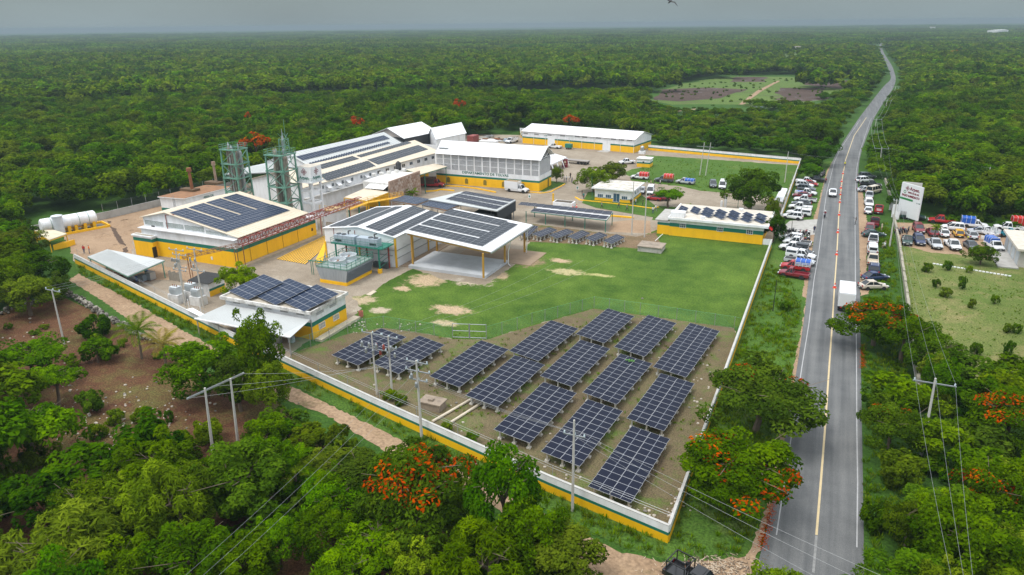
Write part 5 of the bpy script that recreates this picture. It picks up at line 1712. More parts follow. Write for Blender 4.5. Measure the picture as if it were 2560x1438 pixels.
for k, c in enumerate(((1325, 745), (1345, 752), (1235, 800))):
 p = P(*ZA(*c))
 m = MB()
 m.lathe((p.x, p.y, 0), [(.3, 0), (.31, .28), (.29, .3), (.31, .6), (.29, .62), (.3, .9), (.25, .92)], 12)
 solo(m, 'drum', BLUEP, ['blue drum at the back under the grey shed', 'second blue drum next to the silver crate', 'blue drum near the front post of the grey shed'][k], 'drum', (p.x, p.y, 0), group='blue drums under the grey shed')
# transformer yard
TY = mat('white_concrete_block', (.70, .70, .68), .9, var=.6, scale=1.5, col2=(.4, .39, .36))
TG = mat('transformer_grey', (.56, .60, .61), .5, var=.3, scale=2)
for k, (c, lb) in enumerate((((1597, 990), 'transformer on a white block left of the utility poles'), ((1730, 960), 'rear transformer between the utility poles'), ((1790, 1010), 'front transformer beside the right utility pole'))):
 p = P(*ZA(*c))
 root = thing('transformer', lb, 'transformer', p, group='transformers in the yard')
 m = MB()
 m.box(p.x - 1.1, p.x + 1.1, p.y - .8, p.y + .8, 0, 1.5)
 m.build('plinth', TY, root)
 m = MB()
 m.box(p.x - .7, p.x + .7, p.y - .5, p.y + .5, 1.503, 2.6)
 m.box(p.x - .75, p.x + .75, p.y - .55, p.y + .55, 2.603, 2.72)
 m.build('tank', TG, root)
 m = MB()
 for i in range(7):
  x = p.x - .6 + i * .2
  m.box(x - .03, x + .03, p.y - .72, p.y - .505, 1.6, 2.5)
  m.box(x - .03, x + .03, p.y + .505, p.y + .72, 1.6, 2.5)
 m.build('cooling_fin', TG, root)['kind'] = 'stuff'
 for i in (-.4, 0, .4):
  m = MB()
  m.lathe((p.x + i, p.y, 2.723), [(.06, 0), (.1, .08), (.06, .14), (.1, .22), (.05, .34)], 8)
  m.build('bushing', RUST, root)
p = P(*ZA(1890, 945))
SWR = thing('switch_room', 'small white, green and yellow room with a dark sheet roof behind the transformers', 'building', p)
m = MB()
m.bands([(p.x - 3.8, p.y), (p.x, p.y), (p.x, p.y + 3.4), (p.x - 3.8, p.y + 3.4)], [0, .95, 1.35, 2.3], [2, 1, 0])
m.build('wall', WALL_M, SWR)
m = MB()
m.quad([(p.x - 3.81, p.y - .012, 0), (p.x + .0, p.y - .012, 0), (p.x + .0, p.y - .012, 2.3), (p.x - 3.81, p.y - .012, 2.3)])
m.build('bare_front', STAINED, SWR)
m = MB()
m.slab([(p.x - 4.2, p.y - .3, 2.42), (p.x + .3, p.y - .3, 2.42), (p.x + .3, p.y + 3.7, 2.75), (p.x - 4.2, p.y + 3.7, 2.75)], .08)
ribs(m, (p.x - 4.2, p.y - .3, 2.42), (p.x + .3, p.y - .3, 2.42), (0, 4.0, .33), 14, .09, .07)
m.build('roof', mat('black_corrugated_roof', (.07, .07, .07), .8, var=.5, scale=2), SWR)
p = P(*ZA(1580, 800))
m = MB()
for k in range(9): m.box(p.x - 1.6 + k * .36, p.x - 1.28 + k * .36, p.y, p.y + .08, 0, 1.7 + .15 * math.sin(k * 2.1))
tag(solo(m, 'board_fence', mat('old_boards', (.30, .27, .22), .9, var=.7, scale=2), 'short screen of weathered upright boards behind the poles', 'fence', (p.x, p.y, 0)))
# awning building (front)
FX1 = P(784, 850).x
FY0, FY1 = P(784, 850).y, P(868, 800).y
FX0 = Pz((562, 742), 4.3).x
FH = thing('awning_building', 'yellow and white building with blue panel tables on top and a pale awning', 'building', ((FX0 + FX1) / 2, (FY0 + FY1) / 2, 0))
m = MB()
m.bands([(FX0, FY0), (FX1, FY0), (FX1, FY1), (FX0, FY1)], [0, 1.95, 2.6, 4.1], [2, 1, 0])
m.build('wall', WALL_M, FH)
m = MB()
m.box(FX0 - .5, FX1 + .35, FY0 - .45, FY1 + .3, 4.1, 4.22)
m.build('roof', mat('mossy_roof', (.46, .41, .33), .95, var=.8, scale=.8, col2=(.15, .13, .10)), FH)
m = MB()
for x0, x1, y0, y1 in ((FX0 - .55, FX1 + .4, FY0 - .5, FY0 - .25), (FX1 + .17, FX1 + .4, FY0 - .25, FY1 + .1), (FX0 - .55, FX1 + .4, FY1 + .1, FY1 + .35), (FX0 - .55, FX0 - .32, FY0 - .25, FY1 + .1)): m.box(x0, x1, y0, y1, 4.02, 4.5)
m.build('parapet', mat('mossy_parapet', (.70, .68, .64), .85, var=.85, scale=1.1, col2=(.20, .18, .14)), FH)
for k in range(5):
 x = FX0 + 2.2 + k * (FX1 - FX0 - 4) / 4
 f = block(FH, 'vent', (x, FY0 - .015, 3.72), (1, 0, 0), 1.5, .38, .02, STAINED)
 for j in range(3): block(FH, 'slit', (x, FY0 - .04, 3.6 + j * .12), (1, 0, 0), 1.3, .05, .004, DARK).parent = f if 0 else FH
for y in (FY0 + 2.0, FY0 + 5.0): block(FH, 'vent', (FX1 + .015, y, 3.5), (0, 1, 0), 1.6, .4, .02, mat('vent_shadow', (.42, .42, .42), .8))
for y in (FY0 + 2.1, FY0 + 5.4): window(FH, (FX1 + .02, y, 1.45), (0, 1, 0), 1.4, .9, 4, 2, glass=mat('curtained_glass', (.36, .33, .28), .3), fr=STAINED)
m = MB()
m.box(FX1 + .42, FX1 + 1.6, FY0 - .2, FY1 + 1.2, 0, .35)
m.build('walkway', mat('pale_walk', (.56, .48, .37), .9, var=.6, scale=1), FH)
aw = [(FX0 + .6, FY0 - .52, 3.35), Pz((516, 783), 2.7), Pz((700, 858), 2.7), (FX1 + .2, FY0 - .52, 3.35)]
aw[1].y = aw[2].y = (aw[1].y + aw[2].y) / 2
m = MB()
q = [Vector(a_) for a_ in aw]
m.slab([q[0], q[1], q[2], q[3]], .07)
ribs(m, q[0] + Vector((0, 0, .002)), q[3] + Vector((0, 0, .002)), q[1] - q[0], 40, .03, .03)
m.build('awning', ROOFG, FH)
m = MB()
m.bar(q[1] + Vector((0, -.1, 0)), q[2] + Vector((0, -.1, 0)), .18, .16)
m.build('gutter', WHITE, FH)
for t in (0.02, .25, .5, .75, .98):
 p = q[1].lerp(q[2], t)
 m = MB()
 m.box(p.x - .06, p.x + .06, p.y - .06, p.y + .06, 0, 2.65)
 m.build('post', GALV, FH)
p = P(783, 853)
m = MB()
m.box(p.x - .06, p.x + .06, p.y - .06, p.y + .06, 0, 3.3)
m.build('post', GALV, FH)
for k, t in enumerate((((720, 195), (935, 300), (1280, 95), (1120, 35)), ((1000, 245), (1220, 350), (1580, 150), (1380, 75)), ((1300, 310), (1510, 415), (1885, 225), (1665, 135)))):
 zz = (4.55, 4.55, 5.5, 5.5)
 A0, B0, C0, D0 = [P(*ZI(*c), z) for c, z in zip(t, zz)]
 cc = (A0 + B0 + C0 + D0) / 4
 rt = thing('roof_solar_table', ['blue panel table at the left end of the awning building roof', 'middle blue panel table on the awning building', 'blue panel table at the road end of the awning building roof'][k], 'solar table', (cc.x, cc.y, 4.22), group='panel tables on the awning building')
 u, v = ((B0 - A0) + (C0 - D0)) / 2, ((D0 - A0) + (C0 - B0)) / 2
 u *= 1.1
 o = cc - u / 2 - v / 2
 nu, nv = max(2, round(u.length / 2.1)), max(3, round(v.length / 1.15))
 pm = panel_mesh(u.length / nu - .018, v.length / nv - .018, PVBLUE)
 for i in range(nu):
  for j in range(nv): put('solar_panel', pm, rt, o + u * ((i + .5) / nu) + v * ((j + .5) / nv), u, v, .003)
 m = MB()
 for x in (.1, .5, .9):
  a_, b_ = o + u * x - Vector((0, 0, .1)), o + u * x + v - Vector((0, 0, .1))
  m.bar(a_, b_, .06)
  for pnt in (a_ + (b_ - a_) * .05, a_ + (b_ - a_) * .95): m.bar(pnt, (pnt.x, pnt.y, 4.23), .06)
 m.build('support_frame', GALV, rt)
for k in range(7):       # odds and ends under the awning
 x = FX1 - 2.5 - k * 1.5 + random.uniform(-.4, .4)
 y = FY0 - 1.2 - random.random() * 2.2
 m = MB()
 h = random.uniform(.5, 1.2)
 m.box(x - .4, x + .4, y - .3, y + .3, .1, h)
 m.tube((x - .3, y, .0), (x - .3, y, .12), .1, n=6)
 m.lathe((x + .1, y, h), [(.2, 0), (.16, .3), (.03, .36)], 8)
 solo(m, 'machine_part', random.choice([DARK, GALV, RUST, GREYB]), f"{['dark pump beside the end post', 'second machine from the awning end', 'machine on the third bay', 'machine half way along', 'machine past the middle post', 'machine near the gutter corner', 'machine at the inner end'][k]} under the pale awning", 'machine', (x, y, 0), group='machines under the awning')
a = P(480, 790); b = P(520, 800)
m = MB()
m.slab([Pz(ZA(1670, 1055), 2.2), Pz(ZA(1800, 1120), 2.2), Pz(ZA(1850, 1105), 2.2), Pz(ZA(1730, 1040), 2.2)], .08)
q = P(*ZA(1760, 1110))
for c in ((1690, 1085), (1800, 1150)):
 p = P(*ZA(*c))
 m.box(p.x - .05, p.x + .05, p.y + .3, p.y + .4, 0, 2.14)
solo(m, 'wall_shelter', WHITE, 'small white flat shelter against the track wall', 'shelter', (q.x, q.y, 0))
# cooling tower, chillers
b0, b1, b2 = P(*ZC(960, 1065)), P(*ZC(1225, 1100)), P(*ZC(1448, 968))
CW_, CD_ = (b1 - b0).length, (b2 - b1).length
x0, x1, y0, y1 = b1.x - CW_, b1.x, b1.y, b1.y + CD_
CT = thing('cooling_tower', 'weathered cooling tower with flared sides, two fan rings and green railings', 'cooling tower', ((x0 + x1) / 2, (y0 + y1) / 2, 0))
m = MB()
m.box(x0 - .1, x1 + .1, y0 - .1, y1 + .1, 0, .6)
m.build('plinth', YELLOW, CT)
fl = .55
zt = 2.75
lo = [Vector((x0, y0, .603)), Vector((x1, y0, .603)), Vector((x1, y1, .603)), Vector((x0, y1, .603))]
hi = [Vector((x0 - fl, y0 - .2, zt)), Vector((x1 + fl, y0 - .2, zt)), Vector((x1 + fl, y1 + .2, zt)), Vector((x0 - fl, y1 + .2, zt))]
for k in (0, 2):
 m = MB()
 m.quad([lo[k], lo[(k + 1) % 4], hi[(k + 1) % 4], hi[k]])
 m.build('end_cladding', WOODS, CT)
m = MB()
for k in range(11):
 t0_, t1_ = k / 11, (k + .8) / 11
 a_, b_ = lo[0].lerp(lo[1], t0_ + .01), lo[0].lerp(lo[1], t1_ + .01)
 c_, d2 = hi[0].lerp(hi[1], t1_ + .01), hi[0].lerp(hi[1], t0_ + .01)
 q = MB()
 n = Vector((0, -.03 - .015 * (k % 2), 0))
 q.quad([a_ + n, b_ + n, c_ + n, d2 + n])
 q.quad([b_ + n, b_, c_, c_ + n])
 q.quad([a_, a_ + n, d2 + n, d2])
 q.build('board', WOODS, CT)
for k in (1, 3):
 m = MB()
 m.quad([lo[k], lo[(k + 1) % 4], hi[(k + 1) % 4], hi[k]])
 m.build('louvre_back', SLATD, CT)
for k in range(9):
 t = (k + .5) / 9
 a_, b_ = lo[1].lerp(hi[1], t), lo[2].lerp(hi[2], t)
 m = MB()
 m.obox((a_ + b_) / 2 + Vector((.06, 0, 0)), (b_ - a_) / 2, (.09, 0, -.05), (.008, 0, .015))
 m.build('louvre', mat('grey_louvre', (.20, .22, .23), .7), CT)
m = MB()
m.box(x0 - fl, x1 + fl, y0 - .2, y1 + .2, zt + .003, zt + .15)
m.build('deck', mat('greenish_deck', (.24, .30, .27), .8, var=.6, scale=1), CT)
for c in ((1135, 895), (1245, 848)):
 p = P(*ZC(*c), zt)
 m = MB()
 m.lathe((p.x, p.y, zt + .15), [(1.55, 0), (1.38, .45), (1.5, 1.05), (1.42, 1.05), (1.3, .45)], 28)
 fr_ = m.build('fan_ring', mat('ring_grey', (.55, .60, .62), .5, var=.3, scale=1), CT)
 m = MB()
 m.lathe((p.x, p.y, zt + .5), [(.22, 0), (.22, .3)], 10)
 for k in range(6):
  a_ = k * math.pi / 3
  d = Vector((math.cos(a_), math.sin(a_), 0))
  s = Vector((-d.y, d.x, .35)).normalized()
  m.obox(Vector((p.x, p.y, zt + .65)) + d * .75, d * .55, s * .16, d.cross(s) * .012)
 o = m.build('fan', RUST, CT)
 m = MB()
 for k in range(8):
  a_ = k * math.pi / 8
  d = Vector((math.cos(a_), math.sin(a_), 0)) * 1.44
  m.bar(Vector((p.x, p.y, zt + 1.19)) - d, Vector((p.x, p.y, zt + 1.19)) + d, .02)
 m.build('guard', GALV, CT)
railing(CT, [(x0 - fl, y0 - .2, zt + .15), (x1 + fl, y0 - .2, zt + .15), (x1 + fl, y1 + .2, zt + .15), (x0 - fl, y1 + .2, zt + .15), (x0 - fl, y0 - .2, zt + .15)], 1.1, STEELGREEN, 1.3, r=.045)
q = P(*ZC(880, 985))
m = MB()
m.tube((q.x, q.y, 0), (q.x, q.y, 2.6), .06, n=6)
m.tube((q.x + .4, q.y, 0), (q.x + .4, q.y, 2.6), .06, n=6)
m.bar((q.x - .5, q.y, 2.6), (x0 - fl, q.y + .3, 2.65), .12, .16)
m.build('side_pipe', STEELGREEN, CT)
yf = P(*ZC(1495, 962)).y
pl_, pr_ = on_y(*ZC(1072, 672), yf), on_y(*ZC(1588, 720), yf)
pz_ = (pl_.z + pr_.z) / 2
CPF = thing('chiller_platform', 'green steel platform on legs against the metal hall carrying two chillers', 'platform', ((pl_.x + pr_.x) / 2, yf, 0))
m = MB()
m.box(pl_.x, pr_.x, yf - .2, MY - .35, pz_ - .18, pz_)
m.build('deck', STEELGREEN, CPF)
railing(CPF, [(pl_.x, MY - .4, pz_), (pl_.x, yf - .15, pz_), (pr_.x, yf - .15, pz_), (pr_.x, MY - .4, pz_)], .9, STEELGREEN, 1.6, r=.03)
for x in (pl_.x + .9, (pl_.x + pr_.x) / 2 - .1, pr_.x - 1.0):
 for y in (yf, MY - .8):
  m = MB()
  m.box(x - .11, x + .11, y - .11, y + .11, 0, pz_ - .18)
  m.build('leg', STEELGREEN if y == yf else RED, CPF)
 m = MB()
 for k in range(3): m.bar((x, yf, 1 + k * .8), (x, MY - .8, 1.5 + k * .8), .07)
 m.build('bracing', STEELGREEN, CPF)
for x in (pr_.x - 1.0,):
 m = MB()
 m.box(x - .3, x + .3, yf - .3, yf + .3, 0, .8)
 m.build('footing', YELLOW, CPF)
for k, (xa, xb, lb) in enumerate(((1105, 1305, 'left blue grey chiller on the green platform'), (1328, 1530, 'right blue grey chiller on the green platform'))):
 X0, X1 = on_y(*ZC(xa, 690), yf + .3).x, on_y(*ZC(xb, 700), yf + .3).x
 root = thing('chiller', lb, 'chiller', ((X0 + X1) / 2, yf + 1.0, pz_), group='chillers on the platform')
 Y0, Y1, Z0, Z1 = yf + .25, yf + 1.75, pz_ + .01, pz_ + 1.45
 m = MB()
 m.box(X0, X1, Y0, Y1, Z0, Z1)
 m.build('casing', GREYB, root)
 s_ = 1 if k == 0 else -1
 xm = (X0 + X1) / 2
 m = MB()
 xx = X0 + .9 if k == 0 else X1 - 1.0
 m.box(xx - .6, xx + .8, Y0 - .02, Y0 - .003, Z0 + .25, Z0 + .65)
 m.build('grille', DARK, root)
 for t in (.15, .4):
  xx = X0 + (X1 - X0) * (t if k == 0 else 1 - t)
  m = MB()
  m.lathe((xx, (Y0 + Y1) / 2, Z1 + .003), [(.45, 0), (.45, .14), (.4, .14), (.38, .05)], 14)
  m.build('fan_ring', mat('dark_ring', (.10, .11, .12), .6), root)
 xx = X0 + (X1 - X0) * (.55 if k == 0 else .72)
 m = MB()
 m.path([(xx, Y1 - .3, Z1), (xx, Y1 - .3, Z1 + .6), (xx + .5, Y1 - .3, Z1 + .75)], .13, n=8)
 m.build('exhaust', mat('dark_pipe', (.12, .12, .12), .6), root)
 m = MB()
 for xx in np.linspace(X0 + .9, X1 - .5, 4): m.box(xx - .012, xx + .012, Y0 - .012, Y0 - .004, Z0 + .05, Z1 - .05)
 m.build('panel_seam', DARK, root)
p = P(*ZC(1620, 900))
m = MB()
m.slab([(p.x - 2.3, p.y + .4, 2.0), (p.x + 1.6, p.y + .4, 2.0), (p.x + 1.6, MY - .2, 2.3), (p.x - 2.3, MY - .2, 2.3)], .06)
for x in (-2.1, 0, 1.5): m.box(p.x + x - .05, p.x + x + .05, p.y + .5, p.y + .6, 0, 1.93)
for k in range(9): m.box(p.x - 2.1 + k * .42, p.x - 2.06 + k * .42, p.y + .55, p.y + .6, .1, 1.0)
m.box(p.x - 1.9, p.x + 1.2, MY - 1.4, MY - .6, 0, 1.0)
solo(m, 'pipe_shelter', mat('dark_sheet', (.08, .09, .09), .8, var=.5, scale=2), 'dark roofed pipe shelter at the foot of the metal hall', 'shelter', (p.x, p.y, 0))
p = P(*ZC(1065, 790))
m = MB()
m.box(p.x - .9, p.x + .9, p.y, p.y + 1.0, 0, 1.2)
solo(m, 'white_crate', WHITE, 'white slatted crate behind the cooling tower', 'crate', (p.x, p.y + .5, 0))
# striped ramp, kerbs, cistern and small things
r0, r1, r2, r3 = [P(*ZC(*c)) for c in ((525, 833), (820, 885), (1025, 700), (1020, 592))]
RP = thing('striped_ramp', 'yellow and black striped ramp between the cream roofed hall and the metal hall', 'ramp', (r0 + r2) / 2)
m = MB()
up_ = Vector((0, 0, .05))
m.slab([r0 + up_, r1 + up_, r2 + up_, r3 + up_], .05)
m.build('surface', mat('ramp_dark', (.10, .09, .08), .9), RP)
sm = None
NS = 13
for k in range(NS):
 t0_, t1_ = k / NS, (k + .5) / NS
 l0, l1 = r0.lerp(r1, t0_), r0.lerp(r1, t1_)
 h0_, h1_ = r3.lerp(r2, t0_), r3.lerp(r2, t1_)
 m = MB()
 m.quad([l0 + up_ * 1.3, l1 + up_ * 1.3, h1_ + up_ * 1.3, h0_ + up_ * 1.3])
 m.build('stripe', YELLOW, RP)
a, b, c, d_ = [P(*ZC(*q)) for q in ((905, 865), (985, 870), (1030, 640), (1018, 640))]
m = MB()
m.slab([a + Vector((0, 0, .1)), b + Vector((0, 0, .1)), c + Vector((0, 0, .12)), d_ + Vector((0, 0, .12))], .1)
m.build('side_ramp', YELLOW, RP)
def kerb(label, pts, w=.22, h=.16, m=YELLOW, close=False, name='kerb'):
 q = [P(*p) for p in pts]
 root = thing(name, label, 'kerb', q[0])
 for a_, b_ in zip(q, q[1:] + ([q[0]] if close else [])):
  n = max(1, round((b_ - a_).length / 2.0))
  for k in range(n):
   s, e_ = a_.lerp(b_, k / n + .004), a_.lerp(b_, (k + 1) / n - .004)
   mb_ = MB()
   mb_.bar((s.x, s.y, h / 2), (e_.x, e_.y, h / 2), w, h)
   mb_.build('kerb_stone', m, root)
 return root
kerb('yellow kerb round the office island', [ZE(1600, 905), ZE(1650, 935), ZE(2170, 990), ZE(2420, 1025), ZE(2480, 1010)], .35, .2)
kerb('yellow kerb along the sand lot beside the carport', [ZE(1970, 1105), ZE(2215, 1125)], .4, .35)
kerb('yellow kerb of the corner lawn by the tolvas building', [ZE(1110, 850), ZE(1240, 862), ZE(1340, 848), ZE(1490, 765)], .3, .18)
kerb('long yellow kerb of the ramp in front of the tolvas building', [ZE(220, 785), ZE(400, 795), ZE(560, 815), ZE(760, 855)], .35, .3)
kerb('second yellow kerb of the ramp in front of the stone office', [ZE(20, 845), ZE(130, 838), ZE(180, 825), ZE(320, 838)], .35, .3)
p = P(*ZF(930, 1135))
CS = thing('cistern', 'low mossy concrete cistern on the lawn in front of the gatehouse', 'cistern', p)
m = MB()
m.box(p.x - 2.6, p.x + 2.0, p.y - .1, p.y + 3.6, 0, .95)
m.build('wall', LIME, CS)
m = MB()
m.box(p.x - 2.75, p.x + 2.15, p.y - .25, p.y + 3.75, .953, 1.12)
m.build('cover', mat('mossy_cover', (.33, .27, .21), .95, var=.9, scale=.9, col2=(.14, .12, .09)), CS)
m = MB()
a, b = P(*ZF(970, 1052)), P(*ZF(1040, 975))
m.tube((a.x, a.y, .6), (b.x, b.y, .3), .07, n=6)
m.build('pipe', WHITE, CS)
p = P(*ZJ(1005, 1040))
m = MB()
m.box(p.x - 1.6, p.x + 1.0, p.y, p.y + 1.6, 0, .9)
m.box(p.x - 1.75, p.x + 1.15, p.y - .12, p.y + 1.75, .903, 1.05)
m.box(p.x - .7, p.x - .1, p.y + .4, p.y + .9, 1.053, 1.3)
solo(m, 'block_tank', mat('weathered_block', (.30, .24, .18), .95, var=.8, scale=1.5, col2=(.14, .11, .09)), 'weathered block tank in the solar field beside the track wall', 'tank', (p.x, p.y, 0))
for k, (a, b, lb) in enumerate((((1010, 1140), (1375, 930), 'longer pale pipe lying on the ground near the block tank'), ((1175, 1148), (1465, 965), 'second pale pipe lying to the right of the longer one'))):
 a, b = P(*ZJ(*a)), P(*ZJ(*b))
 m = MB()
 m.tube((a.x, a.y, .17), (b.x, b.y, .17), .16, n=10)
 solo(m, 'loose_pipe', mat('pale_pipe', (.62, .54, .42), .8, var=.5, scale=2), lb, 'pipe', ((a.x + b.x) / 2, (a.y + b.y) / 2, 0))
p = P(*ZJ(370, 185))
m = MB()
m.lathe((p.x, p.y, 0), [(.34, 0), (.36, .9), (.3, .9), (.28, .2)], 12)
solo(m, 'barrel', mat('faded_red', (.50, .17, .12), .7, var=.4, scale=3), 'faded red barrel on the lawn near the awning building', 'barrel', (p.x, p.y, 0))
a, b, c, d_ = [P(*ZC(*q)) for q in ((1422, 1190), (1462, 1200), (1525, 1158), (1490, 1148))]
m = MB()
m.slab([v + Vector((0, 0, .12)) for v in (a, b, c, d_)], .1)
solo(m, 'hatch_cover', mat('pale_hatch', (.55, .48, .36), .9, var=.5, scale=2), 'pale hatch slab lying on the lawn by the cooling tower', 'hatch', (a.x, a.y, 0))
p = P(*ZE(1365, 985))
m = MB()
m.box(p.x - .16, p.x + .16, p.y - .16, p.y + .16, 0, 2.9)
solo(m, 'yellow_post', YSTEEL, 'single thick yellow post behind the carport', 'post', (p.x, p.y, 0))
p = P(*ZE(1470, 1000))
m = MB()
m.bands([(p.x - 2.6, p.y - .3), (p.x + 2.4, p.y - .3), (p.x + 2.4, p.y + 2.4), (p.x - 2.6, p.y + 2.4)], [0, 1.0], [0])
m.quad([(p.x - 2.6, p.y - .3, 1), (p.x + 2.4, p.y - .3, 1), (p.x + 2.4, p.y + 2.4, 1), (p.x - 2.6, p.y + 2.4, 1)], 0)
m.box(p.x - 2.3, p.x + 2.1, p.y, p.y + 2.1, 1.003, 1.03, 1)
solo(m, 'weighbridge_pit', [WHITE, mat('pit_dark', (.09, .07, .05), .9, var=.5, scale=2)], 'low white walled tank with a dark top behind the carport', 'tank', (p.x, p.y, 0))
for k, (c, lb) in enumerate((((1622, 850), 'small white and green signpost by the office trees'), ((1115, 942), 'small white and green signpost behind the netted shed'))):
 p = P(*ZE(*c))
 root = thing('signpost', lb, 'signpost', p)
 m = MB()
 m.tube(p, p + Vector((0, 0, 1.5)), .04, n=6)
 m.build('pole', GALV, root)
 m = MB()
 m.box(p.x - .3, p.x + .3, p.y - .03, p.y + .03, .8, 1.7)
 m.build('plate', WHITE, root)
 m = MB()
 m.box(p.x - .18, p.x + .18, p.y - .045, p.y - .032, 1.0, 1.4)
 m.build('symbol', GREEN, root)
# roof over the entry beside the road wall
q = [Pz(ZF(*c), 3.2) for c in ((2095, 640), (2200, 660), (2242, 535), (2155, 525))]
q[1].x = min(q[1].x, WX - .3); q[2].x = min(q[2].x, WX - .3)
open_roof('white_canopy', 'white sheet canopy tucked against the road wall behind the gatehouse', q, [(a.x, a.y) for a in q], GALV, roofm=ROOFW, seams=12)
post_fence('green_gate', 'green pipe gate under the large tree behind the gatehouse', [(P(*ZF(1620, 700)).x, P(*ZF(1620, 700)).y), (P(*ZF(2010, 745)).x, P(*ZF(2010, 745)).y)], 2.0, 3.5, wires=(1.0, .5, .1), m=STEELGREEN, r=.06, cat='gate')
for c, lb in (((1592, 715), 'left white gate pillar behind the gatehouse'), ((1630, 710), 'right white gate pillar, with the taller top')):
 p = P(*ZF(*c))
 m = MB()
 m.box(p.x - .25, p.x + .25, p.y - .25, p.y + .25, 0, 2.6 if c[0] > 1600 else 1.7)
 solo(m, 'gate_pillar', WHITE, lb, 'pillar', (p.x, p.y, 0))
# billboard and house on the right
g0 = P(2275, 552)
bl, br = P(2243, 536), P(2291, 552)
tl = on_plane(*ZG(1348, 207), g0, Vector((br - bl).normalized().cross(Vector((0, 0, 1)))))
bu = (br - bl).normalized()
bn = bu.cross(Vector((0, 0, 1)))
def onBB(px): return on_plane(*px, g0, bn)
TLc, TRc, BRc, BLc = [onBB(ZG(*c)) for c in ((1350, 208), (1555, 240), (1503, 530), (1303, 512))]
cc = (TLc + TRc + BRc + BLc) / 4
WBB = max((TRc - TLc).dot(bu), (BRc - BLc).dot(bu))
BBH = TLc.z
BB = thing('billboard', 'tall white roadside advertising board lettered Arpen and PAGO INMEDIATO', 'billboard', (cc.x, cc.y, 0))
base_ = Vector((cc.x, cc.y, 0))
z0 = 0.5
m = MB()
m.obox(base_ + Vector((0, 0, (z0 + BBH) / 2)), bu * (WBB / 2), bn * .12, Vector((0, 0, (BBH - z0) / 2)))
m.build('board', mat('board_white', (.76, .78, .78), .5, var=.25, scale=.4), BB)
bk = MB()
s2 = (bu * .72 - bn * .69).normalized()
p = base_ - bu * (WBB / 2) - bn * .15
bk.obox(p + s2 * WBB * .3 + Vector((0, 0, (z0 + BBH) / 2 + .1)), s2 * (WBB * .3), s2.cross(Vector((0, 0, 1))) * .1, Vector((0, 0, (BBH - z0) / 2)))
bk.build('rear_board', mat('board_back', (.55, .53, .48), .7, var=.5, scale=.5), BB)
m = MB()
for t in (-.35, 0, .35): m.tube(base_ + bu * (WBB * t) - bn * .3, base_ + bu * (WBB * t) - bn * .3 + Vector((0, 0, BBH * .9)), .12, n=8)
m.build('mast', GALV, BB)
F_ = base_ + bn * .13
def bbp(s, t): return F_ + bu * (WBB * s) + Vector((0, 0, z0 + (BBH - z0) * t))
emblem(BB, bbp(-.2, .86), bu, (0, 0, 1), WBB * .085)
text_obj('lettering', 'Arpen.', WBB * .165, bbp(.14, .865), bu, (0, 0, 1), SIGNRED, BB, bold=.03)
text_obj('lettering', '9992-14-46-46', WBB * .085, bbp(.1, .745), bu, (0, 0, 1), SIGNRED, BB, bold=.025)
m = MB()
c_ = bbp(-.30, .745)
for i in range(10):
 b0_, b1_ = i * math.pi / 5, (i + 1) * math.pi / 5
 r_ = WBB * .06
 m.quad([c_ + bn * .01 + bu * (math.cos(bb) * r) + Vector((0, 0, math.sin(bb) * r)) for bb, r in ((b0_, r_ * .6), (b0_, r_), (b1_, r_), (b1_, r_ * .6))])
m.build('phone_symbol', SIGNGREEN, BB)
text_obj('lettering', 'PAGO INMEDIATO', WBB * .098, bbp(0, .64), bu, (0, 0, 1), SIGNRED, BB, bold=.03)
m = MB()
m.obox(bbp(-.18, .535), bu * (WBB * .31), bn * .012, Vector((0, 0, BBH * .028)))
m.build('green_strip', SIGNGREEN, BB)
for t in (.1,):
 text_obj('lettering', 'E 1100', WBB * .06, bbp(.4, .5), bu, (0, 0, 1), LETTERG, BB)
for k, (a, b, lb) in enumerate((((1240, 480), (1255, 355), 'rearmost of the three small white panels beside the billboard'), ((1262, 548), (1268, 420), 'middle small white panel beside the billboard'), ((1285, 570), (1290, 490), 'front small white panel against the leaning pole'))):
 p = P(*ZG(*a))
 h = rise(*ZG(*a), ZG(*b)[1])
 root = thing('small_signboard', lb, 'sign', p, group='white panels beside the billboard')
 m = MB()
 m.box(p.x - .5, p.x + .5, p.y - .06, p.y + .06, .15, h)
 m.build('board', WHITE, root)
 m = MB()
 m.box(p.x - .4, p.x - .32, p.y + .061, p.y + .12, 0, h * .8)
 m.build('pole', GALV, root)
hh = P(*ZG(2460, 1020))
h1_ = P(*ZG(2270, 830))
HS = thing('roadside_house', 'pale concrete building with a flat slab roof at the right edge', 'building', (hh.x + 4, hh.y + 6, 0))
hx, hy0 = hh.x - .4, hh.y + .3
hl = on_x(*ZG(2350, 640), hx).y
m = MB()
m.bands([(hx, hy0), (hx + 9, hy0), (hx + 9, hl), (hx, hl)], [0, 3.1], [0])
m.build('wall', CONC if 0 else mat('raw_render', (.56, .53, .48), .9, var=.5, scale=.8, col2=(.36, .33, .29)), HS)
m = MB()
m.box(hx - .6, hx + 9.6, hy0 - .7, hl + .5, 3.1, 3.5)
m.build('roof', mat('raw_slab_roof', (.62, .57, .48), .9, var=.7, scale=1.2, col2=(.40, .36, .30)), HS)
for k in range(4):
 y = hy0 + 1.6 + k * (hl - hy0 - 3) / 3
 block(HS, 'shutter', (hx - .02, y, 1.5), (0, -1, 0), 2.3, 2.5, .03, mat('pale_shutter', (.50, .54, .56), .5, var=.3, scale=2, stretch=(1, 1, 12)))
m = MB()
m.box(hx - 3.2, hx - .02, hy0 - 1.5, hl + 1, 0, .22)
m.build('porch_slab', CONC, HS)
m = MB()
y = P(*ZG(2310, 780)).y
m.box(hx - 3.4, hx - .1, y, y + .3, .23, .9)
solo(m, 'low_wall', STAINED, 'low pale wall joining the roadside house to the parking lot', 'wall', (hx - 1.7, y, 0))
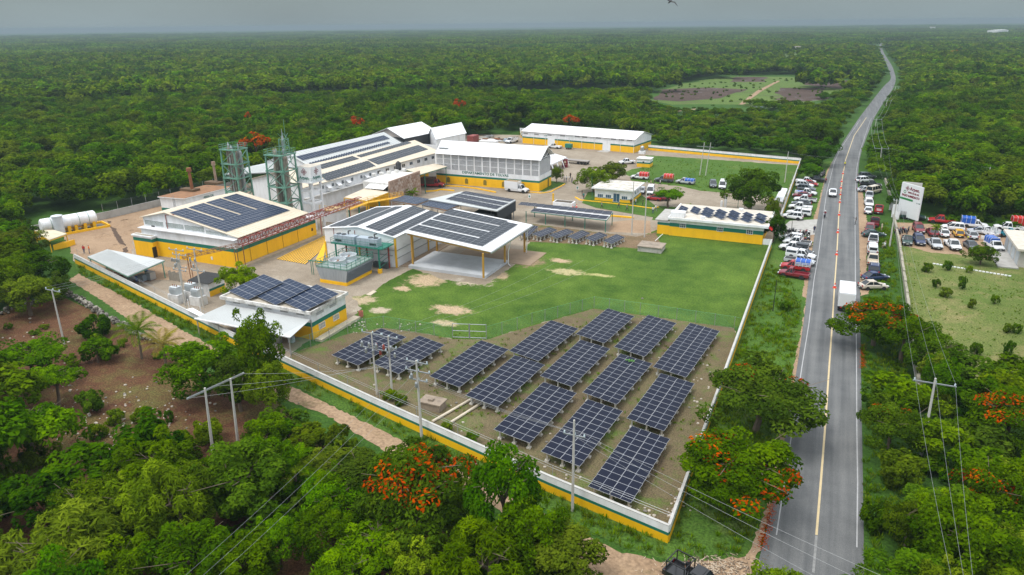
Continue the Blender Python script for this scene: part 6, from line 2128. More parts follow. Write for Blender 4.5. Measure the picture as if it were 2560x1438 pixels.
# stone boundary wall along the right verge and dry stone walls on the left: single stones
STN = [mat('pale_field_stone', (.34, .31, .26), .95, var=.6, scale=3), mat('grey_field_stone', (.20, .185, .16), .95, var=.6, scale=3), mat('dark_field_stone', (.11, .10, .075), .95, var=.6, scale=3)]
def rock_mesh(seed, r=1.0):
 rr = random.Random(seed)
 m = MB()
 vs = [(0, 0, 1)] + [(math.cos(a + j * .5) * .95, math.sin(a + j * .5) * .95, .45 - .9 * j) for j in (0, 1) for a in np.linspace(0, 2 * math.pi, 7)[:-1]] + [(0, 0, -1)]
 m.v = [tuple(c * r * rr.uniform(.75, 1.2) for c in v) for v in vs]
 f = [(0, 1 + k, 1 + (k + 1) % 6) for k in range(6)]
 for k in range(6): f += [(1 + k, 7 + k, 1 + (k + 1) % 6), (1 + (k + 1) % 6, 7 + k, 7 + (k + 1) % 6)]
 f += [(13, 7 + (k + 1) % 6, 7 + k) for k in range(6)]
 m.f, m.m = f, [0] * len(f)
 return m
ROCKS = [rock_mesh(k).mesh('stone', [STN[k % 3]]) for k in range(6)]
def stone_wall(label, pts, h, w, n):
 q = [P(*p) for p in pts]
 root = thing('stone_wall', label, 'wall', q[0])
 L = [(b - a).length for a, b in zip(q, q[1:])]
 for k in range(n):
  t = random.random() * sum(L)
  i = 0
  while t > L[i]: t -= L[i]; i += 1
  p = q[i].lerp(q[i + 1], t / L[i])
  d = (q[i + 1] - q[i]).normalized()
  s = random.uniform(.15, .30)
  z = random.random() ** 1.2 * (h - .2)
  ww = w * (1 - .5 * z / h)
  p += Vector((-d.y, d.x, 0)) * random.uniform(-ww, ww)
  o = link('stone', random.choice(ROCKS), root, (p.x - q[0].x, p.y - q[0].y, z + s * .4))
  o.rotation_euler = (random.random() * 6, random.random() * 6, random.random() * 6)
  o.scale = (s * 1.2, s, s * .8)
stone_wall('dry stone wall running beside the dirt track on the far left', [(-40, 800), (60, 770), (135, 745), (152, 728), (200, 752), (250, 787)], .9, .45, 290)
stone_wall('lower tumbled part of the dry stone wall near the coconut palm', [(250, 787), (300, 812), (340, 838), (400, 866)], .8, .45, 150)
VW = MB()
q = [P(*p) for p in ((2212, 452), (2226, 500), (2236, 560), (2248, 620), (2258, 690), (2268, 760), (2284, 900), (2300, 1000))]
vw = thing('verge_wall', 'long grey mossy wall between the right verge and the pasture', 'wall', q[3])
for a, b in zip(q, q[1:]):
 n = max(1, round((b - a).length / 3))
 for k in range(n):
  s, e_ = a.lerp(b, k / n), a.lerp(b, (k + 1) / n - .004)
  hh_ = random.uniform(.8, 1.05)
  m = MB()
  m.bar((s.x, s.y, hh_ / 2), (e_.x, e_.y, hh_ / 2), .38, hh_)
  m.build('wall_section', mat('mossy_wall', (.36, .33, .26), .95, var=.85, scale=.8, col2=(.16, .16, .11)), vw)
a, b = P(2332, 660), P(2530, 692)
m = MB()
for k in range(22):
 s, e_ = a.lerp(b, k / 22), a.lerp(b, (k + .75) / 22)
 m.bar((s.x, s.y, .08), (e_.x, e_.y, .08), .3, .16)
solo(m, 'white_edging', WHITE, 'broken white edging line across the pasture', 'edging', a)
# loose pale rocks on the red soil and in the field corner
def rocks(name, label, spots, smin, smax, cat='rocks'):
 m = MB()
 for (px, py, sx, sy, n) in spots:
  for k in range(n):
   p = P(px + random.gauss(0, sx), py + random.gauss(0, sy))
   s = random.uniform(smin, smax)
   r = rock_mesh(random.random(), s)
   i = len(m.v)
   m.v += [(x + p.x, y + p.y, z * .7 + s * .25) for x, y, z in r.v]
   m.f += [tuple(i + j for j in f) for f in r.f]
   mi = 0 if random.random() < .75 else 1
   m.m += [mi] * len(r.f)
 o = m.build(name, [mat('bright_limestone', (.46, .41, .34), .95, var=.5, scale=3), STN[1]])
 tag(o, kind='stuff')
rocks('loose_stones', '', [(345, 1165, 45, 25, 90), (300, 1140, 12, 10, 30), (230, 1080, 70, 30, 60), (390, 1060, 60, 40, 60), (330, 1020, 90, 50, 60), (180, 990, 40, 30, 25), (60, 870, 50, 40, 40), (340, 1190, 30, 20, 60), (1690, 1270, 14, 20, 30), (1620, 1290, 30, 12, 16), (1745, 960, 20, 60, 30), (1400, 1180, 100, 20, 26), (1300, 1060, 250, 80, 50), (900, 815, 10, 8, 24), (985, 818, 30, 8, 24), (1620, 870, 30, 60, 20)], .05, .20)
# vehicles
def paint(name, c, rough=.32): return mat(name, c, rough, spec=.5, coat=.3)
PAINT = dict(white=paint('white_car_paint', (.78, .79, .80)), silver=paint('silver_car_paint', (.50, .52, .54), .3), black=paint('black_car_paint', (.015, .016, .018)), grey=paint('grey_car_paint', (.10, .115, .13)),
   red=paint('red_car_paint', (.42, .02, .025)), maroon=paint('maroon_car_paint', (.20, .015, .025)), blue=paint('navy_car_paint', (.02, .035, .10)), yellow=paint('yellow_car_paint', (.72, .40, .02)),
   beige=paint('beige_car_paint', (.56, .49, .40)), teal=paint('teal_car_paint', (.01, .18, .25)), green=paint('dark_green_car_paint', (.02, .06, .05)), cream=paint('cream_car_paint', (.62, .55, .44)))
TYRE, RIM = mat('tyre', (.02, .02, .02), .9), mat('rim', (.45, .46, .47), .4, .5)
CARGLASS = mat('car_glass', (.018, .024, .028), .08, spec=.7)
LAMP, TAIL, TRIM = mat('headlamp', (.70, .72, .72), .15), mat('tail_lamp', (.35, .01, .01), .3), mat('black_trim', (.03, .03, .03), .7)
PLATE = mat('number_plate', (.70, .70, .68), .6)
def wheel_mesh(r, w):
 m = MB()
 m.lathe((0, 0, 0), [(r * .62, -w / 2), (r * .95, -w / 2), (r, -w * .3), (r, w * .3), (r * .95, w / 2), (r * .62, w / 2)], 14, 0, 'y')
 m.lathe((0, 0, 0), [(r * .60, -w * .46), (r * .2, -w * .36)], 10, 1, 'y')
 m.lathe((0, 0, 0), [(r * .2, w * .36), (r * .60, w * .46)], 10, 1, 'y')
 return m.mesh('wheel', [TYRE, RIM])
def loft(m, secs, mi=0):
 """closed rings of equal point count joined along x"""
 i0 = len(m.v)
 n = len(secs[0])
 for s in secs: m.v += s
 for k in range(len(secs) - 1):
  for j in range(n):
   a, b = i0 + k * n + j, i0 + k * n + (j + 1) % n
   m.f.append((a, a + n, b + n, b))
   m.m.append(mi)
 m.f += [tuple(i0 + j for j in range(n)), tuple(i0 + (len(secs) - 1) * n + n - 1 - j for j in range(n))]
 m.m += [mi, mi]
KINDS = {
# length, width, ground, stations of the lower body (x, belt height, half width share), cabin (rear base, rear top, front top, front base), roof height, wheel radius, axles
'sedan': dict(L=4.5, W=1.76, st=[(-2.25, .62, .80), (-2.1, .86, .93), (-1.3, .95, 1), (.75, .93, 1), (1.5, .82, .97), (2.05, .70, .88), (2.25, .52, .74)], cab=(-1.75, -1.05, .15, .98), H=1.45, r=.31, ax=(-1.32, 1.36)),
'hatch': dict(L=3.9, W=1.68, st=[(-1.95, .62, .85), (-1.85, .90, .95), (-1.2, .96, 1), (.6, .94, 1), (1.25, .85, .97), (1.75, .70, .88), (1.95, .52, .74)], cab=(-1.88, -1.45, .1, .90), H=1.50, r=.30, ax=(-1.2, 1.22)),
'suv': dict(L=4.55, W=1.86, st=[(-2.28, .70, .86), (-2.18, 1.0, .95), (-1.3, 1.08, 1), (.85, 1.06, 1), (1.55, .99, .98), (2.1, .86, .90), (2.28, .60, .80)], cab=(-2.14, -1.85, .25, 1.05), H=1.74, r=.36, ax=(-1.35, 1.38)),
'van': dict(L=5.0, W=1.9, st=[(-2.5, .70, .92), (-2.42, 1.1, .98), (-1.3, 1.15, 1), (1.3, 1.12, 1), (1.9, 1.02, .97), (2.35, .85, .9), (2.5, .60, .82)], cab=(-2.42, -2.3, 1.1, 1.75), H=2.05, r=.34, ax=(-1.5, 1.55)),
'pickup': dict(L=5.3, W=1.86, st=[(-.55, 1.0, 1), (.9, 1.04, 1), (1.65, .99, .98), (2.35, .90, .92), (2.62, .62, .82)], cab=(-.58, -.42, .62, 1.28), H=1.76, r=.37, ax=(-1.55, 1.62), bed=(-2.65, -.57)),
'single': dict(L=5.1, W=1.84, st=[(.05, 1.0, 1), (1.0, 1.04, 1), (1.65, 1.0, .98), (2.3, .90, .94), (2.52, .62, .86)], cab=(.02, .16, .72, 1.28), H=1.72, r=.37, ax=(-1.45, 1.55), bed=(-2.55, .03)),
'truck': dict(L=6.4, W=2.1, st=[(.7, 1.15, 1), (1.75, 1.22, 1), (2.35, 1.18, .97), (3.0, 1.05, .90), (3.2, .70, .84)], cab=(.72, .80, 1.35, 1.95), H=2.1, r=.42, ax=(-1.9, 2.3), bed=(-3.2, .65)),
}
VMESH = {}
def vmeshes(kind):
 if kind in VMESH: return VMESH[kind]
 K = KINDS[kind]
 w, z0 = K['W'] / 2, .30 if K['r'] < .35 else .38
 out = []
 m = MB()
 secs = []
 for x, zb, s in K['st']:
  ww = w * s
  secs.append([(x, -ww * .9, z0), (x, -ww, z0 + .18), (x, -ww, zb - .16), (x, -ww * .92, zb), (x, ww * .92, zb), (x, ww, zb - .16), (x, ww, z0 + .18), (x, ww * .9, z0)])
 loft(m, secs)
 rb, rt, ft, fb = K['cab']
 H = K['H']
 belt = max(zb for _, zb, _ in K['st']) - .03
 wb, wt = w * .90, w * .74
 base = [(rb, -wb, belt), (fb, -wb, belt - .03), (fb, wb, belt - .03), (rb, wb, belt)]
 topc = [(rt, -wt, H), (ft, -wt, H), (ft, wt, H), (rt, wt, H)]
 # roof skin
 m.slab([(rt + .02, -wt, H), (ft + .02, -wt, H - .02), (ft + .02, wt, H - .02), (rt + .02, wt, H)], .06)
 m.slab([(rt + .12, -wt * .8, H + .045), (ft - .15, -wt * .8, H + .035), (ft - .15, wt * .8, H + .035), (rt + .12, wt * .8, H + .045)], .05)
 for a, b in zip(base, topc): m.bar(a, Vector(b) - Vector((0, 0, .03)), .09, .09)
 mids = [.5] if kind in ('single', 'truck') else ([.47] if 'bed' in K else [.33, .66] if kind in ('suv', 'van') else [.5])
 for t in mids:
  for sg in (0, 3):
   o = (1, 2)[sg == 3]
   m.bar(Vector(base[sg]).lerp(Vector(base[o]), t), Vector(topc[sg]).lerp(Vector(topc[o]), t) - Vector((0, 0, .03)), .08, .08)
 if 'bed' in K:
  b0, b1 = K['bed']
  zr = .98 if kind != 'truck' else 1.05
  zf = z0 + .32
  m.box(b0, b1, -w * .98, w * .98, z0 + .12, zf)
  for sy in (-1, 1): m.box(b0, b1, sy * w * .98 - (.09 if sy > 0 else 0), sy * w * .98 + (.09 if sy < 0 else 0), zf, zr)
  m.box(b0, b0 + .09, -w * .98 + .09, w * .98 - .09, zf, zr)
  m.box(b1 - .09, b1, -w * .98 + .09, w * .98 - .09, zf, zr + .02)
  m.box(b0, b1, -w * .75, w * .75, z0 - .05, z0 + .115)
 # wheel arches as dark half discs proud of the flank
 for x in K['ax']:
  for sy in (-1, 1):
   a = [(x + math.cos(t) * K['r'] * 1.18, sy * (w + .006), K['r'] + math.sin(t) * K['r'] * 1.18) for t in np.linspace(-.35, math.pi + .35, 9)]
   m.quad(a if sy < 0 else a[::-1], 1)
 for sy in (-1, 1):
  m.box(fb - .25, fb - .05, sy * (w + .02) - .09, sy * (w + .02) + .09, belt + .02, belt + .18, 1)
 out.append(('body', m.mesh('body', [PAINT['white'], TRIM]), (0, 0, 0)))
 B, T = [Vector(p) for p in base], [Vector(p) - Vector((0, 0, .05)) for p in topc]
 for nm, q in (('windscreen', (1, 2, 2, 1)), ('rear_window', (3, 0, 0, 3)), ('side_window', (0, 1, 1, 0)), ('side_window', (2, 3, 3, 2))):
  m = MB()
  m.quad([B[q[0]], B[q[1]], T[q[2]], T[q[3]]])
  out.append((nm, m.mesh(nm, [CARGLASS]), (0, 0, 0)))
 x1 = K['st'][-1][0]
 xr = K['bed'][0] if 'bed' in K else K['st'][0][0]
 wf = w * K['st'][-1][2]
 zl = K['st'][-1][1]
 for sy in (-1, 1):
  m = MB()
  m.box(x1 - .18, x1 + .02, sy * wf * .80 - .2, sy * wf * .80 + .2, zl + .0, zl + .17)
  out.append(('headlight', m.mesh('headlight', [LAMP]), (0, 0, 0)))
  m = MB()
  m.box(xr - .02, xr + .1, sy * w * .80 - .13, sy * w * .80 + .13, .70, .92)
  out.append(('tail_light', m.mesh('tail_light', [TAIL]), (0, 0, 0)))
 for x, sg in ((x1, 1), (xr, -1)):
  m = MB()
  m.box(x - .08, x + .08, -w * .86, w * .86, z0 + .02, z0 + .26, 0)
  m.box(x + sg * .082 - .004, x + sg * .082 + .004, -.2, .2, z0 + .08, z0 + .22, 1)
  if sg > 0: m.box(x - .02, x + .03, -wf * .45, wf * .45, zl - .0, zl + .14, 0)
  out.append(('bumper', m.mesh('bumper', [TRIM, PLATE]), (0, 0, 0)))
 wm = wheel_mesh(K['r'], .24)
 for x in K['ax']:
  for sy in (-1, 1): out.append(('wheel', wm, (x, sy * (w - .10), K['r'])))
 VMESH[kind] = out
 return out
CATN = dict(sedan='parked_car', hatch='parked_car', suv='parked_car', van='parked_van', pickup='pickup_truck', single='pickup_truck', truck='truck')
CATW = dict(sedan='car', hatch='car', suv='car', van='van', pickup='pickup', single='pickup', truck='truck')
def tarp_mesh(b0, b1, w, z0, z1, m_, bars=True):
 m = MB()
 prof = [(-w, z0), (-w * 1.0, z1 - .25), (-w * .82, z1), (w * .82, z1), (w, z1 - .25), (w, z0)]
 n = 6
 for k in range(n):
  xa, xb = b0 + (b1 - b0) * k / n, b0 + (b1 - b0) * (k + 1) / n
  da, db = (.05 if k % 2 else 0), (0 if k % 2 else .05)
  for (ya, za), (yb, zb_) in zip(prof, prof[1:]):
   m.quad([(xa, ya, za - da), (xb, ya, za - db), (xb, yb, zb_ - db), (xa, yb, zb_ - da)][::-1])
 for x in (b0, b1): m.quad([(x, y, z) for y, z in prof])
 if bars:
  for k in (0, 2, 4, 6):
   x = b0 + (b1 - b0) * k / 6
   for (ya, za), (yb, zb_) in zip(prof, prof[1:]): m.bar((x, ya * 1.01, za + .01), (x, yb * 1.01, zb_ + .01), .05, .05, 1)
 return m.mesh('tarpaulin', [m_, PLATE])
def vehicle(kind, px, py, deg, col, label, group=None, extra=(), jit=3, name=None, cat=None):
 p = P(px, py)
 root = thing(name or CATN[kind], label, cat or CATW[kind], (p.x, p.y, .0 if not name == 'oncoming' else 0), math.radians(deg + random.uniform(-jit, jit)), group)
 for nm, me, loc in vmeshes(kind):
  o = link(nm, me, root, loc)
  if nm == 'body' and col != 'white':
   o.material_slots[0].link = 'OBJECT'
   o.material_slots[0].material = PAINT[col]
 K = KINDS[kind]
 w = K['W'] / 2
 def add(nm, m, mats):
  me = m.mesh(nm, mats if isinstance(mats, list) else [mats])
  return link(nm, me, root)
 for e in extra:
  m = MB()
  if e[0] == 'tarp':
   b0, b1 = K['bed']
   link('tarpaulin', tarp_mesh(b0 + .05, b1 - .05, w * .95, e[2], e[3], e[1]), root)
  elif e[0] == 'camper':
   b0, b1 = K['bed']
   loft(m, [[(x, -w * .93, .99), (x, -w * .80, 1.72), (x, w * .80, 1.72), (x, w * .93, .99)] for x in (b0 + .05, b1 - .02)])
   add('camper_shell', m, PAINT[e[1]])
   m = MB()
   for sy in (-1, 1): m.obox(((b0 + b1) / 2, sy * w * .872, 1.36), ((b1 - b0) * .42, 0, 0), (0, sy * .05, -.2), (0, .012, .003))
   m.box(b0 + .02, b0 + .045, -w * .7, w * .7, 1.1, 1.6)
   add('camper_window', m, CARGLASS)
  elif e[0] == 'cover':
   b0, b1 = K['bed']
   m.box(b0 + .1, b1 - .1, -w * .88, w * .88, .90, .97)
   add('bed_cover', m, TRIM)
  elif e[0] == 'load':
   b0, b1 = K['bed']
   for k in range(4): m.box(b0 + .3 + k * .42, b0 + .6 + k * .42, -w * .6, w * .5, .72, .9 + .12 * (k % 2))
   add('load', m, e[1])
  elif e[0] == 'stakes':
   b0, b1 = K['bed']
   for sy in (-1, 1):
    for z in (1.15, 1.4, 1.65): m.box(b0 + .02, b1 - .02, sy * w * .93 - .03, sy * w * .93 + .03, z, z + .1)
    for k in range(5): m.box(b0 + .03 + (b1 - b0 - .1) * k / 4, b0 + .09 + (b1 - b0 - .1) * k / 4, sy * w * .93 - .04, sy * w * .93 + .04, .99, 1.8)
   for z in (1.15, 1.4, 1.65): m.box(b0 + .0, b0 + .05, -w * .9, w * .9, z, z + .1)
   add('stake_sides', m, e[1])
  elif e[0] == 'box':
   b0, b1 = K['bed']
   z1 = e[2]
   m.box(b0 - .1, b1 + .02, -w * 1.08, w * 1.08, .96, z1, 0)
   add('cargo_box', m, e[1])
   m = MB()
   for k in range(9):
    x = b0 + (b1 - b0) * k / 8 - .05
    for sy in (-1, 1): m.box(x - .03, x + .03, sy * w * 1.09 - .02, sy * w * 1.09 + .02, 1.0, z1 - .03)
   add('box_rib', m, e[1])['kind'] = 'stuff'
   if len(e) > 3:
    m = MB()
    m.box(b0 + .1, b1 - .15, -w * .98, w * .98, z1 + .003, z1 + .02)
    add('box_top', m, e[3])
  elif e[0] == 'lights':
   for y, mm in ((-.36, TARPB), (.36, TARPR)):
    m = MB()
    m.box(.25, .5, y - .34, y + .34, K['H'] + .05, K['H'] + .17)
    add('light_bar', m, mm)
  elif e[0] == 'rack':
   for sy in (-1, 1): m.box(-1.6, .2, sy * .55 - .03, sy * .55 + .03, K['H'] + .05, K['H'] + .10)
   add('roof_rack', m, ALU)
  elif e[0] == 'rollbar':
   b0, b1 = K['bed']
   for x in (b0 + .3, b1 - .2):
    for sy in (-1, 1): m.bar((x, sy * w * .9, .98), (x, sy * w * .9, 1.95), .07)
    m.bar((x, -w * .9, 1.95), (x, w * .9, 1.95), .07)
   for sy in (-1, 1): m.bar((b0 + .3, sy * w * .9, 1.95), (b1 - .2, sy * w * .9, 1.95), .07)
   add('roll_bar', m, BLACK)
 return root
GL, GR, GP, GY_ = 'vehicles parked left of the road', 'vehicles parked along the right shoulder', 'vehicles in the dirt parking lot', 'vehicles inside the compound'
VEH = [
('suv', 2051, 440, -100, 'black', 'black police vehicle with a blue and red light bar, end of the roadside row', GL, [('lights',)]),
('pickup', 2039, 454, -6, 'black', 'black pickup beside the police light bar, far end of the row', GL, [('rollbar',)]),
('pickup', 2014, 459, -4, 'white', 'white pickup parked next to the black pickup, nose to the road', GL, []),
('hatch', 2026, 465, -4, 'red', 'red car half hidden between two white vehicles near the black pickup', GL, []),
('suv', 2011, 469, -2, 'white', 'white estate between the red car and the dark estate', GL, [('rack',)]),
('suv', 2015, 478, -6, 'grey', 'dark grey estate parked between two white vehicles by the wall', GL, []),
('pickup', 2014, 488, -4, 'white', 'white pickup with blue cargo in its bed beside the maroon saloon', GL, [('load', TARPB)]),
('sedan', 2004, 494, 178, 'maroon', 'maroon saloon squeezed between two white pickups', GL, []),
('pickup', 2012, 505, 176, 'white', 'white pickup with a black open bed beside the maroon saloon', GL, [('cover',)]),
('sedan', 2003, 514, 178, 'grey', 'grey blue saloon between white pickups near the entrance', GL, []),
('pickup', 2000, 524, 176, 'white', 'white double cab pickup, third from the entrance apron', GL, []),
('pickup', 1996, 539, 174, 'white', 'white pickup with a white canopy next to the entrance apron', GL, [('camper', 'white')]),
('suv', 1980, 548, 178, 'white', 'white sport utility car closest to the entrance apron', GL, []),
('suv', 1978, 603, 174, 'white', 'white sport utility car beside the motorcycle crowd', GL, []),
('pickup', 1992, 613, 174, 'white', 'white pickup with black bed cover, second from the motorcycles', GL, [('cover',)]),
('pickup', 1983, 627, 176, 'white', 'white pickup with a black windowed canopy near the motorcycles', GL, [('camper', 'black')]),
('sedan', 2001, 635, -8, 'black', 'black saloon mostly hidden behind a white canopied pickup', GL, []),
('pickup', 2001, 646, -8, 'white', 'white pickup with a tall white canopy, nose at the asphalt', GL, [('camper', 'white')]),
('pickup', 1998, 660, -6, 'silver', 'silver pickup with a dark bed cover beside the blue tarpaulin', GL, [('cover',)]),
('single', 1987, 675, 176, 'red', 'red pickup carrying a blue tarpaulin cage', GL, [('tarp', TARPB, 1.45, 2.15), ('stakes', PAINT['white'])]),
('single', 1983, 693, 176, 'maroon', 'old maroon pickup at the near end of the roadside row', GL, []),
('suv', 2167, 446, 20, 'grey', 'grey sport utility car farthest up the right shoulder', GR, []),
('suv', 2160, 456, 40, 'white', 'white sport utility car behind the grey one on the right shoulder', GR, []),
('pickup', 2176, 467, 5, 'black', 'black pickup on the right shoulder pointing at the forest', GR, []),
('sedan', 2164, 479, 35, 'silver', 'silver saloon beside the cream van on the right shoulder', GR, []),
('van', 2184, 483, 60, 'cream', 'cream van with its doors open on the right shoulder', GR, []),
('pickup', 2172, 496, 88, 'silver', 'silver pickup facing away, ahead of the white estate', GR, []),
('suv', 2171, 515, -86, 'white', 'white estate between silver pickup and white saloon on the right shoulder', GR, []),
('sedan', 2170, 532, 86, 'white', 'white saloon with its tail towards the camera beside the red stake truck', GR, []),
('single', 2196, 531, 84, 'red', 'red stake sided pickup standing on the grass', GR, [('stakes', PAINT['red']), ('load', PLATE)]),
('single', 2186, 563, 84, 'maroon', 'maroon stake sided truck with black rails', GR, [('stakes', TRIM)]),
('suv', 2173, 581, -96, 'maroon', 'maroon sport utility car in front of the dark green saloon', GR, []),
('sedan', 2183, 592, 20, 'green', 'dark green saloon parked across the shoulder', GR, []),
('pickup', 2182, 606, 88, 'white', 'white pickup directly behind the dark green saloon', GR, [('cover',)]),
('pickup', 2180, 630, 88, 'white', 'white pickup with a white rear canopy, middle of three white pickups', GR, [('camper', 'white')]),
('pickup', 2181, 658, 88, 'cream', 'cream white pickup with an open empty bed', GR, []),
('suv', 2184, 681, 88, 'blue', 'navy sport utility car with roof rails', GR, [('rack',)]),
('sedan', 2187, 700, 32, 'blue', 'navy saloon angled over the grass', GR, []),
('sedan', 2182, 722, 26, 'beige', 'beige saloon closest to the flame tree', GR, []),
('single', 2281, 548, -3, 'green', 'dark green stake pickup under the billboard', GP, [('stakes', GALV)]),
('pickup', 2352, 558, 177, 'red', 'red pickup parked along the hedge of the lot', GP, []),
('single', 2434, 569, -4, 'white', 'white pickup with a tall blue tarpaulin cover in the lot', GP, [('tarp', TARPB, 1.0, 2.35)]),
('suv', 2380, 576, 176, 'white', 'white sport utility car side on behind the yellow hatchback', GP, []),
('suv', 2295, 580, -84, 'maroon', 'maroon sport utility car facing the camera in the lot', GP, []),
('sedan', 2329, 587, 96, 'maroon', 'maroon saloon with its tail to the camera in the lot', GP, []),
('sedan', 2357, 589, 96, 'white', 'white saloon between the maroon saloon and yellow hatchback', GP, []),
('hatch', 2394, 590, 96, 'yellow', 'yellow hatchback with blue cargo behind its rear window', GP, []),
('sedan', 2427, 594, 98, 'silver', 'silver saloon to the right of the yellow hatchback', GP, []),
('hatch', 2444, 584, 176, 'silver', 'silver hatchback behind the silver saloon', GP, []),
('single', 2466, 588, 120, 'white', 'white pickup with a whitish cage above the blue tarpaulin', GP, [('stakes', PAINT['white'])]),
('single', 2484, 622, -76, 'white', 'white pickup under a crumpled bright blue tarpaulin', GP, [('tarp', TARPB, .95, 2.1)]),
('single', 2518, 592, 4, 'teal', 'teal pickup bed showing beside the roadside house', GP, []),
('pickup', 2519, 576, 176, 'white', 'white pickup nosing out behind the roadside house', GP, []),
('single', 2560, 568, 4, 'red', 'red truck at the picture edge behind the roadside house', GP, [('tarp', TARPR, 1.0, 2.3)]),
('single', 2266, 608, -88, 'green', 'dark green pickup facing the camera beside the verge wall', GP, []),
('suv', 2296, 609, -84, 'blue', 'navy sport utility car facing the camera on the grass', GP, []),
('pickup', 2335, 617, -80, 'silver', 'silver pickup facing the camera in the front row of the lot', GP, []),
('pickup', 2380, 620, -80, 'white', 'white pickup facing the camera in the front row of the lot', GP, []),
('sedan', 2427, 622, -76, 'grey', 'dark grey saloon half behind the small round tree', GP, []),
('single', 1387, 371, 174, 'white', 'white pickup standing in front of the warehouse doors', GY_, []),
('pickup', 1567, 410, -140, 'white', 'white pickup near the tiny hut', GY_, []),
('single', 1599, 448, 178, 'white', 'white pickup with a red tarpaulin on the yard edge', GY_, [('tarp', TARPR, 1.0, 2.1)]),
('single', 1660, 455, 178, 'grey', 'grey truck with a red covered orange cage', GY_, [('tarp', TARPR, 1.55, 2.35), ('stakes', mat('orange_rails', (.55, .13, .03), .6))]),
('single', 1713, 460, 176, 'silver', 'silver pickup with a blue covered load', GY_, [('tarp', TARPB, 1.0, 1.6)]),
('suv', 1782, 467, -78, 'grey', 'dark sport utility car left of the big dark tree', GY_, []),
('van', 1806, 470, -84, 'white', 'white van half hidden behind the big dark tree', GY_, []),
('van', 1626, 484, -84, 'white', 'white van parked to the right of the small office', GY_, []),
('hatch', 1604, 483, -84, 'silver', 'silver car tucked beside the small office wall', GY_, []),
('hatch', 1635, 501, 175, 'red', 'red car under the island tree', GY_, []),
('hatch', 1656, 501, 175, 'maroon', 'dark red car behind the island tree', GY_, []),
('truck', 1293, 480, -2, 'white', 'white cattle box truck driving past the tolvas building', GY_, [('box', PAINT['white'], 2.9, mat('hay_load', (.36, .27, .16), .9, var=.7, scale=3))]),
('truck', 1083, 467, 14, 'red', 'red truck with a brown stake box under the loading porch', GY_, [('box', mat('brown_planks', (.10, .055, .04), .8, var=.5, scale=2), 2.6)]),
('truck', 1103, 452, 12, 'white', 'white truck behind the red one under the loading porch', GY_, [('box', PAINT['silver'], 2.9)]),
('truck', 1280, 357, -100, 'white', 'white flatbed truck with a tall frame beside the junk heap', GY_, [('rollbar',), ('stakes', PAINT['white'])]),
('pickup', 2081, 489, -87, 'white', 'white pickup driving towards the camera on the road', None, []),
('pickup', 1742, 1472, -16, 'black', 'black pickup with a roll bar at the bottom edge', None, [('rollbar',)]),
]
for k_, x_, y_, d_, c_, l_, g_, e_ in VEH: vehicle(k_, x_, y_, d_, c_, l_, g_, e_)
# white box lorry on the road, half under the flame tree
p = P(2112, 772)
LR = thing('box_lorry', 'white box lorry driving away under the flame tree', 'truck', (p.x, p.y, 0.02), math.radians(90))
m = MB()
m.box(-2.0, 4.0, -1.15, 1.15, 1.0, 3.2)
link('cargo_box', m.mesh('cargo_box', [PAINT['white']]), LR)
for k in range(11):
 m = MB()
 m.box(-1.9 + k * .58, -1.86 + k * .58, -1.17, 1.17, 3.203, 3.23)
 link('roof_rib', m.mesh('roof_rib', [PLATE]), LR)
m = MB()
loft(m, [[(x, -1.0 * s, .6), (x, -1.05 * s, 1.3), (x, -.9 * s, z), (x, .9 * s, z), (x, 1.05 * s, 1.3), (x, 1.0 * s, .6)] for x, z, s in ((4.05, 2.3, 1), (4.9, 2.25, 1), (5.5, 1.7, .98), (5.7, 1.2, .9))])
link('cab', m.mesh('cab', [PAINT['white']]), LR)
m = MB()
m.box(-2.0, 5.3, -.45, .45, .55, .96)
link('chassis', m.mesh('chassis', [TRIM]), LR)
wm = wheel_mesh(.45, .3)
for x in (-1.0, .1, 4.7):
 for sy in (-1, 1): link('wheel', wm, LR, (x, sy * .92, .45))
m = MB()
m.box(-2.04, -2.003, -1.0, 1.0, 1.05, 3.05)
for y in (-.8, .55): m.box(-2.05, -2.01, y, y + .25, .75, .95, 1)
link('rear_door', m.mesh('rear_door', [PLATE, TAIL]), LR)
# trailers and junk in the yard
p = P(1422, 373)
TRL = thing('green_trailer', 'small green box trailer in front of the warehouse', 'trailer', (p.x, p.y, 0), -.1)
m = MB()
m.box(-1.2, 1.2, -.8, .8, .55, 1.9)
link('box', m.mesh('box', [STEELGREEN]), TRL)
wm2 = wheel_mesh(.32, .2)
for x in (-.4, .4):
 for sy in (-1, 1): link('wheel', wm2, TRL, (x, sy * .85, .32))
p = P(1440, 409)
FT = thing('flatbed_trailer', 'long grey flatbed trailer beside the marquee', 'trailer', (p.x, p.y, 0), math.radians(-8))
m = MB()
m.box(-5, 4.5, -1.2, 1.2, 1.0, 1.2)
for y in (-.5, .5): m.box(-5, 4.5, y - .12, y + .12, .7, .997)
link('deck', m.mesh('deck', [mat('worn_steel_deck', (.32, .29, .26), .8, var=.6, scale=2)]), FT)
for x in (1.2, 2.5, 3.7):
 for sy in (-1, 1): link('wheel', wm, FT, (x, sy * .98, .45))
jl = ['rusty sheet pile', 'pale pipe stack', 'grey frame pile', 'white tank pile', 'brown scrap pile', 'dark engine pile', 'tangled bar pile']
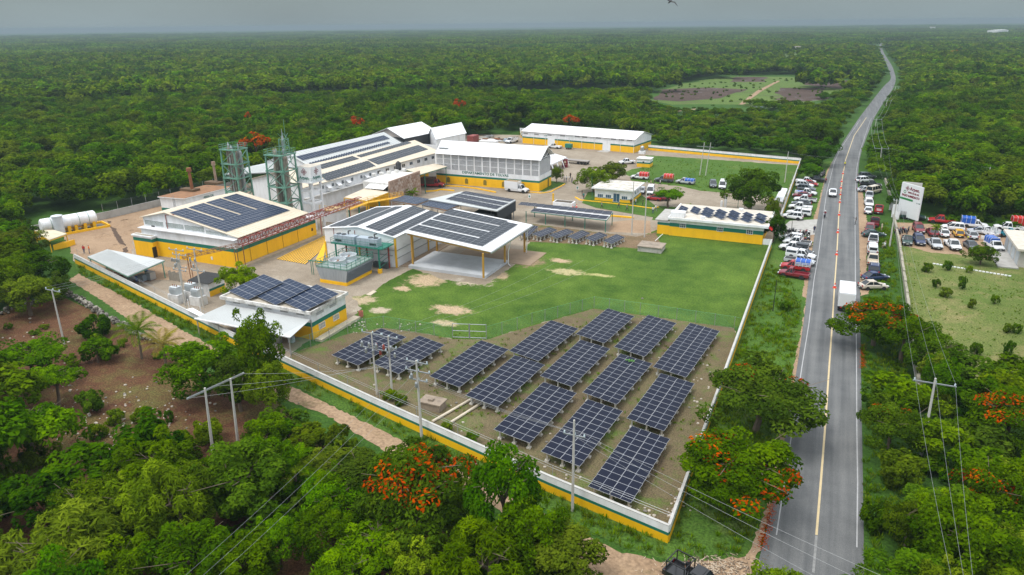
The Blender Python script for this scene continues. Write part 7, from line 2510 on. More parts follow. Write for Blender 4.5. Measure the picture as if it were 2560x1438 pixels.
for k in range(7):
 p = P(1200 + k * 11 + random.uniform(-4, 4), 350 + random.uniform(-6, 5))
 m = MB()
 for j in range(7):
  m.obox((p.x + random.gauss(0, 1.1), p.y + random.gauss(0, 1.0), .25 + random.random() * .6), Vector((random.uniform(.3, 1.6), random.gauss(0, .4), random.gauss(0, .1))), Vector((random.gauss(0, .1), random.uniform(.1, .5), 0)), Vector((0, 0, random.uniform(.05, .25))))
 solo(m, 'scrap_pile', [RUST, POLE, GALV, WHITE, RUST, DARK, GREYB][k], jl[k] + ' in the junk yard beside the warehouse', 'scrap', (p.x, p.y, 0), 'junk beside the warehouse')
p = P(1222, 365)
m = MB()
m.box(p.x - 3.4, p.x + 3.4, p.y - 1.2, p.y + 1.2, 0, 2.0)
solo(m, 'white_container', ROOFW, 'white container at the front of the junk yard', 'container', (p.x, p.y, 0))
p = P(1182, 355)
m = MB()
m.box(p.x - 1.2, p.x + 1.4, p.y - 2.4, p.y + 2.4, 0, 2.5)
solo(m, 'red_container', mat('brick_red_container', (.26, .06, .05), .7, var=.4, scale=1.5), 'brick red container between white hall and junk yard', 'container', (p.x, p.y, 0))
for k, (c, lb) in enumerate((((1605, 384), 'black water tank on its stand at the warehouse corner'),)):
 p = P(*c)
 root = thing('tank_stand', lb, 'tank', p)
 m = MB()
 m.lathe((p.x, p.y, .9), [(.7, 0), (.7, 1.3), (.3, 1.7)], 14)
 m.build('tank', GALV, root)
 m = MB()
 m.box(p.x - 1, p.x + 1, p.y - 1, p.y + 1, 0, .9)
 m.build('base', WHITE, root)
# traffic cones
CONE = MB()
CONE.lathe((0, 0, 0), [(.19, .05), (.13, .35), (.04, .75)], 12, 0)
CONE.box(-.24, .24, -.24, .24, 0, .05, 0)
cm = CONE.mesh('cone', [mat('cone_red', (.75, .07, .03), .5)])
CB = MB()
CB.lathe((0, 0, 0), [(.142, .33), (.108, .48)], 12, 0)
cbm = CB.mesh('band', [WHITE])
CL = ['farthest cone on the centre line, below the yellow vested officer', 'second cone from the far end of the centre line', 'third cone from the far end of the centre line', 'cone beside the oncoming white pickup', 'cone just behind the oncoming white pickup', 'cone level with the motorcyclist', 'cone near the standing man on the left edge', 'second nearest cone on the centre line', 'nearest cone, just before the white lorry']
for k, c in enumerate(((784, 133), (772, 208), (765, 270), (760, 332), (755, 405), (748, 525), (735, 690), (724, 900), (705, 1212))):
 p = P(*ZG(*c))
 root = thing('traffic_cone', CL[k], 'cone', (p.x, p.y, .03), group='cones along the road centre line')
 link('cone', cm, root)
 link('band', cbm, root)
 root.scale = (1.2,) * 3
for k, c in enumerate(((1568, 1008), (1612, 1008))):
 p = P(*ZE(*c))
 root = thing('traffic_cone', ['left red cone behind the carport', 'right red cone behind the carport'][k], 'cone', (p.x, p.y, 0), group='cones behind the carport')
 link('cone', cm, root)
 link('band', cbm, root)
# motorcycles
def moto_parts(col):
 out = []
 wmm = wheel_mesh(.29, .11)
 m = MB()
 m.box(-.25, .35, -.11, .11, .32, .62, 0)
 m.bar((.35, 0, .6), (-.55, 0, .62), .08)
 for sy in (-.08, .08):
  m.bar((.65, sy, .29), (.42, sy, .98), .05)
  m.bar((-.65, sy, .29), (-.2, sy, .45), .05)
 out.append(('frame', m.mesh('frame', [TRIM]), (0, 0, 0)))
 m = MB()
 loft(m, [[(x, -w_, .68), (x, -w_, h_), (x, w_, h_), (x, w_, .68)] for x, w_, h_ in ((-.02, .12, .84), (.2, .15, .90), (.42, .09, .82))])
 m.box(-.75, -.45, -.09, .09, .66, .74)
 m.box(.55, .78, -.07, .07, .58, .63)
 out.append(('fuel_tank', m.mesh('fuel_tank', [col]), (0, 0, 0)))
 m = MB()
 m.box(-.62, -.02, -.13, .13, .74, .82)
 out.append(('seat', m.mesh('seat', [BLACK]), (0, 0, 0)))
 m = MB()
 m.bar((.38, -.36, 1.03), (.38, .36, 1.03), .045)
 m.box(.46, .58, -.09, .09, .84, 1.0)
 out.append(('handlebar', m.mesh('handlebar', [GALV]), (0, 0, 0)))
 for x in (-.65, .65): out.append(('wheel', wmm, (x, 0, .29)))
 return out
MOTO = [moto_parts(PAINT[c]) for c in ('red', 'black', 'blue', 'white', 'yellow')]
MCOL = ['red', 'black', 'navy', 'white', 'yellow']
def moto(p, deg, k, label, group):
 root = thing('motorcycle', label, 'motorcycle', p, math.radians(deg), group)
 for nm, me, loc in MOTO[k]: link(nm, me, root, loc)
 return root
for i in range(26):
 r, c = i // 13, i % 13
 p = P(1945 + c * 6.2 + random.uniform(-2, 2), 578 + r * 15 + c * .9 + random.uniform(-2, 2))
 k = random.choice([0, 1, 1, 2, 1, 3, 0, 1])
 moto(p, 80 + random.uniform(-25, 25), k, f"{MCOL[k]} motorcycle in the {'rear' if r == 0 else 'front'} row at the gate, {['nearest the wall corner', 'second from the wall corner', 'third from the wall corner', 'fourth from the wall corner', 'just left of the lamp pole', 'at the foot of the lamp pole', 'in the middle of the row', 'just right of the lamp pole', 'fifth from the asphalt', 'fourth from the asphalt', 'third from the asphalt', 'second from the asphalt', 'nearest the asphalt'][c]}", 'motorcycles crowded beside the gate')
for i in range(6):
 p = P(2240 + i * 6, 582 + random.uniform(-3, 3))
 k = (0, 2, 1, 0, 2, 1)[i]
 moto(p, 90 + random.uniform(-30, 30), k, f"{MCOL[k]} motorcycle by the thin tree at the {'left' if i < 3 else 'right'} of the small cluster", 'motorcycles beside the thin tree')
rider_bike = moto(P(2061, 545) + Vector((0, 0, .03)), -98, 1, 'black motorcycle ridden towards the camera on the road', None)
# people
SKIN, HAIR = mat('skin', (.30, .16, .10), .6), mat('dark_hair', (.02, .015, .012), .7)
CL_ = {k: mat(k + '_cloth', c, .85) for k, c in dict(white=(.72, .72, .72), black=(.02, .02, .022), navy=(.03, .04, .09), red=(.5, .03, .03), orange=(.75, .16, .02), teal=(.02, .25, .26), grey=(.22, .23, .24), jeans=(.07, .10, .17), yellow=(.75, .72, .05), maroon=(.18, .02, .03), cream=(.6, .5, .36), khaki=(.28, .23, .15)).items()}
def body_mesh(pose):
 """one continuous skin grown round a jointed skeleton, then faces sorted into skin, shirt, trousers and hair by height"""
 J = {}
 hip, st = .92, 0
 if pose == 'walk': fl, fr, al, ar = (.30, .10, .06), (-.28, -.10, .10), (-.22, .26, .86), (.20, -.26, .88)
 elif pose == 'point': fl, fr, al, ar = (.02, .12, .05), (.0, -.12, .05), (.05, .24, .84), (.55, -.35, 1.38)
 elif pose == 'stand': fl, fr, al, ar = (.03, .11, .05), (-.02, -.11, .05), (.06, .25, .84), (.04, -.25, .84)
 else: fl, fr, al, ar = (.15, .2, .06), (.15, -.2, .06), (.42, .30, .95), (.42, -.30, .95)
 sit = pose == 'sit'
 hz = .62 if sit else .92
 dz = hz - .92
 V = [(0, 0, hz), (0, 0, hz + .22), (.01, 0, hz + .46), (.01, 0, hz + .56), (.02, 0, hz + .66), (.03, 0, hz + .79)]
 R = [.15, .145, .165, .065, .095, .085]
 E = [(0, 1), (1, 2), (2, 3), (3, 4), (4, 5)]
 def chain(root, pts, rs):
  a = root
  for p, r in zip(pts, rs):
   V.append(p)
   R.append(r)
   E.append((a, len(V) - 1))
   a = len(V) - 1
 for sy, f in ((1, fl), (-1, fr)):
  k = (.42, sy * .18, hz - .05) if sit else ((f[0] * .6 + .07, sy * .10, .50))
  ft = (.42, sy * .2, .08) if sit else f
  chain(0, [(0.01, sy * .095, hz - .07), k, ft, (ft[0] + .17, ft[1], ft[2] - .02)], [.095, .07, .05, .04])
 for sy, h in ((1, al), (-1, ar)):
  sh = (.0, sy * .19, hz + .48)
  hh = (h[0], h[1], h[2] + dz if not sit else h[2])
  el = tuple((a + b) / 2 + o for a, b, o in zip(sh, hh, (-.05, sy * .03, -.02)))
  chain(2, [sh, el, hh, tuple(a + (a - b) * .28 for a, b in zip(hh, el))], [.07, .05, .036, .034])
 me = bpy.data.meshes.new('body')
 me.from_pydata(V, E, [])
 o = bpy.data.objects.new('tmp', me)
 COL.objects.link(o)
 md = o.modifiers.new('skin', 'SKIN')
 md.use_smooth_shade = True
 for v, r in zip(me.skin_vertices[0].data, R): v.radius = (r, r)
 me.skin_vertices[0].data[0].use_root = True
 sd = o.modifiers.new('sub', 'SUBSURF')
 sd.levels = sd.render_levels = 1
 dg = bpy.context.evaluated_depsgraph_get()
 out = bpy.data.meshes.new_from_object(o.evaluated_get(dg))
 bpy.data.objects.remove(o)
 out.materials.clear()
 for m_ in (SKIN, CL_['white'], CL_['jeans'], BLACK, HAIR): out.materials.append(m_)
 for f in out.polygons:
  c = f.center
  z = c.z - hz
  arm = abs(c.y) > .2 and z > -.15 and not sit or (sit and abs(c.y) > .2 and c.z > hz + .05)
  if z > .60: mi = 4 if (z > .73 or c.x < .0) else 0
  elif z > .50 and abs(c.y) < .1: mi = 0
  elif arm: mi = 1 if z > .24 else 0
  elif z > 0.02 and not (sit and c.x > .2): mi = 1
  elif c.z < .11: mi = 3
  else: mi = 2
  f.material_index = mi
 out.polygons.foreach_set('use_smooth', [True] * len(out.polygons))
 return out
BODY = {k: body_mesh(k) for k in ('stand', 'walk', 'point', 'sit')}
def person(px, deg, pose, shirt, trousers, label, group=None, z=0.0, hat=None, s=1.0, at=None):
 p = at if at is not None else P(*px)
 root = thing('person', label, 'person', (p.x, p.y, z), math.radians(deg), group)
 o = link('body', BODY[pose], root)
 for i, c in ((1, shirt), (2, trousers)):
  o.material_slots[i].link = 'OBJECT'
  o.material_slots[i].material = CL_[c]
 if hat:
  m = MB()
  zt = (.62 if pose == 'sit' else .92) + .75
  m.lathe((.025, 0, zt), [(.19, 0), (.105, .02), (.10, .12), (.03, .15)], 12)
  link('hat', m.mesh('hat', [CL_[hat]]), root)
 root.scale = (s,) * 3
 return root
PE = [
(ZA(760, 552), -60, 'stand', 'red', 'jeans', 'worker in a red shirt standing by the trench on the left', None),
(ZA(808, 552), -120, 'stand', 'orange', 'jeans', 'worker in an orange vest beside the red shirted worker', None),
((1410, 453), 0, 'stand', 'white', 'jeans', 'person in white at the left of the group by the corner lawn', 'white shirted group by the corner lawn'),
((1416, 454), 120, 'stand', 'white', 'jeans', 'second white shirted person in the group by the corner lawn', 'white shirted group by the corner lawn'),
((1423, 454), 200, 'stand', 'white', 'navy', 'white shirted person in dark trousers in the corner lawn group', 'white shirted group by the corner lawn'),
((1426, 446), 250, 'stand', 'black', 'black', 'person in black behind the white shirted group', None),
((1430, 457), 170, 'stand', 'grey', 'jeans', 'grey shirted person at the right of the corner lawn group', None),
((1455, 491), 30, 'stand', 'black', 'black', 'person in black under the island trees', None),
((1459, 498), -30, 'stand', 'teal', 'black', 'person in a teal shirt under the island trees', None),
((1504, 522), -10, 'walk', 'grey', 'black', 'person in grey walking left of the office door', None),
((1547, 521), 190, 'walk', 'black', 'navy', 'person in black walking past the office door', None),
((1567, 528), 0, 'walk', 'grey', 'black', 'person in a light grey shirt striding right of the office door', None),
((1577, 513), 90, 'stand', 'black', 'black', 'person in black at the office corner', None),
((1589, 513), 180, 'stand', 'white', 'jeans', 'white shirted person on the island kerb', None),
((1607, 514), 200, 'stand', 'black', 'black', 'person in black standing on the island lawn', None),
((1632, 534), 100, 'stand', 'white', 'jeans', 'left of two white shirted people near the gatehouse', None),
((1639, 529), 140, 'walk', 'white', 'grey', 'right of two white shirted people near the gatehouse', None),
((1627, 465), 0, 'stand', 'cream', 'grey', 'person in a cream shirt near the red covered grey truck', None),
((1635, 464), 180, 'stand', 'black', 'navy', 'person in black beside the red covered grey truck', None),
((1650, 464), 180, 'walk', 'white', 'black', 'person walking in front of the red covered grey truck', None),
(ZG(800, 66), -80, 'stand', 'yellow', 'navy', 'officer in a yellow vest on the road centre line', None),
(ZG(619, 226), -90, 'stand', 'maroon', 'black', 'person in maroon at the road edge beside the police vehicle', None),
(ZG(510, 692), -60, 'stand', 'navy', 'navy', 'guard in dark clothes at the entrance road edge', None),
(ZG(901, 612), 180, 'point', 'black', 'black', 'person in black on the road with one arm stretched out', None),
(ZG(1146, 682), 200, 'stand', 'cream', 'khaki', 'person in a straw hat standing on the right verge', None),
((2416, 613), 0, 'stand', 'khaki', 'maroon', 'person in a yellow hat beside the dark grey saloon', None),
]
for q, dg_, po, sh, tr, lb, g_ in PE: person(q, dg_, po, sh, tr, lb, g_, hat='yellow' if 'yellow hat' in lb else 'cream' if 'straw hat' in lb else None)
bp_ = P(*ZG(1178, 836))
m = MB()
m.box(bp_.x - .3, bp_.x + .25, bp_.y - .25, bp_.y + .25, 0, .45)
solo(m, 'seat_crate', BLACK, 'low dark crate used as a seat on the right verge', 'crate', (bp_.x, bp_.y, 0))
person(None, 200, 'sit', 'white', 'khaki', 'white shirted person sitting on the right verge', at=bp_, z=0.0, hat='khaki')
rb = rider_bike.location
person(None, -98, 'sit', 'maroon', 'navy', 'motorcyclist in a maroon shirt and white helmet', at=rb + Vector((.03, .25, 0)), z=.28, hat='white', s=.95)
person((1716, 1458), -40, 'stand', 'black', 'black', 'person in black standing in the bed of the black pickup', z=.72)
# poles and lines
INS = mat('insulator', (.50, .60, .62), .25)
def utility_pole(label, base, top, arms=(), group=None, r=.14, m=POLE, name='utility_pole', gear=0, dirn=(1, 0)):
 """a tapered pole from its foot pixel to the height of its top pixel; arms: (share of height, half length)"""
 p = P(*base)
 h = rise(*base, top[1])
 q = P(*top, h)
 lean = Vector((q.x - p.x, q.y - p.y, 0))
 if lean.length > .18 * h: lean *= .18 * h / lean.length
 root = thing(name, label, 'pole', p, group=group)
 m_ = MB()
 m_.tube(p, p + lean + Vector((0, 0, h)), r, r * .62, 10)
 m_.build('shaft', m, root)
 d = Vector((*dirn, 0)).normalized()
 tops = []
 for t, L in arms:
  c = p + lean * t + Vector((0, 0, h * t))
  m_ = MB()
  m_.bar(c - d * L + Vector((0, .12, 0)), c + d * L + Vector((0, .12, 0)), .09, .11)
  m_.build('crossarm', GALV, root)
  for s in (-.92, 0.05, .92):
   e = c + d * (L * s) + Vector((0, .12, .06))
   m_ = MB()
   m_.lathe(e, [(.03, 0), (.09, .06), (.05, .12), (.09, .18), (.03, .28)], 8)
   m_.build('insulator', INS, root)
   tops.append(e + Vector((0, 0, .28)))
 for k in range(gear):
  c = p + lean * .7 + Vector((0, 0, h * (.78 - .10 * (k % 2)))) + d * ((k - gear / 2) * .5)
  m_ = MB()
  m_.lathe(c + Vector((0, -.35, 0)), [(.09, 0), (.15, .1), (.15, .55), (.05, .7)], 8)
  m_.bar(c, c + Vector((0, -.35, .3)), .05)
  m_.build('switch_gear', RED if gear == 6 and k < 3 else GALV, root)
 root['h'] = h
 return p, h, tops
def wires(label, pairs, sag=.02, r=.010, m=WIRE, group='overhead lines'):
 root = thing('power_line', label, 'power line', (Vector(pairs[0][0]).x, Vector(pairs[0][0]).y, 0), group=group)
 for a, b in pairs:
  a, b = Vector(a), Vector(b)
  L = (b - a).length
  pts = [a.lerp(b, k / 12) - Vector((0, 0, L * sag * 4 * (k / 12) * (1 - k / 12))) for k in range(13)]
  q = MB()
  q.path(pts, r, 4)
  q.build('wire', m, root)
G = 'concrete utility poles'
_, h1, t1 = utility_pole('left of the twin poles over the solar tables by the awning building', ZJ(512, 885), ZJ(462, 330), [(.98, 1.5), (.74, 1.9)], G, gear=5)
_, h2, t2 = utility_pole('right of the twin poles over the solar tables, with red switches', ZJ(648, 890), ZJ(612, 360), [(.97, 1.2), (.8, 1.0)], G, gear=6)
p3, h3, t3 = utility_pole('tall white pole standing just outside the track wall', ZJ(915, 1285), ZJ(865, 580), [(.97, 1.3), (.86, 1.5), (.75, 1.1)], G, r=.17, gear=2)
p4, h4, t4 = utility_pole('thin pole outside the track wall in front of the near solar tables', ZL(430, 910), ZL(445, 165), [(.83, 1.0)], G)
a, ha, ta = utility_pole('left leg of the tall frame pole in the orchard', (534, 1142), (512, 970), [], 'legs of the frame pole', r=.16)
b, hb, tb = utility_pole('right leg of the tall frame pole in the orchard', (595, 1109), (576, 946), [], 'legs of the frame pole', r=.16)
dd = (b - a).normalized()
zt = min(ha, hb) * .97
m = MB()
for o in (-.12, .12): m.bar(a - dd * 1.6 + Vector((0, o, zt)), b + dd * 1.9 + Vector((0, o, zt)), .12, .16)
hfr = solo(m, 'frame_crossarm', GALV, 'long double steel crossarm joining the two frame pole legs', 'crossarm', ((a.x + b.x) / 2, (a.y + b.y) / 2, zt))
hf = [a - dd * 1.5 + Vector((0, 0, zt)), (a + b) / 2 + Vector((0, 0, zt)), b + dd * 1.8 + Vector((0, 0, zt))]
_, h5, t5 = utility_pole('pole among the shrubs inside the dry stone wall', (161, 861), ZA(465, 880), [(.98, 1.5)], G)
for c0_, c1_, lb in (((1665, 1020), (1575, 510), 'left of the tall poles in the transformer yard'), ((1830, 1040), (1738, 505), 'right of the tall poles in the transformer yard'), ((1640, 870), (1605, 560), 'rear red and white pole in the transformer yard')):
 utility_pole(lb, ZA(*c0_), ZA(*c1_), [(.97, 1.6), (.62, 1.4)], 'poles in the transformer yard', gear=3)
p6, h6, t6 = utility_pole('leaning pole with three insulators in the thicket right of the road', (2303, 1140), (2339, 946), [(.93, 1.9)], G, r=.16)
p7, h7, t7 = utility_pole('leaning pole in front of the billboard', ZG(1225, 825), ZG(1295, 375), [(.97, .5)], G, r=.16)
p8, h8, t8 = utility_pole('thin pole at the forest edge behind the parking lot', (2463, 477), (2476, 418), [], G)
p9, h9, t9 = utility_pole('crossarmed pole right of the road above the parked cars', (2199, 426), (2204, 369), [(.95, 2.0)], G)
far_t = []
for bs, tp, lb in (((2185, 338), (2191, 297), 'roadside pole beyond the crossarmed pole'), ((2214, 283), (2218, 250), 'roadside pole at the start of the bend'), ((2236, 241), (2239, 216), 'roadside pole at the far bend')):
 far_t.append(utility_pole(lb, bs, tp, [(.95, 2.0)], 'roadside poles going into the distance')[2])
n1_, hn, _ = utility_pole('left leg of the frame pole in the rough grass', ZF(1390, 405), ZF(1435, 100), [], 'frame pole in the rough grass')
n2_, hn2, _ = utility_pole('right leg of the frame pole in the rough grass', ZF(1445, 410), ZF(1495, 100), [], 'frame pole in the rough grass')
m = MB()
m.bar(n1_ + Vector((-1.5, 0, hn * .88)), n2_ + Vector((1.5, 0, hn * .88)), .12)
solo(m, 'frame_crossarm', GALV, 'crossarm of the frame pole in the rough grass', 'crossarm', (n1_.x, n1_.y, hn * .88))
p10, h10, _ = utility_pole('single pole near the road wall in the rough grass', (2190, 475) if 0 else ZF(2190, 475), ZF(2225, 185), [], G)
utility_pole('left of the two poles on the sand lot', ZF(750, 970), ZF(770, 470), [], 'poles on the sand lot')
utility_pole('right of the two poles on the sand lot', ZF(870, 990), ZF(895, 465), [], 'poles on the sand lot')
utility_pole('short dark post on the verge near the flame tree', (1932, 778), ZG(160, 1130), [], None, r=.07, m=DARK, name='dark_post')
utility_pole('dark lamp pole among the parked motorcycles', (1976, 606), (1981, 553), [], None, r=.09, m=mat('dark_wood_pole', (.12, .11, .09), .9), name='lamp_pole')
utility_pole('tall thin mast in front of the small office', ZF(632, 462), ZF(632, 300), [], None, r=.05, m=GALV, name='flag_mast')
utility_pole('thin green lamp post left of the small office', ZE(1780, 930), ZE(1775, 680), [], None, r=.05, m=STEELGREEN, name='lamp_post')
utility_pole('thin lamp post at the road wall beside the parked cars', ZF(2262, 480), ZF(2268, 395), [], None, r=.05, m=GALV, name='lamp_post')
wires('lines from the pole outside the wall down to the lower left', [(q, P(x, 1438, 8.0) + (P(x, 1438, 8.0) - q) * .5) for q, x in zip(t3[3:6], (430, 475, 515))])
wires('lines from the frame pole to the tall white pole', [(q, w) for q, w in zip(hf, t3[:3])])
wires('lines from the thin pole across the road at the lower right', [(q, P(x, y, 8.3) + (P(x, y, 8.3) - q).normalized() * 20) for q, x, y in zip(t4, (2085, 2190, 2255), (1438, 1438, 1432))])
wires('lines from the tall white pole over the solar tables to the thin pole', [(q, w) for q, w in zip(t3[6:9], t4)])
wires('lines from the leaning thicket pole towards the camera', [(q, P(x, 1438, 9.5) + (P(x, 1438, 9.5) - q) * .4) for q, x in zip(t6, (2388, 2418, 2440))])
wires('lines from the leaning thicket pole up to the billboard pole', [(q, w) for q, w in zip(t6, t7)])
wires('lines from the billboard pole to the crossarmed pole', [(q, w) for q, w in zip(t7, t9)])
wires('line from the crossarmed pole across the forest edge', [(t9[2], p8 + Vector((0, 0, h8 * .97)))])
for k, (u_, v_) in enumerate(zip([t9] + far_t, far_t)): wires(['roadside lines past the first bend pole', 'roadside lines in the middle of the bend', 'roadside lines at the far bend'][k], list(zip(u_, v_)), r=.03)
wires('lines from the transformer yard over the track', [(t5[k], P(*ZA(1600, 545), 9) + Vector((k * .6, 0, 0))) for k in range(3)])
wires('lines over the lawn from the fence gate poles to the carport', [(t2[k], P(1400 + 60 * k, 650, 5)) for k in range(3)])
wires('line from the rough grass pole to the road', [(p10 + Vector((0, 0, h10 * .97)), P(2110, 395, 7.5))])
# far buildings
p = P(2493, 88)
m = MB()
dv_ = (P(2535, 84) - P(2452, 90)).normalized()
m.obox((p.x, p.y, 9), dv_ * 62, Vector((-dv_.y, dv_.x, 0)) * 12, (0, 0, 4))
m.obox((p.x, p.y, 13.6), dv_ * 62, Vector((-dv_.y, dv_.x, 0)) * 5, (0, 0, .6))
solo(m, 'greenhouse', WHITE, 'very long white building far away near the right horizon', 'building', (p.x, p.y, 0))
for k, (c, s, lb) in enumerate((((1990, 132), 5, 'tiny white house standing in the far forest'), ((2330, 77), 9, 'tiny pale building at the horizon right of the road'))):
 p = P(*c)
 root = thing('far_house', lb, 'house', (p.x, p.y, 0))
 m = MB()
 m.box(p.x - s, p.x + s, p.y - s * .7, p.y + s * .7, 0, s * 1.5)
 m.build('wall', WHITE, root)
 m = MB()
 m.box(p.x - s * 1.1, p.x + s * 1.1, p.y - s * .8, p.y + s * .8, s * 1.5, s * 1.7)
 m.build('roof', CREAMW, root)
 m = MB()
 m.box(p.x - s * .3, p.x + s * .2, p.y - s * .7 - .05, p.y - s * .7 - .01, s * .5, s * 1.0)
 m.build('window', DARK, root)
# a bird high above the forest
q = CAMP + sight(1675, 4) * 60
m = MB()
m.lathe((0, 0, 0), [(.01, -.28), (.07, -.1), (.075, .08), (.03, .2), (.005, .32)], 8, axis='x')
for s in (-1, 1):
 m.quad([(.1, s * .05, .02), (-.06, s * .05, .02), (-.12, s * .55, .22), (0.02, s * .5, .22)])
 m.quad([(.02, s * .5, .22), (-.12, s * .55, .22), (-.2, s * .95, .1), (-.15, s * .9, .1)])
bd = link('bird', m.mesh('bird', [BLACK]), None, q, 1.0)
bd.rotation_euler = (.5, -.6, 1.0)
tag(bd, 'small dark bird flying against the grey sky', 'bird')
# vegetation
def leaf_mat(name, dark, mid, light, hue=.03, trans=.40, val=.32, sat=1.0):
 m = bpy.data.materials.new(name)
 m.use_nodes = True
 nt = m.node_tree
 nt.nodes.clear()
 N, L = nt.nodes.new, nt.links.new
 at = N('ShaderNodeAttribute')
 at.attribute_name = 'tint'
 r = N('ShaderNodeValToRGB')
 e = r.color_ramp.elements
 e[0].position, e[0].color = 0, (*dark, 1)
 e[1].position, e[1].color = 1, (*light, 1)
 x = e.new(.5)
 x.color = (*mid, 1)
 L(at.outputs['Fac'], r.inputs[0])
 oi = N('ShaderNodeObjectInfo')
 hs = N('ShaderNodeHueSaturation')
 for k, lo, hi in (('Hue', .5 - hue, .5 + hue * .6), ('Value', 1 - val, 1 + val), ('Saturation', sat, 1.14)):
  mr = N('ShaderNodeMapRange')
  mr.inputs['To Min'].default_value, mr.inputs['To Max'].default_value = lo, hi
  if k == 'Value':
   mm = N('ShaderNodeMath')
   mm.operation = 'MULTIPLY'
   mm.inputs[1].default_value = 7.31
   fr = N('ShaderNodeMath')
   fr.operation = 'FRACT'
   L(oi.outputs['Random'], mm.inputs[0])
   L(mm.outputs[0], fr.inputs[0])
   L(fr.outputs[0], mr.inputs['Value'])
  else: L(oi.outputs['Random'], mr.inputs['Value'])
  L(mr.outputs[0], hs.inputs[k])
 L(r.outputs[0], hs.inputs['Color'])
 d, t, mx, o = N('ShaderNodeBsdfDiffuse'), N('ShaderNodeBsdfTranslucent'), N('ShaderNodeMixShader'), N('ShaderNodeOutputMaterial')
 mx.inputs[0].default_value = trans
 L(hs.outputs[0], d.inputs['Color'])
 L(hs.outputs[0], t.inputs['Color'])
 L(d.outputs[0], mx.inputs[1])
 L(t.outputs[0], mx.inputs[2])
 L(mx.outputs[0], o.inputs['Surface'])
 return m
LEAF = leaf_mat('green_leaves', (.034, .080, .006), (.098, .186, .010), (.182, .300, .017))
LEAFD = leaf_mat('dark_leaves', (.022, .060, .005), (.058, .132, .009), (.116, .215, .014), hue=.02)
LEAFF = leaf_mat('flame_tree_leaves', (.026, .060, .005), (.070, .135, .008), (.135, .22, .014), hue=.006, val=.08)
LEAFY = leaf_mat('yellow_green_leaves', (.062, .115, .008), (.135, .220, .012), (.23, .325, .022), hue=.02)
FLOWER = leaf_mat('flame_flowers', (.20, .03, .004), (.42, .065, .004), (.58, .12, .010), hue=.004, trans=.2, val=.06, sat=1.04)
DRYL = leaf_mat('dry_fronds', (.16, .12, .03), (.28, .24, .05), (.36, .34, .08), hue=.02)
def quads_mesh(name, C, A, B, tint, mats, mi=None):
 """leaf rhombs: centres C, half long axes A, half short axes B"""
 n = len(C)
 V = np.empty((n, 4, 3), np.float32)
 V[:, 0], V[:, 1], V[:, 2], V[:, 3] = C - A, C + B, C + A, C - B
 me = bpy.data.meshes.new(name)
 me.vertices.add(n * 4)
 me.vertices.foreach_set('co', V.ravel())
 me.loops.add(n * 4)
 me.loops.foreach_set('vertex_index', np.arange(n * 4, dtype=np.int32))
 me.polygons.add(n)
 me.polygons.foreach_set('loop_start', np.arange(0, n * 4, 4, dtype=np.int32))
 for m in mats: me.materials.append(m)
 if mi is not None: me.polygons.foreach_set('material_index', mi.astype(np.int32))
 at = me.attributes.new('tint', 'FLOAT', 'FACE')
 at.data.foreach_set('value', tint.astype(np.float32))
 me.update(calc_edges=True)
 return me
def unit(v): return v / (np.linalg.norm(v, axis=1, keepdims=True) + 1e-9)
def crown_arrays(rg, R, Hc, zc, npuff, nleaf, leaf, flat=1.0, low=-.35, flowers=0.0, ffrac=.42, fz=0.0, up=.55, aspect=.5, hollow=.55, lumpy=.3):
 """foliage in clumps over a lumpy dome: returns centres, axes, tint, flower flag"""
 u = unit(rg.normal(size=(npuff, 3)))
 u[:, 2] = np.where(u[:, 2] < low, -u[:, 2] * .6, u[:, 2])
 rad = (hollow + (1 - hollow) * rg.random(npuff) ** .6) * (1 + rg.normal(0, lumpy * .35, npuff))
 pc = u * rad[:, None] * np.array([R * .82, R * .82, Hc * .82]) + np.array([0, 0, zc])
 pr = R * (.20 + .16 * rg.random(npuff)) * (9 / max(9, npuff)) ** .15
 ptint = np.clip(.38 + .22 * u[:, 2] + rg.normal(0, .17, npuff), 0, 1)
 k = rg.integers(0, npuff, nleaf)
 d = unit(rg.normal(size=(nleaf, 3)) + np.array([0, 0, .35]) + u[k] * .5)
 rr = pr[k] * (.55 + .5 * rg.random(nleaf) ** .5)
 C = pc[k] + d * rr[:, None] * np.array([1, 1, flat])
 nrm = unit(d * .7 + np.array([0, 0, up]) + rg.normal(0, .45, (nleaf, 3)))
 a = unit(np.cross(nrm, unit(rg.normal(size=(nleaf, 3)))))
 b = np.cross(nrm, a)
 s = leaf * (.7 + .6 * rg.random(nleaf))
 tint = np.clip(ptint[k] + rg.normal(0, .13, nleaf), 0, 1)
 fl = np.zeros(nleaf, bool)
 if flowers:
  pf = (u[:, 2] > .05) & (rg.random(npuff) < flowers)
  fl = pf[k] & (rg.random(nleaf) < ffrac) & (d[:, 2] > fz)
 return C, a * (s / 2)[:, None], b * (s * aspect / 2)[:, None], tint, fl
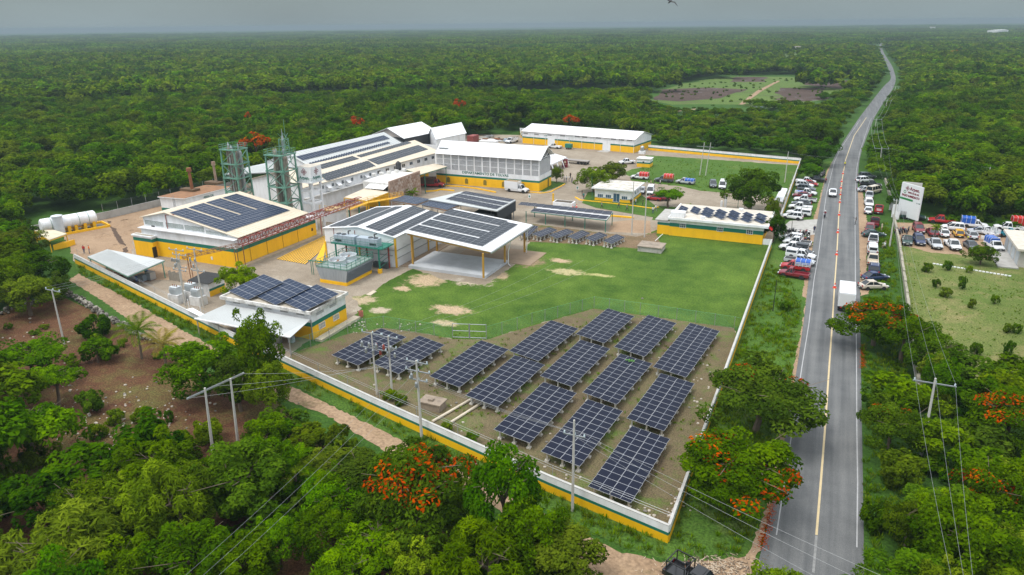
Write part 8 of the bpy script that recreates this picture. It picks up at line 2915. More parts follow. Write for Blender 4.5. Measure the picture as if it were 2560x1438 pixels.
def trunk_mesh(rg, R, H, r, limbs, lean=.0, name='trunk'):
 m = MB()
 pts = [Vector((0, 0, -.1))]
 for k in range(3): pts.append(pts[-1] + Vector((rg.normal(0, .06 * H * .3) + lean, rg.normal(0, .06 * H * .3), H * .2)))
 rs = [r * 1.25, r, r * .85, r * .7]
 for k in range(3): m.tube(pts[k], pts[k + 1], rs[k], rs[k + 1], 7, caps=False)
 for k in range(limbs):
  a = 2 * math.pi * k / limbs + rg.random()
  s = pts[2].lerp(pts[3], rg.random())
  e = Vector((math.cos(a) * R * .5, math.sin(a) * R * .5, H * (.66 + .14 * rg.random())))
  mid = s.lerp(e, .5) + Vector((0, 0, H * .05))
  m.tube(s, mid, r * .5, r * .34, 5, caps=False)
  m.tube(mid, e, r * .34, r * .14, 5, caps=False)
  for j in range(2):
   e2 = mid + Vector((rg.normal(0, R * .3), rg.normal(0, R * .3), H * .16))
   m.tube(mid, e2, r * .24, r * .08, 4, caps=False)
 return m.mesh(name, [BARK])
def tree_kind(seed, R, H, npuff, nleaf, leaf, leafmat, zshare=.62, hc=.40, trunk=.22, limbs=5, **kw):
 """a unit tree: crown radius R and height H in metres"""
 rg = np.random.default_rng(seed)
 C, A, B, t, fl = crown_arrays(rg, R, H * hc, H * zshare, npuff, nleaf, leaf, **kw)
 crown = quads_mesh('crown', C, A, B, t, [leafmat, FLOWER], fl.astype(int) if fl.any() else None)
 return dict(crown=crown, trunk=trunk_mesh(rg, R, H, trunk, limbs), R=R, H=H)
TK = {
'broad': [tree_kind(s, 4, 7.5, 62, 9500, .36, LEAF, hc=.46, zshare=.55, low=-.55, lumpy=.6) for s in (1, 2, 3)],
'dark': [tree_kind(s, 4, 8, 40, 8500, .40, LEAFD, low=-.6, hc=.46, zshare=.54) for s in (4, 5)],
'bright': [tree_kind(s, 4, 7.5, 52, 8500, .38, LEAFY, hc=.46, zshare=.55, low=-.5, lumpy=.5) for s in (6,)],
'long_leaf': [tree_kind(s, 4, 7, 64, 8500, .56, LEAF, aspect=.22, hc=.45, zshare=.55, low=-.5, lumpy=.5) for s in (7,)],
'flame': [tree_kind(s, 5, 7, 66, 12500, .34, LEAFF, hc=.48, zshare=.56, flat=.65, flowers=f, low=-.45, hollow=.35, limbs=7) for s, f in ((8, .5), (9, .30), (10, .06))],
'feather': [tree_kind(s, 4, 6.5, 60, 6500, .34, LEAF, hc=.34, flat=.6, hollow=.3, limbs=7, low=-.2) for s in (11, 12)],
'shrub': [tree_kind(s, 2, 2.6, 22, 2600, .34, mt, zshare=.46, hc=.50, low=-.8, trunk=.08, limbs=4) for s, mt in ((13, LEAFD), (14, LEAF), (15, LEAFY))],
'mid': [tree_kind(s, 4, 7.5, 30, 1700, .72, mt, trunk=.2, limbs=4, up=.95) for s, mt in ((21, LEAF), (22, LEAF), (23, LEAFD), (24, LEAFY), (25, LEAF), (26, LEAFD))],
'midflame': [tree_kind(28, 4, 7, 30, 1500, .7, LEAF, hc=.36, flowers=.9, ffrac=.85, fz=-.5, low=-.1, flat=.7)],
'low': [tree_kind(s, 4, 7.5, 18, 330, 1.5, mt, trunk=.2, limbs=3, aspect=.75, up=1.1) for s, mt in ((31, LEAF), (32, LEAF), (33, LEAFD), (34, LEAFY), (35, LEAF))],
}
def plant(kind, p, R, H, label, cat='tree', group=None, var=None, rot=None, name='tree'):
 k = TK[kind][var if var is not None else random.randrange(len(TK[kind]))]
 root = thing(name, label, cat, p, random.random() * 6.28 if rot is None else rot, group)
 link('trunk', k['trunk'], root)
 link('crown', k['crown'], root)
 root.scale = (R / k['R'], R / k['R'], H / k['H'])
 return root
PLANTED = []
def crown_at(kind, px, py, wpx, H, label, zc=.62, var=None, name='tree', cat='tree', group=None):
 """plant a tree whose crown centre is seen at a pixel with a given width"""
 c = P(px, py, H * zc)
 R = wpx / FPX * to_px(c)[2] / 2
 PLANTED.append((c.x, c.y, R))
 return plant(kind, (c.x, c.y, 0), R, H, label, var=var, name=name, cat=cat, group=group)
NAMED = [
('broad', 505, 905, 210, 7.5, 'wide dark crowned tree leaning over the track wall, left of the tall one', 0), ('dark', 590, 945, 150, 7, 'dense tree between the frame pole and the tall bright tree', 1),
('broad', 640, 865, 130, 11, 'tall bright green tree in front of the awning building', 1), ('broad', 665, 960, 130, 6.5, 'lower green tree at the foot of the tall bright tree', 2),
('bright', 597, 694, 108, 5.6, 'round yellowish tree beside the switch room', 0),
('flame', 1045, 1215, 350, 9, 'large flame tree with an orange top at the bottom middle', 0), ('dark', 1262, 1220, 200, 10, 'tall glossy green tree touching the orange flame tree', 0), ('broad', 1325, 1320, 190, 7, 'broad green tree right of the glossy tall tree, outside the wall', 2),
('long_leaf', 1215, 1395, 250, 7, 'long leaved bright tree at the bottom edge below the glossy tree', 0), ('long_leaf', 140, 1375, 330, 7.5, 'long leaved pale green tree in the lower left corner', 0),
('flame', 1898, 985, 345, 7.5, 'wide green flame tree hanging over the left road edge', 2), ('flame', 1858, 1170, 345, 7, 'flame tree with scattered orange blossom beside the near road wall', 1),
('flame', 2195, 795, 225, 6.5, 'flame tree with orange blossom over the box lorry', 0), ('flame', 2265, 835, 200, 6.5, 'green flame tree right of the orange one over the lorry', 2), ('dark', 2340, 880, 140, 6, 'dark tree at the verge wall beyond the flame trees', 0), ('broad', 2360, 940, 110, 5.5, 'olive tree beside the leaning thicket pole', 1),
('flame', 2535, 1040, 260, 7, 'flame tree with a deep red orange crown at the right edge', 0), ('flame', 2500, 1230, 230, 7, 'orange blossomed flame tree low on the right edge', 1), ('flame', 2230, 1060, 210, 5.5, 'low spreading green tree beside the road below the thicket pole', 2), ('broad', 2420, 1340, 260, 7.5, 'big bright tree in the lower right corner', 2),
('dark', 1880, 463, 146, 10.5, 'big dark round tree behind the gatehouse', 0), ('dark', 1938, 560, 58, 6, 'narrow dark tree between gatehouse and parked cars', 1), ('bright', 1930, 520, 42, 6, 'bright bushy tree top above the narrow dark tree', 0),
('broad', 1484, 443, 84, 6.5, 'bright green tree at the left end of the office island', 2), ('broad', 1532, 425, 84, 6, 'second tree behind the bright island tree', 0), ('broad', 1392, 432, 34, 4.5, 'small round tree on the corner lawn', 1), ('feather', 1672, 488, 92, 5, 'spreading island tree right of the small office', 0), ('bright', 1722, 521, 30, 2.6, 'small bush at the right end of the island', 0),
('dark', 1268, 262, 130, 15, 'tallest dark tree with a bare trunk behind the junk yard', 1), ('dark', 2040, 330, 120, 12, 'large dark tree at the left side of the road bend', 0), ('dark', 2055, 375, 90, 8, 'dark tree behind the rear wall corner', 1),
('midflame', 640, 362, 80, 11, 'orange flame tree behind the left steel tower', 0), ('midflame', 895, 310, 46, 9, 'small rust orange tree behind the right steel tower', 0), ('midflame', 1428, 303, 46, 8, 'orange tinged tree behind the warehouse roof', 0), ('midflame', 1150, 264, 40, 9, 'orange tinged tree behind the white hall', 0), ('midflame', 2383, 135, 36, 12, 'lone orange tree far away right of the road', 0), ('midflame', 620, 298, 20, 9, 'tiny orange tree top in the forest above the left tower', 0),
('dark', 92, 668, 130, 7, 'dense dark tree beside the track bend, below the pump shelter', 0), ('broad', 40, 610, 140, 7.5, 'leafy tree at the left picture edge beside the white tanks', 1), ('broad', 62, 728, 150, 6.5, 'broad tree above the left end of the dry stone wall', 0), ('dark', 138, 712, 80, 4.5, 'small dark tree right at the track bend', 1), ('broad', 5, 690, 130, 8, 'tall leafy tree cut by the left picture edge', 2),
('shrub', 235, 812, 92, 3.2, 'rounded dark shrub beside the dry stone wall', 0), ('shrub', 238, 878, 100, 3.4, 'rounded dark shrub in the middle of the orchard', 0), ('feather', 75, 890, 200, 6, 'wide feathery tree in the orchard at the left edge', 0), ('feather', 130, 950, 150, 5.5, 'second feathery tree in the orchard, lower', 1), ('feather', 60, 1075, 220, 6.5, 'feathery tree with a pale trunk at the left edge', 1), ('shrub', 215, 1005, 74, 2.8, 'dark shrub right of the feathery trees', 0),
('shrub', 286, 1042, 50, 1.8, 'small shrub on the red soil, left of three', 1), ('shrub', 354, 1035, 52, 1.8, 'small bright shrub on the red soil, middle of three', 2), ('shrub', 421, 1040, 26, 1.6, 'smallest shrub on the red soil, right of three', 1), ('shrub', 246, 1076, 48, 1.8, 'small shrub on the stony red soil', 2), ('shrub', 312, 1098, 44, 1.6, 'small dark shrub above the white stones', 0), ('shrub', 448, 1120, 122, 3.6, 'large rounded shrub left of the frame pole', 1), ('shrub', 525, 1078, 92, 3, 'rounded shrub behind the frame pole foot', 2), ('broad', 665, 1070, 120, 4.5, 'bushy tree right of the frame pole', 0),
('broad', 2457, 632, 76, 3.6, 'small round tree in front of the parked blue tarpaulin truck', 1), ('dark', 2035, 640, 1, 1, '', 0),
('shrub', 2367, 662, 26, 1.8, 'thin shrub on the pasture below the dark saloon', 0), ('shrub', 2318, 668, 30, 1.7, 'small shrub on the pasture beside the white edging', 1), ('shrub', 2424, 672, 18, 1.4, 'tiny shrub on the pasture above the white edging', 2), ('shrub', 2344, 708, 24, 1.6, 'pasture shrub left of the tall one', 0), ('shrub', 2403, 705, 24, 2.4, 'tall thin pasture shrub', 0), ('shrub', 2364, 730, 34, 1.6, 'low pasture shrub under the tall one', 1), ('shrub', 2490, 748, 22, 1.6, 'pasture shrub in the middle of the field', 2), ('shrub', 2430, 758, 22, 1.6, 'pasture shrub near the dry patch', 1), ('shrub', 2543, 820, 26, 1.5, 'pasture shrub at the right edge', 1), ('shrub', 2440, 872, 34, 1.8, 'pasture shrub near the flame tree side', 0), ('shrub', 2528, 870, 30, 2.2, 'two tiered pasture shrub near the right edge', 0), ('shrub', 1968, 765, 34, 1.6, 'round bush on the verge left of the road', 0),
('shrub', 1000, 1000, 40, 1.2, 'weeds growing round the block tank', 1), ('shrub', 1117, 1068, 40, 1.1, 'weeds beside the pipe ends inside the wall', 1), ('shrub', 1183, 1095, 50, 1.2, 'larger weeds inside the track wall', 0), ('shrub', 975, 985, 46, 1.2, 'weeds behind the wall near the twin poles', 2),
]
for k_, x_, y_, w_, h_, l_, v_ in NAMED:
 if l_: crown_at(k_, x_, y_, w_, h_, l_, zc=.5 if k_ == 'shrub' else .62, var=v_, name='shrub' if k_ == 'shrub' else 'tree', cat='shrub' if k_ == 'shrub' else 'tree')
# palms
def palm(px, py, H, L, n, m_, label, droop=.7):
 p = P(px, py)
 rg = np.random.default_rng(int(px))
 root = thing('palm_tree', label, 'palm', p, group=None)
 m = MB()
 pts = [Vector((0, 0, 0)), Vector((.1, .05, H * .5)), Vector((.15, 0, H))]
 for a, b, r in ((0, 1, .17), (1, 2, .13)): m.tube(pts[a], pts[b], r, r * .85, 8, caps=False)
 link('trunk', m.mesh('trunk', [BARK]), root)
 for k in range(n):
  a0 = 2 * math.pi * k / n * 2.4 + rg.random() * .5
  el = 1.25 - 1.35 * k / n
  d = np.array([math.cos(a0), math.sin(a0), 0])
  C, A, B, T = [], [], [], []
  pos = np.array([.15, 0, H])
  ln = L * (.8 + .3 * rg.random())
  sd = np.array([-d[1], d[0], 0])
  for i in range(14):
   e = el - droop * 2.0 * (i / 14) ** 1.5
   st = (d * math.cos(e) + np.array([0, 0, math.sin(e)])) * ln / 14
   pos = pos + st
   t = st / np.linalg.norm(st)
   ll = ln * .30 * math.sin(math.pi * (i + 1.5) / 16) + .1
   for s in (-1, 1):
    for q in (0, .5):
     ax = sd * s * .8 + t * .6 + np.array([0, 0, -.35])
     ax = ax / np.linalg.norm(ax)
     C.append(pos - st * q + ax * ll / 2)
     A.append(ax * ll / 2)
     B.append(t * .045)
     T.append(.5 + .25 * rg.normal())
   C.append(pos - st / 2)
   A.append(st * .55)
   B.append(sd * .03)
   T.append(.8)
  link('frond', quads_mesh('frond', np.array(C), np.array(A), np.array(B), np.clip(np.array(T), 0, 1), [m_]), root)
 PLANTED.append((p.x, p.y, L * .6))
palm(355, 897, 4.2, 3.6, 18, LEAF, 'green coconut palm beside the track')
palm(415, 915, 3.2, 3.0, 15, DRYL, 'yellowing palm right of the green coconut palm')
palm(1010, 500, 1.6, 2.2, 14, LEAF, 'low palm in front of the stone wall', .6)
palm(1030, 497, 1.4, 2.0, 12, LEAF, 'second low palm at the stone wall corner', .6)
palm(742, 1245, 3.5, 2.8, 11, LEAF, 'broad leaved banana like palm in the lower thicket', .5)
palm(2332, 605, 3.0, 1.4, 12, LEAF, 'thin small palm by the motorcycles near the leaning pole', .8)
# the forest
def inside(poly, X, Y):
 r = np.zeros(len(X), bool)
 j = len(poly) - 1
 for i in range(len(poly)):
  xi, yi = poly[i][0], poly[i][1]
  xj, yj = poly[j][0], poly[j][1]
  c = (yi > Y) != (yj > Y)
  r ^= c & (X < (xj - xi) * (Y - yi) / (yj - yi + 1e-12) + xi)
  j = i
 return r
def poly_px(pts): return [(P(*p).x, P(*p).y) for p in pts]
COMP2 = [(-131, 86.5), (-72.1, 66), (-44.3, 57), (-20.6, 50), (WX + 12, 47), (WX + 12, 150), (WX + 10, 195), (WX + 3, 205), (WX + 2, 246), (-56, 256), (-57, 266), (-84, 284), (-119, 279), (-150, 226), (-155, 128), (-161, 108), (-160, 92)]
def dense(E):
 e = np.array([(p.x, p.y) for p in E])
 i = np.linspace(0, len(e) - 1, 900)
 return np.stack([np.interp(i, np.arange(len(e)), e[:, k]) for k in range(2)], 1)
RDL, RDR = dense(EDGE_L), dense(EDGE_R)
ROADPOLY = [tuple(v) for v in RDL] + [tuple(v) for v in RDR[::-1]]
OPEN = [COMP2, poly_px([(60, 530), (260, 530), (300, 640), (600, 870), (950, 1040), (1010, 1105), (700, 965), (470, 850), (200, 730), (110, 730), (30, 650)]), poly_px([(600, 1000), (720, 1000), (990, 1125), (1080, 1180), (1010, 1190), (760, 1060), (640, 1045)]), poly_px(CLEARING), poly_px([(1610, 262), (1640, 222), (1690, 210), (1810, 188), (1960, 188), (2140, 198), (2120, 240), (2060, 276), (1980, 290), (1850, 294), (1680, 280)]), poly_px([(2135, 470), (2215, 450), (2240, 555), (2330, 545), (2470, 556), (2640, 570), (2700, 965), (2560, 965), (2400, 935), (2310, 905), (2260, 900), (2150, 880)]),
  poly_px([(2160, 880), (2270, 900), (2290, 960), (2170, 1020)]),
  poly_px([(-60, 800), (60, 770), (140, 735), (170, 690), (700, 960), (1000, 1090), (1540, 1370), (1900, 1400), (1900, 1460), (1560, 1450), (1180, 1240), (950, 1125), (820, 1060), (700, 1010), (640, 1050), (560, 1120), (420, 1200), (250, 1240), (130, 1100), (0, 980), (-60, 930)]),
  poly_px([(1900, 1500), (1900, 1150), (2168, 1150), (2168, 1500)])]
FARO = poly_px(FARFIELD)
PL = np.array(PLANTED)
# patches of one species and height keep the canopy uneven
def patchy(x, y, s):
 return np.sin(x / s + 1.3 * np.sin(y / (s * 1.7))) * np.cos(y / s * .8 + 1.1 * np.sin(x / (s * 2.1)))
def candidates(r0, r1, step, seed):
 rg = np.random.default_rng(seed)
 n = int(r1 / step) + 2
 gx, gy = np.meshgrid(np.arange(-n, n + 1), np.arange(-2 if r0 < 20 else 0, n + 1))
 X = (gx + (gy % 2) * .5).ravel() * step + rg.normal(0, step * .40, gx.size)
 Y = gy.ravel() * step * .9 + rg.normal(0, step * .40, gx.size)
 # rotate so that +y is the view direction
 c, s = math.cos(YAW), math.sin(YAW)
 Xw, Yw = X * c - Y * s, X * s + Y * c
 d = np.hypot(X, Y)
 ok = (d >= r0) & (d < r1) & (np.abs(X) < np.maximum(Y, 0) * .80 + 34)
 Xw, Yw, d = Xw[ok], Yw[ok], d[ok]
 ok = np.ones(len(Xw), bool)
 for j, poly in enumerate(OPEN): ok &= ~(inside(poly, Xw, Yw) & ((patchy(Xw, Yw, 19.0) < .62) if j in (3, 4) else True))
 near = np.full(len(Xw), 1e9)
 for x, y in np.concatenate([RDL, RDR]): near = np.minimum(near, np.hypot(Xw - x, Yw - y))
 near = np.where(inside(ROADPOLY, Xw, Yw), -1, near)
 ok &= near > (1.7 if r1 < 600 else 6 if r1 < 1300 else 34)
 ok &= (d < 200) | (near > 3.6)
 if r1 < 600:
  for x, y, r in PLANTED: ok &= np.hypot(Xw - x, Yw - y) > r * .85
 ok &= ~(inside(FARO, Xw, Yw) & (rg.random(len(Xw)) < .85))
 return Xw[ok], Yw[ok], d[ok], rg, near[ok]
X1, Y1, D1, rg, N1 = candidates(14, 480, 4.9, 3)
q1, q2 = patchy(X1, Y1, 17.0), patchy(X1 + 100, Y1 - 40, 46.0)
hgt = 6.6 + 1.3 * q1 + 1.0 * q2 + rg.normal(0, .9, len(X1))
near_front = (D1 < 95)
hgt = np.where(near_front & (X1 > -40), np.minimum(hgt, 5.2), hgt)
YOUNG = poly_px([(1560, 330), (1600, 290), (1640, 240), (1850, 250), (2080, 240), (2150, 260), (2060, 350), (1980, 390), (1620, 370)])
hgt = np.where(inside(YOUNG, X1, Y1), hgt * .55, hgt)
hgt = np.where((N1 < 13) & (D1 > 180), np.minimum(hgt, 3.0 + .22 * N1), hgt)
TRACKN = poly_px([(560, 1000), (700, 985), (1000, 1110), (1300, 1262), (1540, 1390), (1500, 1440), (1200, 1300), (900, 1180), (700, 1080), (560, 1060)])
hgt = np.where(inside(TRACKN, X1, Y1), np.minimum(hgt, 2.6), hgt)
LOWB = poly_px([(420, 1080), (560, 1060), (640, 1030), (760, 1040), (1000, 1130), (1080, 1200), (960, 1230), (700, 1200), (560, 1240), (440, 1230)])
lowb = inside(LOWB, X1, Y1)
hgt = np.where(lowb, np.minimum(hgt, 2.7), hgt)
hgt = np.clip(hgt, 1.8, 11)
big = (rg.random(len(X1)) < .05) & (D1 > 110)
hgt = np.where(big, hgt * 1.28, hgt)
rad = np.clip(3.5 + 1.3 * big + .35 * (hgt - 6.6) + rg.normal(0, .5, len(X1)), 2.0, 5.5)
rad = np.where(lowb, np.minimum(rad, 2.5), rad)
order = np.argsort(D1)
SIDE = []
kinds_l = {'broad': 'leafy green', 'dark': 'dense dark green', 'bright': 'yellowish green', 'feather': 'loose feathery', 'long_leaf': 'long leaved', 'mid': 'round crowned', 'flame': 'low spreading'}
def where(x, y):
 if x > 10: return 'forest right of the road'
 if y < 75: return 'thicket below the dirt track'
 if x < -125 and y < 150: return 'forest edge beside the tanks'
 return 'forest behind the compound'
n_ind = 232
MARKS = {a: (P(*b).x, P(*b).y) for a, b in {'frame pole in the orchard': (560, 1120), 'orange flame tree': (1040, 1330), 'lower left picture corner': (60, 1420), 'long leaved tree at the bottom edge': (1215, 1420), 'bottom end of the dirt track': (1560, 1400), 'lower left long leaved tree': (300, 1400), 'pale feathery tree trunk': (60, 1120), 'banana like palm': (742, 1245), 'white stones on the red soil': (340, 1180), 'bottom edge below the cables': (620, 1420),
 'leaning thicket pole': (2303, 1140), 'lower right picture corner': (2500, 1420), 'road edge at the lower right': (2190, 1380), 'blossomed tree at the right edge': (2520, 1180), 'middle of the right thicket': (2330, 1290), 'billboard': (2300, 540), 'thin pole behind the parking lot': (2463, 477), 'white tanks': (130, 560), 'left end of the dry stone wall': (10, 780), 'dirt track bend': (150, 700), 'grey concrete wall': (300, 520), 'left picture edge': (5, 620), 'crossarmed roadside pole': (2220, 426), 'right picture edge': (2550, 480), 'boiler house': (430, 480), 'stone wall pole': (100, 760)}.items()}
MADE, TODO = [], {}
for i in order[:n_ind]:
 x, y, d = X1[i], Y1[i], D1[i]
 k = rg.choice(['broad', 'broad', 'dark', 'bright', 'feather', 'broad']) if d < 130 else 'mid'
 if d < 60 and rg.random() < .25: k = 'long_leaf'
 if x > 14 and d < 100 and rg.random() < .25: k = 'flame'
 w = where(x, y)
 lm = min(MARKS, key=lambda a: math.hypot(MARKS[a][0] - x, MARKS[a][1] - y))
 key = (k, lm)
 TODO.setdefault(key, []).append((math.hypot(MARKS[lm][0] - x, MARKS[lm][1] - y), len(MADE)))
 MADE.append(plant(k, (x, y, 0), rad[i], hgt[i], 'tree', group=f'trees of the {w}', var=(2 if rg.random() < .7 else 1) if k == 'flame' else None))
ORD = ['closest', 'second closest', 'third closest', 'fourth closest', 'fifth closest', 'sixth closest', 'seventh closest', 'eighth closest', 'ninth closest', 'tenth closest']
for (k, lm), v in TODO.items():
 for j, (_, n) in enumerate(sorted(v)):
  MADE[n]['label'] = f'{kinds_l[k]} tree {ORD[j] if j < 10 else str(j + 1) + "th closest"} to the {lm}'
rest = order[n_ind:]
protos = bpy.data.collections.new('forest_kinds')
plist = []
def proto(name, mesh):
 o = bpy.data.objects.new(name, mesh)
 protos.objects.link(o)
 plist.append(name)
for i, k in enumerate(TK['mid']): proto(f'a_mid_{i}', k['crown'])
for i, k in enumerate(TK['low']): proto(f'b_low_{i}', k['crown'])
NM, NL_ = len(TK['mid']), len(TK['low'])
for i in range(3):                                  # patches of far canopy, 64 m across
 rgp = np.random.default_rng(90 + i)
 Cs, As, Bs, Ts = [], [], [], []
 for gx in range(-5, 6):
  for gy in range(-5, 6):
   x, y = gx * 6.4 + rgp.normal(0, 1.6), gy * 6.4 + rgp.normal(0, 1.6)
   h = 6.6 + rgp.normal(0, 1.5)
   n = 34
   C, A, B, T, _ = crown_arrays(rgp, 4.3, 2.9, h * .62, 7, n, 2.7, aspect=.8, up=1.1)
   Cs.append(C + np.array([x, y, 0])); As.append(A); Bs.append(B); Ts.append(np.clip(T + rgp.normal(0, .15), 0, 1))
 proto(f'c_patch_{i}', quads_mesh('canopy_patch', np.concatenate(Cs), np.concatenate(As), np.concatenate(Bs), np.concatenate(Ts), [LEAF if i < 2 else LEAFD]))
X2, Y2, D2, rg2, N2 = candidates(480, 1250, 6.1, 5)
X3, Y3, D3, rg3, N3 = candidates(1250, 5200, 58, 6)
def kidx(x, y, rgx, n):
 v = (patchy(x, y, 23.0) + patchy(y + 31, x, 57.0)) * .25 + .5 + rgx.normal(0, .22, len(x))
 return np.clip((v * n).astype(int), 0, n - 1)
PX = np.concatenate([X1[rest], X2, X3])
PY = np.concatenate([Y1[rest], Y2, Y3])
PI_ = np.concatenate([kidx(X1[rest], Y1[rest], rg, NM), NM + kidx(X2, Y2, rg2, NL_), NM + NL_ + rg3.integers(0, 3, len(X3))])
s1 = rad[rest] / 4.0
h2 = np.minimum(1.0, .35 + N2 / 40) * (1.2 + .22 * patchy(X2, Y2, 25.0) + .2 * patchy(X2, Y2, 90.0) + rg2.normal(0, .16, len(X2)))
PSX = np.concatenate([s1, np.clip(1.16 + rg2.normal(0, .26, len(X2)), .7, 2.2), np.ones(len(X3))])
PSZ = np.concatenate([hgt[rest] / 7.5, np.clip(h2, .3, 1.9), 1.1 + rg3.normal(0, .18, len(X3)) + .25 * patchy(X3, Y3, 330.0)])
def scatter(name, X, Y, Z, idx, sx, sz, coll, tilt=0.0):
 n = len(X)
 me = bpy.data.meshes.new(name)
 me.vertices.add(n)
 co = np.zeros((n, 3), np.float32)
 co[:, 0], co[:, 1], co[:, 2] = X, Y, Z
 me.vertices.foreach_set('co', co.ravel())
 for nm, ty, v in (('idx', 'INT', idx.astype(np.int32)), ('sx', 'FLOAT', sx.astype(np.float32)), ('sz', 'FLOAT', sz.astype(np.float32)), ('rot', 'FLOAT', RNG.random(n).astype(np.float32) * 6.283)):
  me.attributes.new(nm, ty, 'POINT').data.foreach_set('value', v)
 o = link(name, me)
 ng = bpy.data.node_groups.new(name, 'GeometryNodeTree')
 ng.interface.new_socket('Geometry', in_out='INPUT', socket_type='NodeSocketGeometry')
 ng.interface.new_socket('Geometry', in_out='OUTPUT', socket_type='NodeSocketGeometry')
 N, L = ng.nodes.new, ng.links.new
 gi, go = N('NodeGroupInput'), N('NodeGroupOutput')
 ci = N('GeometryNodeCollectionInfo')
 ci.inputs['Collection'].default_value = coll
 ci.inputs['Separate Children'].default_value = True
 ci.inputs['Reset Children'].default_value = True
 ip = N('GeometryNodeInstanceOnPoints')
 ip.inputs['Pick Instance'].default_value = True
 def attr(nm, ty):
  a = N('GeometryNodeInputNamedAttribute')
  a.data_type = ty
  a.inputs['Name'].default_value = nm
  return a.outputs['Attribute']
 cs, cr = N('ShaderNodeCombineXYZ'), N('ShaderNodeCombineXYZ')
 L(attr('sx', 'FLOAT'), cs.inputs[0])
 L(attr('sx', 'FLOAT'), cs.inputs[1])
 L(attr('sz', 'FLOAT'), cs.inputs[2])
 L(attr('rot', 'FLOAT'), cr.inputs[2])
 L(gi.outputs[0], ip.inputs['Points'])
 L(ci.outputs[0], ip.inputs['Instance'])
 L(attr('idx', 'INT'), ip.inputs['Instance Index'])
 L(cr.outputs[0], ip.inputs['Rotation'])
 L(cs.outputs[0], ip.inputs['Scale'])
 L(ip.outputs[0], go.inputs[0])
 md = o.modifiers.new('scatter', 'NODES')
 md.node_group = ng
 return o
forest = scatter('forest', PX, PY, np.zeros(len(PX)), PI_, PSX, PSZ, protos)
tag(forest, kind='stuff')
print('forest', len(PX), 'individual', n_ind, 'near counts', (D1 < 130).sum())
# grass, weeds, fallen blossom
tufts = bpy.data.collections.new('grass_kinds')
for i in range(4):
 rgp = np.random.default_rng(60 + i)
 n = 16
 a = rgp.random(n) * 6.283
 d = np.stack([np.cos(a), np.sin(a), np.zeros(n)], 1)
 ht = (.22 + .22 * rgp.random(n)) * (1.0 if i < 3 else 1.5)
 base = d * (rgp.random(n) * .22)[:, None]
 tip = base + d * (ht * .5)[:, None] + np.stack([np.zeros(n), np.zeros(n), ht], 1)
 C, A = (base + tip) / 2, (tip - base) / 2
 B = np.stack([-d[:, 1], d[:, 0], np.zeros(n)], 1) * .035
 o = bpy.data.objects.new(f'tuft_{i}', quads_mesh('tuft', C, A, B, np.clip(.55 + rgp.normal(0, .2, n), 0, 1), [(LEAF, LEAF, LEAFY, LEAF)[i]]))
 tufts.objects.link(o)
bushes = bpy.data.collections.new('bush_kinds')
for i in range(3): bushes.objects.link(bpy.data.objects.new(f'bush_{i}', tree_kind(70 + i, 2, 2.6, 16, 900, .42, (LEAF, LEAFD, LEAF)[i], zshare=.40, hc=.50, low=-.9, trunk=.05, limbs=2)['crown']))
def sow(name, polys, dens, seed, scale=1.0, coll=None, nk=4, clump=1.9, avoid=()):
 rg_ = np.random.default_rng(seed)
 xs, ys = [], []
 for pts in polys:
  q = np.array(poly_px(pts))
  x0, y0, x1, y1 = q[:, 0].min(), q[:, 1].min(), q[:, 0].max(), q[:, 1].max()
  n = int((x1 - x0) * (y1 - y0) * dens)
  x, y = rg_.uniform(x0, x1, n), rg_.uniform(y0, y1, n)
  k = inside([tuple(v) for v in q], x, y) & (rg_.random(n) < .55 + .45 * patchy(x, y, clump))
  for av in avoid: k &= ~inside(poly_px(av), x, y)
  xs.append(x[k]); ys.append(y[k])
 x, y = np.concatenate(xs), np.concatenate(ys)
 o = scatter(name, x, y, np.zeros(len(x)), rg_.integers(0, nk, len(x)), scale * (.7 + .7 * rg_.random(len(x))), scale * (.6 + .8 * rg_.random(len(x))), coll or tufts)
 tag(o, kind='stuff')
 print(name, len(x))
sow('verge_grass', [[(1678, 1362), (1722, 1210), (1850, 862), (1925, 660), (2005, 735), (1985, 916), (1950, 1060), (1912, 1274), (1870, 1380), (1790, 1400), (1680, 1398)],
 [(190, 662), (600, 874), (940, 1036), (1370, 1234), (1668, 1362), (1672, 1398), (1550, 1370), (1300, 1240), (1000, 1090), (640, 915), (460, 825), (200, 685)],
 [(2158, 745), (2250, 740), (2262, 900), (2290, 1000), (2300, 1450), (2165, 1450), (2155, 900)], [(2180, 560), (2230, 560), (2248, 740), (2178, 735)]], 5.0, 11)
TRK = [(560, 1010), (700, 1000), (960, 1132), (1240, 1274), (1520, 1400), (1900, 1400), (1900, 1500), (1540, 1460)]
sow('undergrowth', [[(-60, 1120), (130, 1110), (260, 1245), (420, 1205), (560, 1125), (640, 1060), (760, 1070), (1010, 1195), (1200, 1290), (1420, 1400), (1500, 1520), (-60, 1520)], [(-40, 560), (60, 560), (110, 735), (20, 780), (-60, 800)], [(2166, 1000), (2290, 960), (2420, 960), (2560, 990), (2640, 1000), (2640, 1500), (2172, 1500)], [(2350, 560), (2560, 575), (2560, 500), (2300, 500)]], .16, 21, .9, bushes, 3, 5.0)
sow('scrub', [[(-60, 820), (60, 780), (140, 745), (300, 830), (560, 1000), (540, 1090), (380, 1190), (250, 1225), (120, 1090), (-60, 980)], [(1640, 250), (1690, 215), (1960, 195), (2130, 205), (2050, 275), (1700, 285)], [(2262, 650), (2560, 700), (2600, 950), (2300, 960)]], .012, 22, .42, bushes, 3, 9.0)
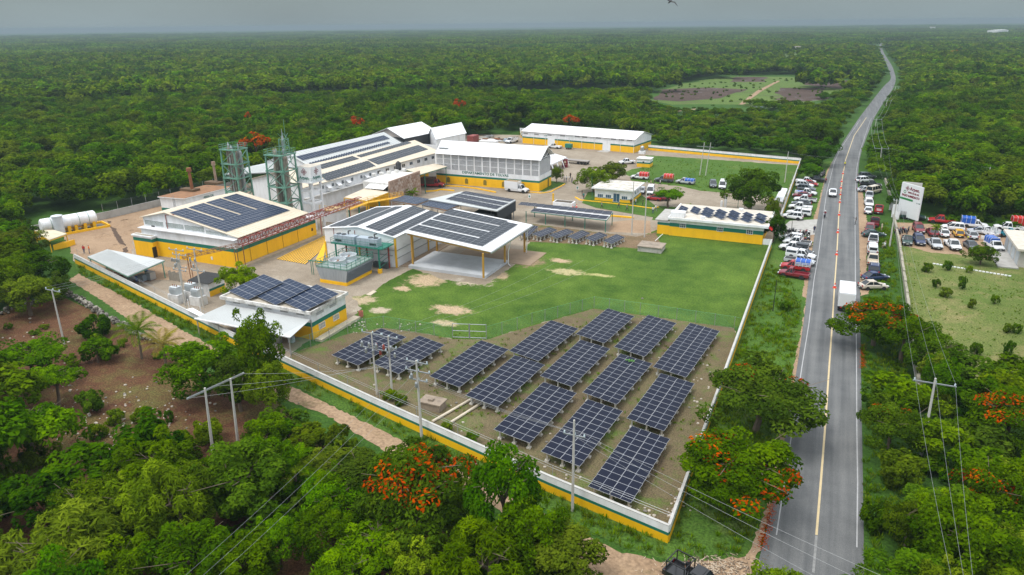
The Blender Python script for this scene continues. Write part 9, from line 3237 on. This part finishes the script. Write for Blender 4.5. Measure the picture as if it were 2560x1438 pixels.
sow('pasture_grass', [[(2262, 650), (2560, 700), (2580, 940), (2300, 960)]], .8, 12, .5)
sow('yard_weeds', [[(1620, 395), (1985, 425), (1940, 500), (1700, 470), (1580, 455)], [(870, 900), (1000, 850), (1400, 800), (1800, 840), (1700, 1200), (1400, 1200)]], .55, 13, .7)
m_c, m_a, m_b = [], [], []
rg_ = np.random.default_rng(77)
for k in range(1500):
 t = rg_.random()
 p = P(1962 + (1905 - 1962) * t + rg_.normal(0, 7), 1130 + 240 * t + rg_.normal(0, 6), .03) if k < 1000 else P(2157 + rg_.normal(0, 4), 860 + rg_.random() * 60, .03)
 m_c.append(p[:]); a = rg_.random() * 6.283
 m_a.append((math.cos(a) * .07, math.sin(a) * .07, 0)); m_b.append((-math.sin(a) * .04, math.cos(a) * .04, .0))
tag(link('fallen_blossom', quads_mesh('fallen_blossom', np.array(m_c), np.array(m_a), np.array(m_b), rg_.random(1500), [FLOWER])), kind='stuff')
chips = MB()
for k in range(420):
 p = P(1780 + rg_.normal(0, 60), 1418 + rg_.normal(0, 14))
 a = rg_.random() * 3.14
 L_ = rg_.uniform(.08, .3)
 chips.bar((p.x - math.cos(a) * L_, p.y - math.sin(a) * L_, .03), (p.x + math.cos(a) * L_, p.y + math.sin(a) * L_, .05), .04, .03, int(rg_.random() < .5))
tag(chips.build('wood_litter', [BARK, mat('pale_chip', (.55, .44, .32), .9)]), kind='stuff')
# the moist air
hz = MB()
hz.box(-7500, 4000, -900, 9000, -1.5, 46.0)
hm = bpy.data.materials.new('haze')
hm.use_nodes = True
nt = hm.node_tree
nt.nodes.clear()
pv = nt.nodes.new('ShaderNodeVolumePrincipled')
pv.inputs['Color'].default_value = (.36, .45, .495, 1)
pv.inputs['Density'].default_value = 0.00025
pv.inputs['Anisotropy'].default_value = 0.1
ou = nt.nodes.new('ShaderNodeOutputMaterial')
nt.links.new(pv.outputs[0], ou.inputs['Volume'])
haze = tag(hz.build('haze', hm), kind='stuff')
print('scene objects', len(bpy.data.objects))
